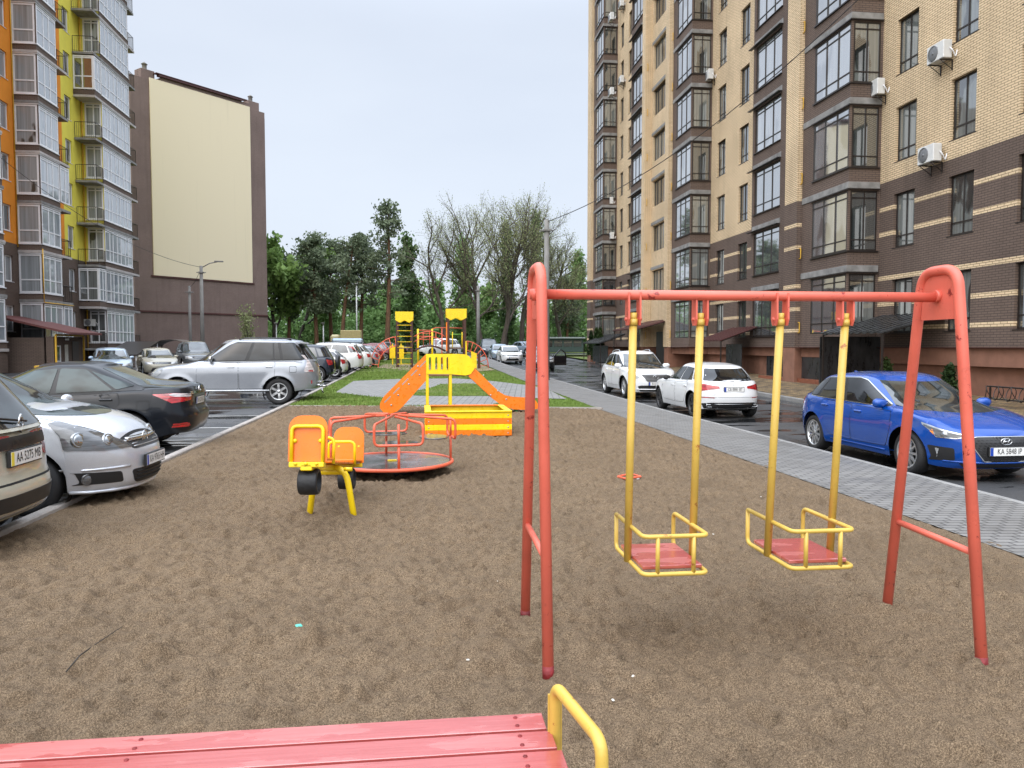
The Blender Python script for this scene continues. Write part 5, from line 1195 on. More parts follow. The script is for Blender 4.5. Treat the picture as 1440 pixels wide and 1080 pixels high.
def bendc(P, r, n=4):
    P = [Vector(p) for p in P]; o = []
    for i, b in enumerate(P):
        a, c = P[i-1], P[(i+1) % len(P)]; d1, d2 = a-b, c-b; q = min(r, d1.length*.45, d2.length*.45); s_, e = b+d1.normalized()*q, b+d2.normalized()*q
        for k in range(n+1): t = k/n; o.append(s_*(1-t)**2+b*2*t*(1-t)+e*t*t)
    return o
class Car:
    def __init__(s, name, label, cat, sp, x, y, z, heading, group=None):
        s.sp = sp; s.L, s.W, s.H = sp['L'], sp['W'], sp['H']; s.hw = s.W/2; s.root = thing(name, label, cat, (x, y, z), heading, group)
        s.fo = sp.get('fo', .88); s.xw = [s.L/2-s.fo, s.L/2-s.fo-sp['wb']]; s.r = sp.get('r', .325); s.col = sp['paint']; s.shell()
    def zed(s, S): k = s.sp['ze']; return float(np.interp(S, [a for a, _ in k], [b for _, b in k]))
    def roofz(s, S): k = s.sp['roof']; return float(np.interp(S, [a for a, _ in k], [b for _, b in k]))
    def shell(s):
        sp, L, hw = s.sp, s.L, s.hw; X = L/2; nf, mf, nr, mr = sp.get('plan', (6.5, 3.0, 9, 4.2)); Ra = s.r+sp.get('gap', .065)
        fr = sp.get('front', [(.18, .16), (.30, .04), (.48, .0), (.62, .03), (.74, .09), (.9, .2), (1.1, .3)]); rr = sp.get('rear', [(.2, .14), (.36, .02), (.55, .0), (.75, .03), (.95, .07), (1.2, .12)])
        wz = sp.get('wz', [(.15, .90), (.25, .945), (.40, .975), (.58, 1.0), (.72, .995), (.88, .965), (1.0, .93), (1.2, .90)])
        f = lambda k, z: float(np.interp(z, [a for a, _ in k], [b for _, b in k]))
        half = [(X*(1-yn**mf)**(1/nf), yn) for yn in (0, .1, .2, .3, .4, .5, .6, .7, .78, .85)]
        xs0 = half[-1][0]; rear = [(-X*(1-yn**mr)**(1/nr), yn) for yn in (.85, .75, .62, .48, .32, .16, 0)]; xs1 = rear[0][0]
        side = []
        for xw in s.xw: side += [xw+Ra*math.cos(a) for a in np.linspace(0, math.pi, 19)]
        for q in np.arange(xs1+.05, xs0-.04, .075):
            if all(abs(q-xw) > Ra+.02 for xw in s.xw): side.append(float(q))
        for xw in s.xw: side += [xw+Ra+.001, xw-Ra-.001]
        side = sorted({round(q, 4) for q in side if xs1 < q < xs0}, reverse=True)
        for q in side:
            n, m = (nf, mf) if q > 0 else (nr, mr); half.append((q, (1-(abs(q)/X)**n)**(1/m)))
        half += rear; s.half = half
        T = [0, .04, .10, .18, .27, .36, .45, .54, .63, .72, .80, .87, .93, .97, 1.0]; zsill = sp.get('sill', .22); bf, br = sp.get('bump', (.20, .26)); fl = sp.get('flare', .012)
        def pt(xn, yn, t):
            S = X-xn; ze = s.zed(S)-sp.get('noseDrop', .0); zb = float(np.interp(S, [0, .35, .6, L-.6, L-.3, L], [bf, bf, zsill, zsill, br, br]))
            for xw in s.xw:
                d = abs(xn-xw)
                if d < Ra: zb = max(zb, s.r+math.sqrt(max(0, Ra*Ra-d*d)))
            z = zb+(ze-zb)*t; k = (abs(xn)/X)**8
            x = xn-(f(fr, z)*k if xn > 0 else -f(rr, z)*k); y = yn*hw*f(wz, z)
            e = max(0, (t-.80)/.20); y *= 1-.045*e**2.2; x -= math.copysign(.05*e**2.2*k, xn)
            if fl:
                for xw in s.xw:
                    q = abs(math.hypot(x-xw, z-s.r)-Ra); y += fl*math.exp(-(q/.07)**2)*yn
            return (x, y, z)
        V = []; Fc = []; n = len(half); ring = [(a, b, 1) for a, b in half]+[(a, b, -1) for a, b in half[-2:0:-1]]; M = len(ring)
        for t in T:
            for xn, yn, sg in ring: p = pt(xn, yn, t); V.append((p[0], p[1]*sg, p[2]))
        for j in range(len(T)-1):
            for i in range(M): i2 = (i+1) % M; Fc.append((j*M+i2, j*M+i, (j+1)*M+i, (j+1)*M+i2))
        cr = sp.get('crown', .055); C9 = np.linspace(-1, 1, 11); o = len(V); top = (len(T)-1)*M
        for xn, yn in half:
            p = pt(xn, yn, 1.0)
            for c in C9: V.append((p[0], p[1]*c, p[2]+cr*(1-abs(c)**2.4)*min(1, yn*1.3)))
        for i in range(n-1):
            for j in range(10): a = o+i*11+j; Fc.append((a, a+11, a+12, a+1))
        sb = MB().add(V, Fc, 0, True)
        # greenhouse
        gb, gt = sp['gb'], sp['gt']; hb = hw*sp.get('hb', .925); htp = hw*sp.get('ht', .70); n5, m5, n6, m6 = sp.get('gplan', (4.2, 2.6, 6, 3.4))
        gh = [((1-yn**m5)**(1/n5), yn) for yn in (0, .14, .28, .42, .55, .67, .77, .85)]; q1 = gh[-1][0]; gr = [(-(1-yn**m6)**(1/n6), yn) for yn in (.86, .76, .64, .5, .34, .17, 0)]; q2 = gr[0][0]
        s.gfun = lambda xi: (1-min(1, abs(xi))**(n5 if xi > 0 else n6))**(1/(m5 if xi > 0 else m6))
        for q in np.linspace(q1, q2, 64)[1:-1]: gh.append((float(q), s.gfun(q)))
        gh += gr
        def gp(xi, yi, t):
            Sb = (gb[0]+gb[1])/2-xi*(gb[1]-gb[0])/2; St = (gt[0]+gt[1])/2-xi*(gt[1]-gt[0])/2
            S = Sb+(St-Sb)*t; w_ = hb+(htp-hb)*t**sp.get('tumble', 1.25); zb = s.zed(Sb)-.035; zt = s.roofz(St)-.05
            e = max(0, (t-.86)/.14); w_ -= .035*e**2; x = X-S
            return (x, yi*w_, zb+(zt-zb)*(t-.10*0*e))
        s.gp = gp; V = []; Fc = []; TG = [0, .1, .2, .3, .4, .5, .6, .7, .8, .87, .92, .96, 1.0]; ring = [(a, b, 1) for a, b in gh]+[(a, b, -1) for a, b in gh[-2:0:-1]]; M = len(ring)
        for t in TG:
            for xi, yi, sg in ring: p = gp(xi, yi, t); V.append((p[0], p[1]*sg, p[2]))
        for j in range(len(TG)-1):
            for i in range(M): i2 = (i+1) % M; Fc.append((j*M+i2, j*M+i, (j+1)*M+i, (j+1)*M+i2))
        o = len(V)
        for xi, yi in gh:
            p = gp(xi, yi, 1.0)
            for c in C9: V.append((p[0], p[1]*c, p[2]+.052*(1-abs(c)**2.6)*min(1, yi*1.4)))
        for i in range(len(gh)-1):
            for j in range(10): a = o+i*11+j; Fc.append((a, a+11, a+12, a+1))
        s.nb = len(sb.v); sb.add(V, Fc, 0, True); s.bvh = BVHTree.FromPolygons([Vector(v) for v in sb.v], [list(q) for q in sb.f])
        s.body = sb.build('body', s.col, s.root, fix=False)
        bm = bmesh.new(); bm.from_mesh(s.body.data); bmesh.ops.remove_doubles(bm, verts=bm.verts, dist=.0004); bmesh.ops.recalc_face_normals(bm, faces=bm.faces); bm.to_mesh(s.body.data); bm.free()
        # floor pan and dark wheel housings
        u = MB(); u.box(-X+.50, X-.62, -hw+.29, hw-.29, zsill-.03, min(.62, s.zed(.9)-.15))
        x0, x1 = s.xw[0]-Ra-.02, s.xw[1]+Ra+.02; u.box(x1, x0, -hw*.76, hw*.76, zsill-.02, zsill+.04)
        for xw in s.xw:
            yl = hw*min((1-min(1, abs(xw+e_*Ra)/X)**(nf if xw > 0 else nr))**(1/(mf if xw > 0 else mr)) for e_ in (-1, 1))*.955-.03
            for sg in (-1, 1):
                pts = [(xw+(Ra+.012)*math.cos(a), s.r+(Ra+.012)*math.sin(a)) for a in np.linspace(-.55, math.pi+.55, 15)]
                for (xa, za), (xb, zb_) in zip(pts, pts[1:]): u.add([(xa, sg*(hw-.28), za), (xb, sg*(hw-.28), zb_), (xb, sg*yl, zb_), (xa, sg*yl, za)], [(0, 1, 2, 3)])
        u.build('underbody', SEAM, s.root)
    # ---- projections on to the shell
    def hit(s, o, d):
        h = s.bvh.ray_cast(Vector(o), Vector(d))
        if h[0] is None: h = s.bvh.find_nearest(Vector(o)+Vector(d)*2.5)
        n = h[1]
        if n.dot(Vector(d)) > 0: n = -n
        return h[0], n
    def sp_(s, S, z, sg=1): return s.hit((s.L/2-S, sg*3, z), (0, -sg, 0))[0]
    def fp(s, y, z): return s.hit((4, y, z), (-1, 0, 0))[0]
    def rp(s, y, z): return s.hit((-4, y, z), (1, 0, 0))[0]
    def gpt(s, xi, t, sg=1): p = s.gp(xi, s.gfun(xi), t); return Vector((p[0], p[1]*sg, p[2]))
    def gend(s, yi, t, front=True):
        n5, m5, n6, m6 = s.sp.get('gplan', (4.2, 2.6, 6, 3.4)); xi = (1-abs(yi)**m5)**(1/n5) if front else -(1-abs(yi)**m6)**(1/n6)
        p = s.gp(xi, yi, t); return Vector(p)
    def patch(s, name, pts, d, mat, off=.0065, parent=None, res=.05, skirt=.012, rnd=0, label=None):
        d = Vector(d).normalized(); P = bendc(pts, rnd) if rnd else [Vector(p) for p in pts]
        e1 = Vector((0, 0, 1)).cross(d).normalized() if abs(d.z) < .95 else Vector((0, 1, 0)); e2 = d.cross(e1); Q = []
        for a, b in zip(P, P[1:]+P[:1]):
            k = max(1, int((b-a).length/res)); Q += [a+(b-a)*(i/k) for i in range(k)]
        q2 = [Vector((p.dot(e1), p.dot(e2))) for p in Q]; n = len(q2); dd = P[0].dot(d)-0
        xs = [p.x for p in q2]; ys = [p.y for p in q2]; pin = []
        gx_, gy_ = np.meshgrid(np.arange(min(xs)+res*.6, max(xs), res), np.arange(min(ys)+res*.6, max(ys), res)); gx_, gy_ = gx_.ravel(), gy_.ravel()
        if len(gx_):
            k = inside([tuple(p) for p in q2], gx_, gy_); pin = [Vector((a, b)) for a, b in zip(gx_[k], gy_[k])]
        r_ = delaunay_2d_cdt(q2+pin, [(i, (i+1) % n) for i in range(n)], [], 1, 1e-5); V = []
        for p in r_[0]:
            h, nn = s.hit(e1*p.x+e2*p.y-d*4, d); V.append((h, nn))
        v = [h+nn*off for h, nn in V]; mb = MB().add(v, [tuple(f) for f in r_[2]], 0, True)
        if skirt:
            cnt = {}
            for f in r_[2]:
                for a, b in zip(f, list(f[1:])+[f[0]]): cnt[(a, b)] = 1
            ed = [(a, b) for (a, b) in cnt if (b, a) not in cnt]
            for a, b in ed: mb.add([v[a], v[b], V[b][0]-V[b][1]*skirt, V[a][0]-V[a][1]*skirt], [(1, 0, 3, 2)], 0, False)
        o = mb.build(name, mat, parent or s.root)
        me = o.data
        if len(me.polygons):                         # face outwards
            c = sum((p.normal.dot(d)*p.area for p in list(me.polygons)[:len(r_[2])]))
            if c > 0: me.flip_normals()
        if label: o['label'] = label
        return o
    def side(s, name, poly, mat, sides=(1, -1), **kw):
        return [s.patch(name, [(s.L/2-a, sg*1.0, z) for a, z in poly], (0, -sg, 0), mat, **kw) for sg in sides]
    def front(s, name, poly, mat, **kw): return s.patch(name, [(s.L/2+.5, y, z) for y, z in poly], (-1, 0, 0), mat, **kw)
    def rear(s, name, poly, mat, **kw): return s.patch(name, [(-s.L/2-.5, y, z) for y, z in poly], (1, 0, 0), mat, **kw)
    def mixed(s, name, pts, mat, phi, front=True, sides=(1, -1), **kw):
        """pts: ('f'|'r'|'s', a, z) on the left side; projected along a diagonal"""
        o = []; kw.setdefault('res', .04); kw['off'] = kw.get('off', .004)+.004
        for sg in sides:
            P = []
            for k, a, z in pts: P.append(s.fp(a*sg, z) if k == 'f' else s.rp(a*sg, z) if k == 'r' else s.sp_(a, z, sg))
            d = (-math.cos(phi) if front else math.cos(phi), -sg*math.sin(phi), 0); o.append(s.patch(name, P, d, mat, **kw))
        return o
    def glasses(s, win, screen=(.83, .05, .90), back=(.84, .10, .88), gm=None, gm_side=None, gm_back=None, pillar=True):
        gm = gm or CG
        if pillar:
            a = max(w[0][0] for w in win); b = min(min(q[0] for q in w) for w in win)
        for sg in (1, -1):
            for w in win: s.patch('side_window', [s.gpt(xi, t, sg) for xi, t in w], (0, -sg, 0), gm_side or gm, .010, res=.05, rnd=.035)
        y, t0, t1 = screen; s.patch('windscreen', [s.gend(q, t0) for q in np.linspace(-y, y, 9)]+[s.gend(q, t1) for q in np.linspace(y, -y, 9)], (-1, 0, 0), gm, .005, res=.09)
        if back:
            y, t0, t1 = back; s.patch('rear_window', [s.gend(q, t0, False) for q in np.linspace(-y, y, 7)]+[s.gend(q, t1, False) for q in np.linspace(y, -y, 7)], (1, 0, 0), gm_back or gm_side or gm, .005, res=.08, rnd=.03)
    def surround(s, poly, mat=None, off=.004):                 # dark or chrome window surround under the side glass
        for sg in (1, -1): s.patch('window_trim', [s.gpt(xi, t, sg) for xi, t in poly], (0, -sg, 0), mat or TRIM, off, res=.05, rnd=.05)
    def doors(s, polys, handles=()):
        for sg in (1, -1):
            for i, p in enumerate(polys):
                pts = [Vector((s.L/2-a, sg*1.0, z)) for a, z in p]; c = sum(pts, Vector())/len(pts)
                s.patch('door_seam', pts, (0, -sg, 0), SEAM, .0015, res=.09, skirt=0, rnd=.05)
                q = [c+(v-c)*1.0-Vector((math.copysign(.007, (v-c).x), 0, math.copysign(.007, (v-c).z))) for v in pts]
                d = s.patch('door', q, (0, -sg, 0), s.col, .0032, res=.09, skirt=0, rnd=.05)
                if i < len(handles):
                    a, z = handles[i][:2]; hm = handles[i][2] if len(handles[i]) > 2 else s.col; h = s.sp_(a, z, sg); b = MB(); x0 = s.L/2-a
                    b.rbox(x0-.10, x0+.10, h.y-.03 if sg > 0 else h.y-.028, h.y+.028 if sg > 0 else h.y+.03, z-.016, z+.016, .012); b.build('handle', hm, d)
    def wheels(s, spokes=5, rim=None, twin=False, cover=False, bg=None, wd=.21, rr=.68, width=.5):
        r = s.r; rim = rim or ALLOY; tm = MB(); w2 = wd/2
        tm.lathe([(r*rr, -w2*.8), (r*rr+.01, -w2*.98), (r*.86, -w2*1.05), (r*.96, -w2*.92), (r, -w2*.6), (r, w2*.6), (r*.96, w2*.92), (r*.86, w2*1.05), (r*rr+.01, w2*.98), (r*rr, w2*.8)], 34, axis='y'); rm = MB(); Ri = r*rr
        rm.lathe([(Ri+.004, w2*.98), (Ri-.004, w2*1.0), (Ri-.022, w2*.93), (Ri-.028, w2*.5), (Ri-.03, -w2*.6)], 34, axis='y'); bgm = MB(); bgm.lathe([(0, w2*.25), (Ri-.02, w2*.2)], 24, axis='y')
        rm.lathe([(0, w2*.86), (.05, w2*.84), (.062, w2*.6)], 16, axis='y')
        for k in range(spokes):
            for o_ in ((-.13, .13) if twin else (0,)):
                a = 2*math.pi*k/spokes+o_*(1.4 if spokes > 5 else 1); M = Matrix.Rotation(a, 4, 'Y'); wi, wo = (.020, .017) if twin else (.030*width*2, .024*width*2)
                vs = []
                for rad, hw_, yy in ((.03, wi, w2*.80), (Ri*.55, wi*.9, w2*.88), (Ri-.012, wo*1.2, w2*.86)):
                    vs += [(-hw_, yy-.03, rad), (hw_, yy-.03, rad), (hw_*.7, yy, rad), (-hw_*.7, yy, rad)]
                rm.add([M @ Vector(v) for v in vs], [(0, 1, 5, 4), (1, 2, 6, 5), (2, 3, 7, 6), (3, 0, 4, 7), (4, 5, 9, 8), (5, 6, 10, 9), (6, 7, 11, 10), (7, 4, 8, 11)])
        to = ro = bo = None
        for xw in s.xw:
            for sg in (1, -1):
                if to is None: to = tm.build('wheel', TYRE, s.root); ro = rm.build('rim', rim, to); bo = bgm.build('brake_disc', bg or TRIM, to); t_ = to
                else:
                    t_ = bpy.data.objects.new('wheel', to.data); COL.objects.link(t_); t_.parent = s.root
                    for q in (ro, bo): c = bpy.data.objects.new(q.name.split('.')[0], q.data); COL.objects.link(c); c.parent = t_
                nf_, mf_, nr_, mr_ = s.sp.get('plan', (6.5, 3.0, 9, 4.2)); yw = s.hw*(1-(abs(xw)/(s.L/2))**(nf_ if xw > 0 else nr_))**(1/(mf_ if xw > 0 else mr_))*.985
                t_.location = (xw, sg*(yw-.02-w2), r); t_.rotation_euler = (0, R(17)+xw, 0 if sg > 0 else math.pi)
    def mirrors(s, xi=.70, t=.10, mat=None, sz=1.0, dz=.0, dark_base=True):
        for sg in (1, -1):
            p = s.gpt(xi, t, sg); b = MB(); c = (p.x-.02, p.y+sg*.14, p.z+.035+dz)
            vs = MB().lathe([(0, -.11), (.55, -.10), (.85, -.06), (1, .0), (.85, .05), (.6, .065), (0, .07)], 14, axis='y').v
            b.lathe([(.001, -.115), (.05, -.108), (.078, -.06), (.085, .0), (.08, .05), (.05, .09), (.001, .098)], 14, axis='y', smooth=True)
            b.v = [(c[0]+x*.75*sz*(1.0 if x > 0 else .45), c[1]+sg*y*sz, c[2]+z*.82*sz) for x, y, z in b.v]; m_ = b.build('side_mirror', mat or s.col, s.root, fix=True)
            g = MB(); g.tube([(p.x+.01, p.y-sg*.03, p.z+.0), (c[0]+.01, c[1]-sg*.06, c[2]-.03)], .022, 8); g.build('mirror_arm', TRIM, m_)
    def plate(s, txt, z, front=True, y=0.0, parent=None, frame=True, tilt=0.0, old=False, sz=.52, off=.012, text=True):
        h = s.fp(y, z) if front else s.rp(y, z); sg = 1 if front else -1
        M = Matrix.Translation((h.x+sg*off, y, z)) @ Matrix.Rotation(sg*tilt, 4, 'Y') @ Matrix(((0, 0, sg), (sg, 0, 0), (0, 1, 0))).to_4x4()   # local x right as read, y up, z out
        b = MB(); b.rbox(-sz/2-.012, sz/2+.012, -.068, .068, -.03, .0, .006, M=M); p = b.build('number_plate', PLK, s.root, fix=True)
        b = MB(); b.box(-sz/2, sz/2, -.056, .056, .0005, .003, 0, M=M); b.build('plate_face', PLW, p, fix=True)
        b = MB(); b.box(-sz/2+.002, -sz/2+.045, -.054, .054, .0032, .005, 0, M=M); b.build('plate_band', PLY if old else PLB, p, fix=True)
        if text: b = MB(); text_mb(txt, .098, M @ Matrix.Translation((.025, 0, .0056)) @ Matrix.Diagonal((.80, 1.12, 1, 1)), b); b.build('plate_text', PLK, p)
        return p
    def bars(s, name, y0, y1, zs, mat, thick=.012, off=.012, front=True, parent=None, n=9):   # grille bars following the nose
        b = MB()
        for z in zs:
            P = [(s.fp(y, z) if front else s.rp(y, z))+Vector(((off if front else -off), 0, 0)) for y in np.linspace(y0, y1, n)]; b.tube(P, thick, 6)
        return b.build(name, mat, parent or s.root)
    def rim(s, name, poly, mat, r=.01, off=.012, parent=None, front=True):
        P = bendc([(0, y, z) for y, z in poly], .03); b = MB(); b.tube([(s.fp(p.y, p.z) if front else s.rp(p.y, p.z))+Vector((off if front else -off, 0, 0)) for p in P], r, 6, closed=True); return b.build(name, mat, parent or s.root)
    def wiper(s, front=True, y0=-.45, y1=.15, t0=.05, t1=.16):
        b = MB(); d = Vector((.025 if front else -.025, 0, .012)); P = [s.gend(q, t, front)+d for q, t in zip(np.linspace(y0, y1, 6), np.linspace(t0, t1, 6))]; b.tube(P, .010, 6); b.build('wiper', TRIM, s.root)
    def rails(s, mat=None, x0=.55, x1=-.75, h=.05):
        for sg in (1, -1):
            b = MB(); P = []
            for i, xi in enumerate(np.linspace(x0, x1, 9)): p = s.gpt(xi, 1.0, sg); P.append((p.x, p.y*.93, p.z+.03+h*(0 if i in (0, 8) else 1)))
            b.tube(bend(P, .05, 3), .018, 8); b.build('roof_rail', mat or TRIM, s.root)
    def antenna(s, xi=-.85):
        p = s.gp(xi, 0, 1); b = MB(); b.prism([(p[0]+.1, p[2]+.03), (p[0]-.06, p[2]+.03), (p[0]-.07, p[2]+.09)], -.02, .02, 'y'); b.build('antenna_fin', s.col, s.root, fix=True)
def base_spec(kind, **kw):
    if kind == 'sedan':
        L, H = kw.get('L', 4.6), kw.get('H', 1.46); d = dict(L=L, W=1.78, H=H, wb=2.7, fo=.93, r=.32, ze=[(0, .62), (.2, .72), (.7, .86), (1.1, .92), (2.4, .95), (3.4, .98), (L-.55, 1.0), (L-.1, 1.0), (L, .97)], gb=(1.02, L-.55), gt=(2.05, L-1.42), roof=[(2.0, H-.06), (2.5, H-.002), (2.9, H), (L-1.4, H-.08)], rear=[(.2, .16), (.36, .03), (.55, .0), (.75, .03), (.9, .05), (1.05, .07)])
    elif kind == 'hatch':
        L, H = kw.get('L', 4.35), kw.get('H', 1.45); d = dict(L=L, W=1.79, H=H, wb=2.65, fo=.88, r=.32, ze=[(0, .62), (.2, .72), (.7, .86), (1.1, .92), (2.4, .955), (3.4, .99), (L-.3, 1.0), (L, .98)], gb=(1.02, L-.10), gt=(1.98, L-.56), roof=[(1.95, H-.05), (2.4, H), (3.0, H-.015), (L-.5, H-.08)])
    else:
        L, H = kw.get('L', 4.6), kw.get('H', 1.69); d = dict(L=L, W=1.84, H=H, wb=2.66, fo=.9, r=.355, sill=.28, bump=(.24, .32), ze=[(0, .76), (.2, .87), (.8, .99), (1.15, 1.04), (2.4, 1.06), (3.5, 1.09), (L-.3, 1.10), (L, 1.07)], gb=(1.08, L-.06), gt=(1.95, L-.38), roof=[(1.9, H-.06), (2.4, H-.005), (3.2, H), (L-.35, H-.06)],
                 front=[(.24, .14), (.38, .03), (.6, .0), (.76, .03), (.9, .09), (1.1, .2)], rear=[(.3, .10), (.42, .01), (.6, .0), (.85, .02), (1.05, .04), (1.3, .1)], wz=[(.2, .92), (.32, .955), (.5, .985), (.7, 1.0), (.85, .995), (1.0, .965), (1.15, .93), (1.3, .9)])
    d.update(kw); return d
def generic(name, label, cat, kind, sp, x, y, z, hd, group=None, plate=None, lightm=None, fronts=True, rails=False, dark_lower=False):
    """a complete everyday car for the middle and far distance"""
    c = Car(name, label, cat, sp, x, y, z, hd, group); hw = c.hw; z0 = c.zed(.25); zt = c.zed(c.L-.1)
    W1 = [(.80, .10), (.64, .80), (.10, .86), (.06, .10)]; W2 = [(.02, .10), (.05, .86), (-.52, .84), (-.60, .12)]
    if kind == 'sedan': W2 = [(.02, .10), (.05, .86), (-.55, .82), (-.72, .14)]; c.glasses([W1, W2])
    else: W3 = [(-.65, .14), (-.58, .82), (-.80, .74), (-.86, .2)]; c.glasses([W1, W2, W3], gm_back=CG)
    lf = c.fo+.32+.1
    c.doors([[(1.35, .36), (1.22, .60), (1.18, c.zed(1.2)-.06), (2.30, c.zed(2.3)-.05), (2.32, .34)], [(2.34, .34), (2.34, c.zed(2.34)-.05), (3.28, c.zed(3.3)-.06), (3.22, .62), (2.98, .36)]], ((2.15, c.zed(2.15)-.16), (3.12, c.zed(3.1)-.16)))
    c.mixed('headlight', [('f', .50*hw, z0-.13), ('f', .50*hw, z0-.04), ('f', .86*hw, z0+.0), ('s', .42, z0+.03), ('s', .36, z0-.06), ('f', .86*hw, z0-.15)], lightm or HEAD, .6, rnd=.02)
    c.front('grille', [(-.40, z0-.13), (.40, z0-.13), (.44, z0-.03), (-.44, z0-.03)], TRIM, rnd=.02); c.bars('grille_bar', -.38, .38, (z0-.06, z0-.10), CHROME, .008)
    c.front('bumper_intake', [(-.52, .26), (.52, .26), (.44, .42), (-.44, .42)], TRIM, rnd=.03); 
    if plate: c.plate(plate, .47, True, text=True)
    c.mixed('taillight', [('r', .56*hw, zt-.28), ('r', .58*hw, zt-.12), ('r', .87*hw, zt-.07), ('s', c.L-.30, zt-.07), ('s', c.L-.25, zt-.22), ('r', .87*hw, zt-.32)], RED_L, .6, front=False, rnd=.02)
    if plate: c.plate(plate, zt-.28, False, text=True)
    c.rear('bumper_trim', [(-.6, .28), (.6, .28), (.6, .36), (-.6, .36)], TRIM, rnd=.02)
    if dark_lower: c.side('sill_cladding', [(1.4, .28), (1.4, .40), (3.1, .40), (3.1, .28)], TRIM)
    c.wheels(5); c.mirrors(); c.wiper()
    if rails: c.rails()
    return c
# ================================================================== CARS: the fleet
P_SILV = paint('paint_silver', (.60, .62, .66, 1), .45, .3); P_SILV2 = paint('paint_silver_white', (.31, .33, .365, 1), .45, .3); P_DARK = paint('paint_graphite', (.007, .009, .013, 1), .0, .28, .35); P_BEIGE = paint('paint_beige', (.50, .48, .385, 1), .25, .34)
P_WHITE = paint('paint_white', (.72, .73, .74, 1), 0, .3); P_PEARL = paint('paint_pearl', (.66, .67, .66, 1), .1, .3); P_BLUE = paint('paint_blue', (.001, .062, .34, 1), .2, .26); P_NAVY = paint('paint_navy', (.012, .018, .032, 1), .3, .3); P_LBLUE = paint('paint_light_blue', (.28, .36, .45, 1), .4, .3)
P_OLDB = paint('paint_old_beige', (.30, .285, .23, 1), .1, .45); P_RED = paint('paint_red', (.16, .018, .022, 1), .2, .3); P_BLK = paint('paint_black', (.010, .010, .012, 1), .2, .26); P_GREY = paint('paint_grey', (.10, .11, .12, 1), .4, .3)
FACE_L = math.pi   # heading of a car whose nose points to -X

# ---- silver long off-roader, side on, beside the lawn
sp = base_spec('suv', L=4.82, W=1.90, H=1.95, wb=2.79, fo=.92, r=.385, sill=.40, bump=(.34, .45), paint=P_SILV2, flare=.03, gap=.075,
    ze=[(0, .92), (.15, 1.04), (.6, 1.12), (1.1, 1.17), (1.45, 1.26), (2.4, 1.28), (3.6, 1.30), (4.5, 1.31), (4.82, 1.29)], gb=(1.22, 4.74), gt=(2.06, 4.34), roof=[(2.0, 1.87), (2.4, 1.92), (3.2, 1.94), (4.0, 1.92), (4.4, 1.86)], hb=.93, ht=.76,
    front=[(.34, .2), (.5, .05), (.7, .0), (.9, .02), (1.0, .06), (1.2, .15)], rear=[(.45, .05), (.55, .0), (.75, .0), (.95, .04), (1.2, .09), (1.4, .12)], wz=[(.3, .93), (.45, .965), (.7, .985), (.95, 1.0), (1.08, .985), (1.2, .94), (1.4, .9)])
c = Car('off_road_suv', 'large silver off-road wagon seen side on with roof rails, nose to the left', 'car', sp, -5.42, 23.92, -.055, FACE_L+R(2))
c.surround([(.80, .04), (.66, .80), (.55, .93), (-.80, .93), (-.90, .62), (-.86, .10), (-.80, .04)])
c.glasses([[(.76, .08), (.60, .86), (.17, .88), (.13, .08)], [(.07, .08), (.11, .88), (-.30, .88), (-.33, .08)], [(-.36, .08), (-.33, .88), (-.42, .88), (-.45, .08)], [(-.50, .08), (-.48, .88), (-.78, .88), (-.87, .62), (-.80, .10)]], gm_side=CGP)
c.doors([[(1.62, .48), (1.42, .62), (1.44, 1.20), (2.58, 1.24), (2.58, .46)], [(2.60, .46), (2.60, 1.24), (3.62, 1.26), (3.60, .80), (3.30, .48)]], ((2.38, 1.10, CHROME), (3.45, 1.10, CHROME)))
c.side('fuel_cap', [(4.02, .94), (4.02, 1.12), (4.22, 1.12), (4.22, .94)], SEAM, sides=(1,), off=.0015, skirt=0, rnd=.03); c.side('fuel_flap', [(4.03, .95), (4.03, 1.11), (4.21, 1.11), (4.21, .95)], P_SILV2, sides=(1,), off=.0032, skirt=0, rnd=.03)
c.mixed('taillight', [('r', .68, .96), ('r', .70, 1.44), ('r', .76, 1.45), ('s', 4.50, 1.29), ('s', 4.42, .98), ('r', .87, .94)], CLEAR_L, .75, front=False, rnd=.02); c.mixed('light_band', [('r', .74, .96), ('r', .74, 1.0), ('s', 4.55, 1.0), ('s', 4.55, .97)], RED_L, .75, front=False, off=.008)
c.mixed('headlight', [('f', .5, .85), ('f', .5, .97), ('f', .8, 1.0), ('s', .5, 1.04), ('s', .45, .92), ('f', .8, .84)], HEAD, .6, rnd=.02); c.front('grille', [(-.42, .72), (.42, .72), (.46, .98), (-.46, .98)], TRIM, rnd=.03)
c.bars('grille_bar', -.4, .4, (.78, .85, .92), CHROME, .016); c.wheels(6, width=.75, wd=.25, rr=.64); c.mirrors(.70, .12, CHROME, 1.25); c.rails(h=.035); c.wiper()
b = MB(); b.rbox(-1.05, 1.05, .84, .97, .40, .44, .012); b.rbox(-1.05, 1.05, -.97, -.84, .40, .44, .012); b.build('running_board', ALLOY, c.root)
b = MB(); p = c.gp(-1, 0, 1); b.prism([(p[0]+.05, p[2]+.03), (p[0]-.22, p[2]-.015), (p[0]-.20, p[2]-.045), (p[0]+.05, p[2]-.02)], -.58, .58, 'y'); b.build('roof_spoiler', P_SILV2, c.root, fix=True)
b = MB(); b.tube([(-2.43, -.5, .62), (-2.43, .5, .62)], .035, 10); b.rbox(-2.46, -2.36, -.62, .62, .5, .58, .02); b.tube([(-2.4, .1, .5), (-2.62, .1, .5)], .03, 8); b.tube(bend([(-2.45, .2, .42), (-2.52, .2, .30), (-2.45, -.1, .30), (-2.45, -.1, .42)], .08), .02, 8); b.build('tow_bumper', CHROME, c.root)
c.plate('KA 1724 OE', .66, False, y=-.38)
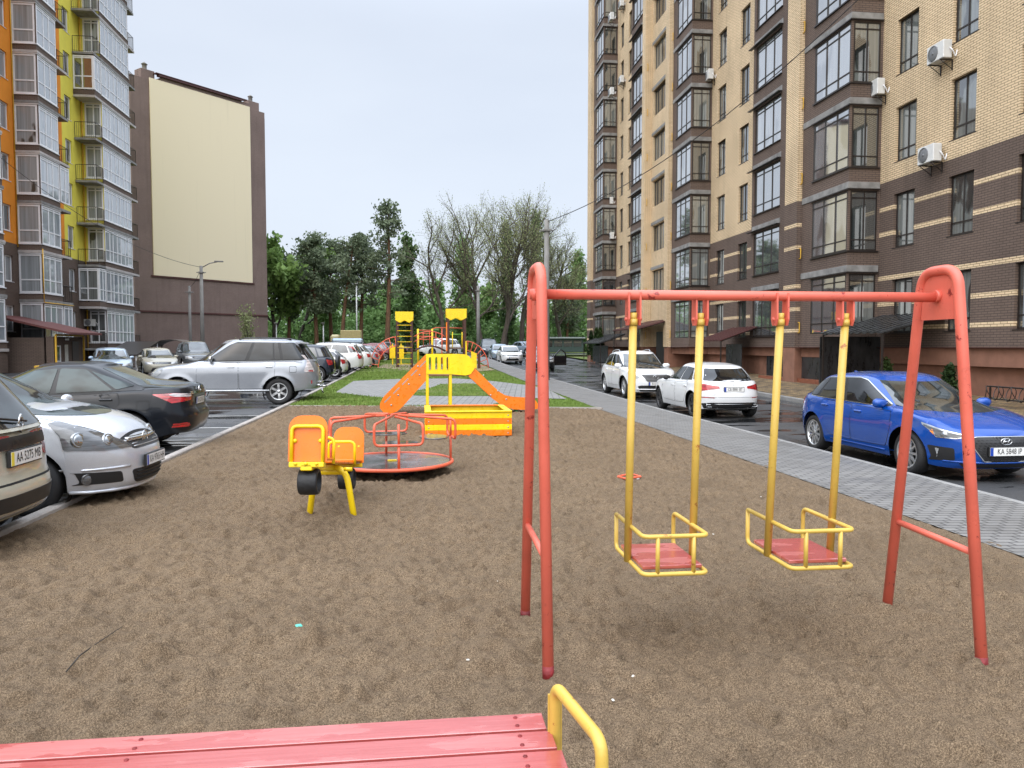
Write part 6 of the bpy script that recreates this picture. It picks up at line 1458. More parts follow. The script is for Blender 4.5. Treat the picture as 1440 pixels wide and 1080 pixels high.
b = MB(); text_mb('Limited', .07, Matrix.Translation((c.L/2-4.28, c.sp_(4.28, 1.22).y+.006, 1.24)) @ Matrix(((-1, 0, 0), (0, 0, 1), (0, 1, 0))).to_4x4(), b); b.build('badge_text', CHROME, c.root)
for sg in (1, -1): c.patch('rear_reflector', [c.rp(sg*.78, .60), c.rp(sg*.78, .70), c.sp_(4.62, .70, sg), c.sp_(4.62, .60, sg)], (.7, -sg*.7, 0), RED_L, .006)

# ---- graphite saloon, tail towards the sand
sp = base_spec('sedan', L=4.62, W=1.775, H=1.465, wb=2.70, fo=.95, r=.32, paint=P_DARK, ze=[(0, .62), (.2, .72), (.7, .86), (1.1, .93), (2.4, .955), (3.3, .985), (3.9, 1.02), (4.35, 1.03), (4.55, 1.035), (4.62, 1.01)], gb=(1.0, 4.16), gt=(2.1, 3.18), roof=[(2.0, 1.41), (2.5, 1.46), (2.9, 1.465), (3.2, 1.43)],
    rear=[(.22, .16), (.36, .05), (.50, .0), (.62, .0), (.70, .06), (.80, .07), (.95, .055), (1.04, .03)], hb=.92, ht=.68, bump=(.2, .30))
c = Car('sedan', 'dark graphite saloon parked tail towards the sand with long red tail lamps', 'car', sp, -6.0, 13.65, -.06, FACE_L+R(2))
c.surround([(.86, .05), (.62, .84), (.42, .93), (-.50, .90), (-.72, .52), (-.90, .12), (-.84, .05)])
c.glasses([[(.80, .09), (.60, .84), (.10, .88), (.06, .09)], [(.00, .09), (.04, .88), (-.50, .84), (-.57, .10)], [(-.61, .12), (-.56, .78), (-.84, .22)]], gm=CGT, gm_side=CGT, back=(.84, .12, .92), gm_back=CGT)
c.doors([[(1.38, .36), (1.24, .60), (1.2, .89), (2.40, .92), (2.42, .34)], [(2.44, .34), (2.44, .92), (3.52, .97), (3.55, .80), (3.40, .62), (3.18, .36)]], ((2.24, .83, TRIM), (3.34, .86, TRIM)))
c.side('fuel_seam', [(3.80, .68), (3.80, .84), (3.99, .84), (3.99, .68)], SEAM, off=.0015, skirt=0, rnd=.04); c.side('fuel_flap', [(3.807, .687), (3.807, .833), (3.983, .833), (3.983, .687)], P_DARK, off=.0032, skirt=0, rnd=.04)
c.mixed('taillight', [('r', .50, .83), ('r', .50, .93), ('r', .74, .95), ('s', 4.02, .935), ('s', 4.16, .87), ('s', 4.30, .80), ('r', .80, .79)], RED_L, .85, front=False, rnd=.015); c.mixed('light_band', [('r', .50, .885), ('r', .50, .935), ('r', .76, .945), ('s', 4.26, .930), ('s', 4.30, .905), ('r', .76, .895)], CLEAR_L, .85, front=False, off=.007, rnd=.01)
c.rear('chrome_strip', [(-.50, .92), (.50, .92), (.50, .965), (-.50, .965)], CHROME, off=.010, rnd=.01); c.plate('KA 2351 BC', .80, False, tilt=.1); c.side('bumper_reflector', [(4.33, .40), (4.33, .46), (4.52, .47), (4.54, .41)], RED_L, rnd=.01); c.rear('bumper_reflector', [(.62, .40), (.62, .46), (.80, .46), (.80, .40)], RED_L)
b = MB(); [b.lathe([(.075, -.01), (.09, 0), (.075, .01)], 24, (0, 0, 0), 'x')]; b.v = [(c.rp(0, .99).x-.012+x, y*1.0, .985+z*.65) for x, y, z in b.v]; b.lathe([(.035, -.008), (.045, 0), (.035, .008)], 18, (c.rp(0, .99).x-.016, 0, .985), 'x'); b.build('emblem', CHROME, c.root)
c.mixed('headlight', [('f', .5, .58), ('f', .5, .68), ('f', .78, .72), ('s', .5, .75), ('s', .4, .65), ('f', .78, .57)], HEAD, .6); c.front('grille', [(-.4, .5), (.4, .5), (.44, .66), (-.44, .66)], TRIM); c.wheels(5, twin=True); c.mirrors(.74, .09); c.wiper()

# ---- silver compact people carrier, nose over the kerb
sp = base_spec('hatch', L=4.47, W=1.80, H=1.64, wb=2.70, fo=.95, r=.32, paint=P_SILV, ze=[(0, .66), (.12, .76), (.45, .88), (.9, .99), (1.15, 1.03), (2.4, 1.05), (3.4, 1.07), (4.47, 1.08)], gb=(.88, 4.40), gt=(2.02, 3.98), roof=[(2.0, 1.57), (2.5, 1.63), (3.1, 1.64), (4.0, 1.57)], crown=.085,
    front=[(.18, .12), (.24, .035), (.32, .01), (.50, .0), (.60, .015), (.68, .05), (.78, .12), (.95, .26), (1.1, .36)], plan=(4.6, 2.5, 9, 4.2), bump=(.19, .26), hb=.94, ht=.72)
c = Car('minivan', 'silver compact people carrier with its nose pointing at the sand over the kerb', 'car', sp, -5.2, 9.05, -.06, R(-2))
c.glasses([[(.80, .06), (.57, .84), (.12, .88), (.08, .08)], [(.03, .08), (.06, .88), (-.42, .88), (-.46, .08)], [(-.5, .1), (-.47, .86), (-.78, .8), (-.84, .16)]], gm=CGT, screen=(.85, .03, .92))
HL = [('f', .36, .64), ('f', .40, .70), ('f', .60, .825), ('s', .68, .945), ('s', .74, .925), ('s', .62, .80), ('f', .80, .655), ('f', .62, .63)]
c.mixed('headlight', HL, HEADD, .65, off=.006, rnd=.02)
for k, (yy, zz, rr_) in enumerate(((.56, .735, .065), (.735, .755, .075))):
    for sg in (1, -1):
        h, n = c.hit((4, sg*yy, zz), (-1, 0, 0)); b = MB(); b.lathe([(0, .024), (rr_*.5, .021), (rr_*.8, .014), (rr_*.9, .006), (rr_, .014), (rr_*1.12, -.02)], 20, axis='x'); M = Vector((1, 0, 0)).rotation_difference(Vector((n.x+.6, n.y, n.z)).normalized()).to_matrix().to_4x4(); M.translation = h; b.v = [tuple(M @ Vector(v)) for v in b.v]; b.build('headlamp_reflector', LENS, c.root)
gr = c.front('grille', [(-.36, .615), (.36, .615), (.395, .69), (.30, .735), (-.30, .735), (-.395, .69)], TRIM, off=.006, rnd=.03); c.bars('grille_bar', -.34, .34, (.64, .665), ALLOY, .006, .008, parent=gr); c.bars('chrome_bar', -.385, .385, (.712,), CHROME, .027, .012, parent=gr, n=13)
b = MB(); h = c.fp(0, .70); b.lathe([(.070, 0), (.082, .008), (.074, .016), (.064, .012), (.064, .0)], 26, (h.x+.012, 0, .70), 'x', closed=True); b.prism([(-.082, -.010), (-.01, -.022), (.012, .0), (.082, .012), (.01, .024), (-.012, .002)], h.x+.016, h.x+.026, 'x'); b.v = [(x, y, z if abs(z) > .3 else z+.70) for x, y, z in b.v]; b.build('emblem', CHROME, c.root, fix=True)
c.front('bumper_intake', [(-.34, .25), (.34, .25), (.40, .40), (-.40, .40)], TRIM, rnd=.05, off=.007); c.bars('intake_bar', -.34, .34, (.29, .33, .37), SEAM, .008)
for sg in (1, -1):
    P = [c.fp(sg*.47, .285), c.fp(sg*.50, .40), c.fp(sg*.78, .42), c.sp_(.50, .42, sg), c.sp_(.46, .31, sg), c.fp(sg*.76, .29)]; f = c.patch('fog_intake', P, (-.8, -sg*.6, 0), TRIM, .004, rnd=.03)
    h, n = c.hit((4, sg*.70, .34), (-1, 0, 0)); b = MB(); b.lathe([(0, .012), (.04, .01), (.052, .0), (.058, .008), (.062, -.01)], 18, axis='x'); M = Vector((1, 0, 0)).rotation_difference(Vector((n.x+.5, n.y, n.z)).normalized()).to_matrix().to_4x4(); M.translation = h+n*.004; b.v = [tuple(M @ Vector(v)) for v in b.v]; b.build('fog_lamp', HEADD, f)
    b = MB(); P = [c.fp(sg*y, .455-.02*abs(y))+Vector((.004, 0, 0)) for y in np.linspace(.42, .80, 6)]; b.tube(P, .014, 6); b.build('bumper_crease', P_SILV, c.root)
c.plate('KA 9765 HH', .475, True, off=.03)
c.doors([[(1.38, .36), (1.26, .60), (1.3, .98), (2.46, 1.0), (2.48, .34)], [(2.50, .34), (2.5, 1.0), (3.5, 1.02), (3.5, .8), (3.2, .36)]], ((2.3, .86), (3.34, .88)))
c.patch('bonnet_seam', [c.fp(y, .775) for y in ()] or [(c.L/2-.16, y, 2) for y in np.linspace(-.42, .42, 7)]+[(c.L/2-.185, y, 2) for y in np.linspace(.42, -.42, 7)], (0, 0, -1), SEAM, .002, skirt=0)
for sg in (1, -1): c.patch('bonnet_seam', [(c.L/2-.2, sg*.50, 2), (c.L/2-.55, sg*.68, 2), (c.L/2-.98, sg*.755, 2), (c.L/2-.98, sg*.748, 2), (c.L/2-.55, sg*.672, 2), (c.L/2-.2, sg*.49, 2)], (0, 0, -1), SEAM, .002, skirt=0)
c.mixed('taillight', [('r', .7, .8), ('r', .7, 1.1), ('s', 4.2, 1.05), ('s', 4.3, .8)], RED_L, .7, front=False); c.wheels(5); c.mirrors(.80, .06); c.wiper(y0=-.75, y1=.0, t0=.02, t1=.09); c.wiper(y0=.05, y1=.75, t0=.04, t1=.07)
b = MB(); P = [c.fp(y, .205)+Vector((.012, 0, 0)) for y in np.linspace(-.80, .80, 13)]; b.tube(P, .018, 8); b.build('chin_strip', P_SILV, c.root)

# ---- beige boxy crossover, tail at the left edge
sp = base_spec('suv', L=4.32, W=1.82, H=1.66, wb=2.67, fo=.82, r=.345, sill=.30, bump=(.26, .33), paint=P_BEIGE, flare=.02, ze=[(0, .80), (.2, .93), (.8, 1.02), (1.15, 1.05), (2.4, 1.05), (3.5, 1.07), (4.32, 1.06)], gb=(1.1, 4.27), gt=(1.9, 3.86), roof=[(1.9, 1.58), (2.4, 1.64), (3.2, 1.65), (3.95, 1.57)], hb=.93, ht=.72,
    rear=[(.28, .13), (.40, .02), (.52, .0), (.60, .015), (.64, .05), (.80, .06), (1.0, .075), (1.2, .1)], plan=(6.5, 3.0, 6.5, 3.0), gplan=(4.2, 2.6, 5, 2.8))
c = Car('crossover', 'beige crossover with its tail to the sand, cut off by the left edge', 'car', sp, -5.36, 6.72, -.06, FACE_L+R(1))
c.glasses([[(.80, .08), (.62, .84), (.12, .88), (.08, .08)], [(.02, .08), (.06, .88), (-.45, .86), (-.5, .1)], [(-.56, .12), (-.52, .84), (-.74, .74), (-.82, .2)]], back=(.83, .05, .88))
q = c.rear('boot_strip', [(-.40, .885), (.40, .885), (.40, .975), (-.40, .975)], TRIM, off=.022, rnd=.02)
h = c.rp(.1, .93); b = MB(); text_mb('DUSTER', .075, Matrix.Translation((h.x-.030, .0, .93)) @ Matrix(((0, 0, -1), (-1, 0, 0), (0, 1, 0))).to_4x4() @ Matrix.Diagonal((1.5, 1, 1, 1)), b); b.build('badge_text', TRIM, q)
c.plate('AA 5275 MB', .81, False, old=True, off=.03)
h = c.rp(0, 1.075); b = MB()
for k, (a_, b__) in enumerate((((0, .088), (.055, 0)), ((.055, 0), (0, -.088)), ((0, -.088), (-.055, 0)), ((-.055, 0), (0, .088)))): b.tube([(h.x-.018, a_[0]*.8, 1.075+a_[1]*.85), (h.x-.018, b__[0]*.8, 1.075+b__[1]*.85)], .009, 6)
b.build('emblem', CHROME, c.root); c.rear('bumper_trim', [(-.78, .40), (.78, .40), (.78, .52), (-.78, .52)], TRIM, off=.006, rnd=.03); c.rear('skid_plate', [(-.55, .27), (.55, .27), (.62, .37), (-.62, .37)], ALLOY, rnd=.03)
for sg in (1, -1): c.patch('bumper_trim', [c.rp(sg*.72, .40), c.rp(sg*.72, .52), c.sp_(4.0, .52, sg), c.sp_(3.98, .40, sg)], (.7, -sg*.7, 0), TRIM, .005)
c.side('taillight', [(4.10, .76), (4.08, 1.0), (4.235, 1.0), (4.235, .76)], RED_L, rnd=.03); c.wheels(5); c.wiper(False, -.1, .40, .10, .22); c.mirrors()
c.rear('boot_seam', [(-.79, .605), (.79, .605), (.79, .622), (-.79, .622)], SEAM, off=.002, skirt=0)

# ---- bright blue hatchback on the road, nose to the camera
sp = base_spec('hatch', L=4.34, W=1.80, H=1.455, wb=2.65, fo=.90, r=.32, paint=P_BLUE, ze=[(0, .63), (.12, .725), (.5, .84), (1.1, .945), (2.4, .965), (3.4, .99), (4.34, 1.0)], gb=(1.0, 4.22), gt=(1.98, 3.74), roof=[(1.95, 1.40), (2.4, 1.45), (3.0, 1.445), (3.8, 1.37)],
    front=[(.18, .14), (.24, .05), (.32, .01), (.45, .0), (.58, .015), (.68, .045), (.78, .12), (.95, .24)], plan=(5.2, 2.7, 8, 3.8), bump=(.19, .26), hb=.93, ht=.70)
c = Car('hatchback', 'bright blue hatchback facing the camera behind the right swing leg', 'car', sp, 7.90, 11.66, RZ, R(-90))
c.surround([(.79, .055), (.60, .875), (.42, .93), (-.60, .93), (-.84, .62), (-.86, .30), (-.72, .055)], CHROME); c.surround([(.772, .08), (.59, .845), (.42, .90), (-.60, .90), (-.82, .60), (-.84, .32), (-.71, .08)], TRIM, .007)
c.glasses([[(.76, .10), (.58, .83), (.11, .88), (.07, .10)], [(.00, .10), (.05, .88), (-.44, .87), (-.50, .10)], [(-.56, .12), (-.50, .86), (-.60, .86), (-.80, .58), (-.81, .34), (-.70, .12)]], gm_side=CGP)
HL = [('f', .52, .62), ('f', .53, .665), ('f', .70, .715), ('s', .62, .80), ('s', .60, .765), ('s', .42, .66), ('f', .76, .605), ('f', .60, .60)]
c.mixed('headlight_rim', HL, CHROME, .65, off=.003, rnd=.01); hl = c.mixed('headlight', [('f', .54, .628), ('f', .545, .655), ('f', .70, .695), ('s', .58, .77), ('s', .56, .745), ('s', .40, .665), ('f', .76, .617), ('f', .60, .612)], HEADD, .65, off=.0065, rnd=.01)
for sg, o in zip((1, -1), hl):
    h, n = c.hit((4, sg*.70, .652), (-1, 0, 0)); b = MB(); b.lathe([(0, .014), (.02, .012), (.030, .004), (.036, .006), (.042, -.004)], 18, axis='x'); M = Vector((1, 0, 0)).rotation_difference(n).to_matrix().to_4x4(); M.translation = h+n*.006; b.v = [tuple(M @ Vector(v)) for v in b.v]; b.build('projector', LENS, o)
    c.patch('indicator', [c.fp(sg*.77, .640), c.fp(sg*.79, .685), c.sp_(.44, .715, sg), c.sp_(.42, .68, sg)], (-.7, -sg*.7, 0), AMB, .011, parent=o)
gp_ = [(-.30, .30), (.30, .30), (.46, .52), (.48, .60), (.40, .635), (-.40, .635), (-.48, .60), (-.46, .52)]
g1 = c.rim('grille_rim', gp_, CHROME, .010, .012); gr = c.front('grille', gp_, TRIM, off=.011, rnd=.02); b = MB()
for i in range(9):
    z = .325+.034*i; wd_ = np.interp(z, [.30, .52, .60], [.28, .44, .46])
    for y in np.arange(-wd_+(.03 if i % 2 else 0), wd_, .062): h = c.fp(y+.03, z); b.tube([(h.x+.016, y+.006, z), (h.x+.017, y+.030, z-.010), (h.x+.016, y+.054, z)], .0035, 4, caps=False)
b.build('grille_mesh', ALLOYD, gr); h = c.fp(0, .575); b = MB()
b.tube([(h.x+.018, .082*math.cos(t), .578+.043*math.sin(t)) for t in np.linspace(0, 6.283, 25)[:-1]], .0065, 6, closed=True)
for sg in (-1, 1): b.tube([(h.x+.018, sg*.035-.018, .578-.032), (h.x+.018, sg*.035-.006, .578), (h.x+.018, sg*.035+.018, .578+.034)], .0075, 6)
b.tube([(h.x+.018, -.035, .572), (h.x+.018, .0, .580), (h.x+.018, .035, .586)], .007, 6); b.build('emblem', CHROME, c.root); c.plate('KA 5848 IP', .445, True, off=.03)
for sg in (1, -1):
    f = c.patch('fog_intake', [c.fp(sg*.60, .30), c.fp(sg*.62, .47), c.fp(sg*.80, .49), c.sp_(.50, .47, sg), c.sp_(.46, .33, sg), c.fp(sg*.78, .28)], (-.75, -sg*.65, 0), TRIM, .004, rnd=.03); c.patch('day_lamp', [c.fp(sg*.735, .33), c.fp(sg*.73, .45), c.sp_(.40, .46, sg), c.sp_(.38, .345, sg)], (-.7, -sg*.7, 0), HEAD, .009, parent=f, rnd=.01)
c.front('bumper_intake', [(-.5, .215), (.5, .215), (.56, .265), (-.56, .265)], TRIM, rnd=.02); b = MB(); P = [c.fp(y, .285)+Vector((.012, 0, 0)) for y in np.linspace(-.82, .82, 13)]; b.tube(P, .012, 8); b.build('chin_strip', P_BLUE, c.root)
c.doors([[(1.36, .36), (1.24, .60), (1.26, .90), (2.28, .92), (2.30, .34)], [(2.32, .34), (2.32, .92), (3.30, .95), (3.26, .66), (2.98, .36)]], ((2.12, .83), (3.14, .86))); c.wheels(10, twin=False, rr=.72, width=.38, wd=.215); c.mirrors(.72, .10, sz=1.1); c.antenna(); c.wiper(y0=-.8, y1=-.05, t0=.02, t1=.05); c.wiper(y0=0, y1=.7, t0=.03, t1=.06)
c.mixed('taillight', [('r', .6, .80), ('r', .6, .95), ('s', 4.02, .93), ('s', 4.05, .82)], RED_L, .7, front=False); b = MB()
for sg in (1, -1): b.tube([c.sp_(a, .30, sg)+Vector((0, sg*.003, 0)) for a in np.linspace(1.4, 2.95, 6)], .011, 6)
b.build('sill_strip', P_BLUE, c.root)

# ---- white hatchback, tail to the camera
sp = base_spec('hatch', L=4.42, W=1.796, H=1.44, wb=2.73, fo=.88, r=.325, paint=P_WHITE, ze=[(0, .64), (.15, .74), (.5, .85), (1.1, .93), (2.4, .955), (3.4, .97), (4.0, .97), (4.42, .95)], gb=(1.05, 4.28), gt=(2.0, 3.74), roof=[(1.95, 1.385), (2.4, 1.435), (3.0, 1.43), (3.8, 1.36)], rear=[(.2, .16), (.3, .06), (.42, .01), (.58, .0), (.68, .03), (.75, .05), (.95, .10)], plan=(6.5, 3.0, 6.0, 2.8), gplan=(4.2, 2.6, 4.6, 2.6), hb=.91, ht=.68)
c = Car('hatchback', 'white hatchback seen from behind on the road, right of the second swing pole', 'car', sp, 7.98, 20.95, RZ, R(90))
c.glasses([[(.80, .10), (.62, .82), (.10, .87), (.06, .10)], [(.01, .10), (.05, .87), (-.44, .84), (-.52, .12)], [(-.57, .15), (-.50, .82), (-.74, .62), (-.78, .3)]], gm_side=CGP, back=(.82, .12, .90))
c.mixed('taillight', [('r', .36, .79), ('r', .37, .845), ('r', .68, .90), ('s', 4.00, .89), ('s', 4.06, .76), ('r', .76, .72)], RED_L, .75, front=False, rnd=.015); c.plate('CB 8881 BT', .765, False, off=.02)
c.rear('diffuser', [(-.68, .24), (.68, .24), (.76, .40), (.55, .43), (-.55, .43), (-.76, .40)], TRIM, rnd=.03, off=.004); c.bars('chrome_strip', -.5, .5, (.39,), CHROME, .007, front=False)
for sg in (1, -1): b = MB(); h = c.rp(sg*.58, .35); b.tube(bendc([(h.x-.012, sg*.58-.11, .375), (h.x-.012, sg*.58+.11, .375), (h.x-.012, sg*.58+.09, .315), (h.x-.012, sg*.58-.09, .315)], .03), .009, 6, closed=True); b.build('exhaust_trim', CHROME, c.root); c.rear('bumper_reflector', [(sg*.50, .545), (sg*.50, .565), (sg*.76, .572), (sg*.76, .552)], RED_L)
h = c.rp(0, .875); b = MB(); b.tube([(h.x-.010, .045*math.cos(t), .872+.045*math.sin(t)) for t in np.linspace(0, 6.283, 21)[:-1]], .004, 6, closed=True); [b.tube([(h.x-.010, 0, .872), (h.x-.010, .043*math.cos(a), .872+.043*math.sin(a))], .0035, 5) for a in (1.571, 3.665, 5.76)]; b.build('emblem', CHROME, c.root)
h = c.rp(.52, .63); b = MB(); text_mb('A 200', .05, Matrix.Translation((h.x-.022, .50, .63)) @ Matrix(((0, 0, -1), (-1, 0, 0), (0, 1, 0))).to_4x4(), b); b.build('badge_text', CHROME, c.root)
c.doors([[(1.36, .36), (1.24, .60), (1.26, .88), (2.34, .90), (2.36, .34)], [(2.38, .34), (2.38, .90), (3.36, .92), (3.30, .66), (3.04, .36)]], ((2.18, .80), (3.18, .82))); c.wheels(5, ALLOYD, twin=True, rr=.72); c.mirrors(.74, .08, TRIM); c.wiper(False, -.05, .4, .08, .12)
c.mixed('headlight', [('f', .5, .6), ('f', .5, .7), ('s', .5, .75), ('s', .4, .64)], HEAD, .6); c.front('grille', [(-.4, .5), (.4, .5), (.42, .66), (-.42, .66)], TRIM); c.rear('boot_seam', [(-.60, .56), (.60, .56), (.60, .567), (-.60, .567)], SEAM, off=.002, skirt=0)

# ---- white crossover, nose to the camera
sp = base_spec('suv', L=4.77, W=1.885, H=1.685, wb=2.74, fo=.98, r=.37, paint=P_WHITE, ze=[(0, .72), (.15, .86), (.6, .98), (1.2, 1.06), (2.4, 1.07), (3.6, 1.10), (4.77, 1.10)], gb=(1.10, 4.66), gt=(2.08, 4.12), roof=[(2.0, 1.615), (2.5, 1.665), (3.2, 1.66), (4.2, 1.56)], hb=.93, ht=.71, front=[(.22, .13), (.34, .03), (.5, .0), (.7, .015), (.8, .05), (.95, .14), (1.1, .24)], plan=(5.2, 2.7, 8, 3.8), flare=.018)
c = Car('crossover', 'white crossover with silver roof rails facing the camera behind the first swing pole', 'car', sp, 8.08, 28.0, RZ+.05, R(-90))
c.glasses([[(.80, .10), (.60, .82), (.12, .87), (.08, .10)], [(.02, .10), (.06, .87), (-.42, .85), (-.48, .12)], [(-.54, .14), (-.47, .83), (-.70, .70), (-.80, .3)]], gm_side=CGP, screen=(.84, .03, .92))
c.mixed('headlight', [('f', .54, .74), ('f', .56, .80), ('f', .78, .86), ('s', .62, .95), ('s', .58, .88), ('f', .82, .73), ('f', .66, .70)], HEAD, .65, rnd=.015, off=.006); gr = c.front('grille', [(-.30, .60), (.30, .60), (.44, .78), (.46, .84), (-.46, .84), (-.44, .78)], plain('grille_grey', (.09, .09, .092, 1), .35), off=.006, rnd=.02)
c.bars('grille_bar', -.36, .36, (.66, .70, .74, .78), ALLOYD, .008, parent=gr); h = c.fp(0, .74); b = MB(); b.tube([(h.x+.022, .095*math.cos(t), .755+.065*math.sin(t)) for t in np.linspace(0, 6.283, 25)[:-1]], .008, 6, closed=True); b.tube([(h.x+.022, .02, .80), (h.x+.022, -.03, .735), (h.x+.022, .05, .73)], .009, 6); b.build('emblem', CHROME, c.root)
c.plate('BI 6105 AX', .53, True, off=.03); c.front('bumper_intake', [(-.52, .26), (.52, .26), (.60, .44), (.50, .47), (-.50, .47), (-.60, .44)], TRIM, rnd=.02, off=.003); c.bars('chin_strip', -.62, .62, (.335,), P_WHITE, .022); c.doors([[(1.45, .42), (1.34, .7), (1.36, 1.0), (2.46, 1.02), (2.48, .40)], [(2.50, .40), (2.50, 1.02), (3.50, 1.05), (3.44, .75), (3.15, .42)]], ((2.3, .92), (3.34, .95)))
c.wheels(5, twin=True, rr=.70, wd=.23); c.mirrors(.72, .10, sz=1.25); c.rails(ALLOY, .45, -.72, .05); c.mixed('taillight', [('r', .6, .85), ('r', .6, 1.0), ('s', 4.4, 1.0), ('s', 4.45, .85)], RED_L, .7, front=False); c.wiper(y0=-.7, y1=0, t0=.03, t1=.06)

# ---- the far right row
generic('sedan', 'white saloon, front one of the far row parked on the right road edge', 'car', 'sedan', base_spec('sedan', L=4.85, W=1.82, H=1.47, paint=P_WHITE, wb=2.77), 7.35, 63.0, RZ+rise(62)+.02, R(-90), None, 'AA 4310 KT')
generic('sedan', 'pale silver saloon half hidden behind the white one in the far right row', 'car', 'sedan', base_spec('sedan', L=4.7, paint=P_LBLUE, H=1.48), 7.2, 69.5, RZ+rise(69)+.02, R(-90), None, 'AA 1182 PP')
generic('off_road_suv', 'dark grey tall off-roader at the end of the far right row', 'car', 'suv', base_spec('suv', L=4.9, W=1.95, H=1.85, paint=P_NAVY, r=.40), 6.9, 77, RZ+rise(77)+.05, R(-90), None, 'KA 7718 IC')
generic('hatchback', 'small blue car far behind the swing frame legs', 'car', 'hatch', base_spec('hatch', paint=P_LBLUE, L=4.2, H=1.5), 12.2, 88, .2+rise(88)-.3, R(-60), None, None)
c = generic('hatchback', 'small black hatchback with its door standing open beside the power pole', 'car', 'hatch', base_spec('hatch', L=3.95, W=1.66, H=1.46, wb=2.48, paint=P_BLK, fo=.78), 8.02, 51.0, RZ+rise(50), R(-92), None, 'CB 2907 AM')
dd = MB(); hx = c.L/2-1.25; M = Matrix.Translation((hx, c.hw-.03, 0)) @ Matrix.Rotation(R(112), 4, 'Z')   # opened towards the road
poly = [(0, .34), (1.0, .34), (1.02, .92), (.94, 1.18), (.72, 1.36), (.52, 1.40), (.10, 1.0), (0, .9)]
wdw = [(.14, .95), (.93, .95), (.87, 1.16), (.68, 1.31), (.52, 1.34)]
door = holed(poly, [wdw], -.03, .03, P_BLK, 'open_door', c.root); door.matrix_local = M @ Matrix.Rotation(0, 4, 'Z')
g_ = MB(); g_.prism(wdw, -.004, .004, 'y'); gl_ = NM('clear_glass'); gl_.set(col=(.8, .9, .88, 1), rough=.02); gl_.p.inputs['Transmission Weight'].default_value = .9; g_.build('door_glass', gl_.mat, door, fix=True)

# ---- the left row beyond the silver off-roader
c = generic('off_road_suv', 'dark compact off-roader with a spare wheel on its tailgate', 'car', 'suv', base_spec('suv', L=4.15, W=1.80, H=1.69, wb=2.56, paint=P_NAVY, rear=[(.3, .08), (.42, .0), (.6, .0), (.85, .02), (1.05, .04), (1.3, .1)]), -5.9, 35.7, .05, FACE_L, None, None)
b = MB(); b.lathe([(0, -.10), (.28, -.10), (.33, -.07), (.345, 0), (.34, .08), (.2, .1), (0, .1)], 26, (-c.L/2-.12, -.05, .88), 'x'); b.build('spare_wheel', plain('spare_cover', (.010, .012, .015, 1), .4), c.root); c.plate('KA 6620 IA', .52, False, y=.4)
generic('hatchback', 'white small hatchback between the dark off-roader and the white tall crossover', 'car', 'hatch', base_spec('hatch', L=4.1, H=1.47, paint=P_WHITE), -5.72, 40.2, .09, FACE_L, None, 'AA 9027 CX')
c = generic('crossover', 'white tall crossover with upright red tail lamp and roof rails in the left row', 'car', 'suv', base_spec('suv', L=4.63, W=1.79, H=1.72, paint=P_PEARL, r=.36), -5.55, 45.3, .16, FACE_L, None, 'KA 3349 MT', rails=True)
c.mixed('taillight', [('r', .70, 1.0), ('r', .64, 1.46), ('r', .70, 1.48), ('s', 4.32, 1.20), ('s', 4.36, .98)], RED_L, .8, front=False, off=.009)
generic('minivan', 'pale beige people carrier beyond the white tall crossover', 'car', 'hatch', base_spec('hatch', L=4.5, H=1.68, paint=P_PEARL, ze=[(0, .7), (.2, .82), (.9, .98), (1.2, 1.03), (4.5, 1.08)], roof=[(1.9, 1.6), (2.5, 1.68), (3.4, 1.67), (4.0, 1.58)]), -5.2, 48.8, .2, FACE_L, None, None)
generic('hatchback', 'silver hatchback low in the far left row', 'car', 'hatch', base_spec('hatch', L=4.2, H=1.48, paint=P_SILV2), -4.75, 52.6, .24, FACE_L, None, 'AA 5518 TO')
c = generic('station_wagon', 'dark estate with a pale roof box in the far left row', 'car', 'hatch', base_spec('hatch', L=4.6, H=1.5, paint=P_GREY), -5.5, 56.2, .30, FACE_L, None, None)
b = MB(); b.rbox(-1.5, .7, -.42, .42, 1.52, 1.92, .12); b.build('roof_box', P_LBLUE, c.root)
generic('hatchback', 'dark red hatchback in the far left row behind the coral climbing arch', 'car', 'hatch', base_spec('hatch', L=4.2, H=1.5, paint=P_RED), -4.75, 60, .36, FACE_L, None, None)
generic('hatchback', 'dull red car, last of the far left row', 'car', 'hatch', base_spec('hatch', L=4.2, H=1.5, paint=P_RED), -4.2, 64, .44, FACE_L, None, None)
generic('sedan', 'black saloon partly seen through the left climbing arch', 'car', 'sedan', base_spec('sedan', paint=P_BLK), -3.4, 72, .62, FACE_L+R(20), None, None)
generic('crossover', 'white crossover seen between the two climbing towers', 'car', 'suv', base_spec('suv', L=4.6, paint=P_WHITE, H=1.7), PY(617, 490, 74)[0], 74.5, rise(74)+.03, FACE_L+R(35), None, None)

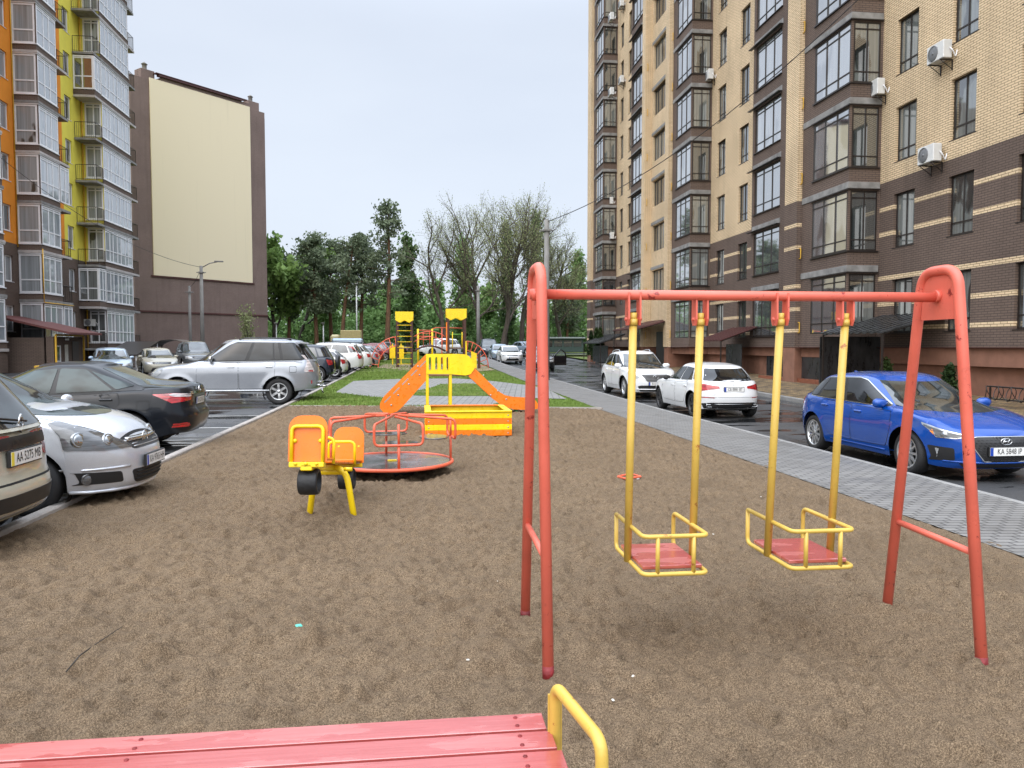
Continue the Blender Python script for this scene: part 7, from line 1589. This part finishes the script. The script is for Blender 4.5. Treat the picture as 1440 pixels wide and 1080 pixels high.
# ---- cars in front of the left buildings
g = lambda px, Y: PY(px, 490, Y)[0]
generic('sedan', 'pale blue saloon facing the camera before the yellow building', 'car', 'sedan', base_spec('sedan', paint=P_LBLUE, L=4.6, H=1.46), g(138, 38), 39.5, .14, R(-68), None, None)
generic('sedan', 'old dull beige saloon between the pale blue saloon and the dark off-roader', 'car', 'sedan', base_spec('sedan', paint=P_OLDB, L=4.5, H=1.42, W=1.7), g(211, 41), 42.0, .16, R(-66), None, None)
generic('crossover', 'dark crossover before the brown gable, behind the bonnet of the silver off-roader', 'car', 'suv', base_spec('suv', paint=P_GREY, L=4.6, H=1.74), g(263, 46), 47.5, .22, R(-66), None, None)

# ---- small litter on the sand
x, y = G(420, 884); t = MB(); t.rbox(-.02, .02, -.014, .014, 0, .012, .005); o = t.build('wrapper', plain('mint_plastic', (.1, .5, .4, 1), .4)); o.location = (x, y, .012); o.rotation_euler = (.2, .1, .6); tag(o, 'tiny mint green scrap of plastic on the bare sand', 'litter')
P = [G(px, py) for px, py in ((93, 948), (112, 925), (140, 905), (172, 884))]; b = MB(); b.tube([(x, y, .012) for x, y in P], [.004, .004, .003, .002], 5); tag(b.build('twig', BK_DK), 'thin dark twig lying on the sand at the lower left', 'twig')
x, y = G(886, 674); t = thing('toy_frame', 'small coral red toy frame half buried in the sand behind the left swing', 'toy', (x, y, .0), R(25)); b = MB(); b.tube(bendc([(-.13, -.06, .03), (.13, -.06, .03), (.09, .10, .05), (-.12, .10, .03)], .02), .012, 8, closed=True); b.tube([(.05, .02, .03), (.07, .05, .13)], .012, 8); b.build('tube_frame', redo, t); b = MB(); b.rbox(.06, .10, -.065, -.05, .0, .035, .004); b.build('clip', FRAME_W, t)
for i, (px, py) in enumerate(((952, 823), (946, 722), (1003, 753), (658, 931), (890, 954), (862, 988), (930, 694), (1070, 700), (700, 820))):
    x, y = G(px, py); b = MB(); b.rbox(-.009, .009, -.006, .006, 0, .008, .003); o = b.build('pebble', plain('pale_stone', (.6, .58, .52, 1), .6) if i == 0 else bpy.data.materials['pale_stone']); o.location = (x, y, .008); o.rotation_euler = (0, 0, i); tag(o, 'tiny pale pebble on the brown sand', 'pebble', 'pale pebbles on the sand')
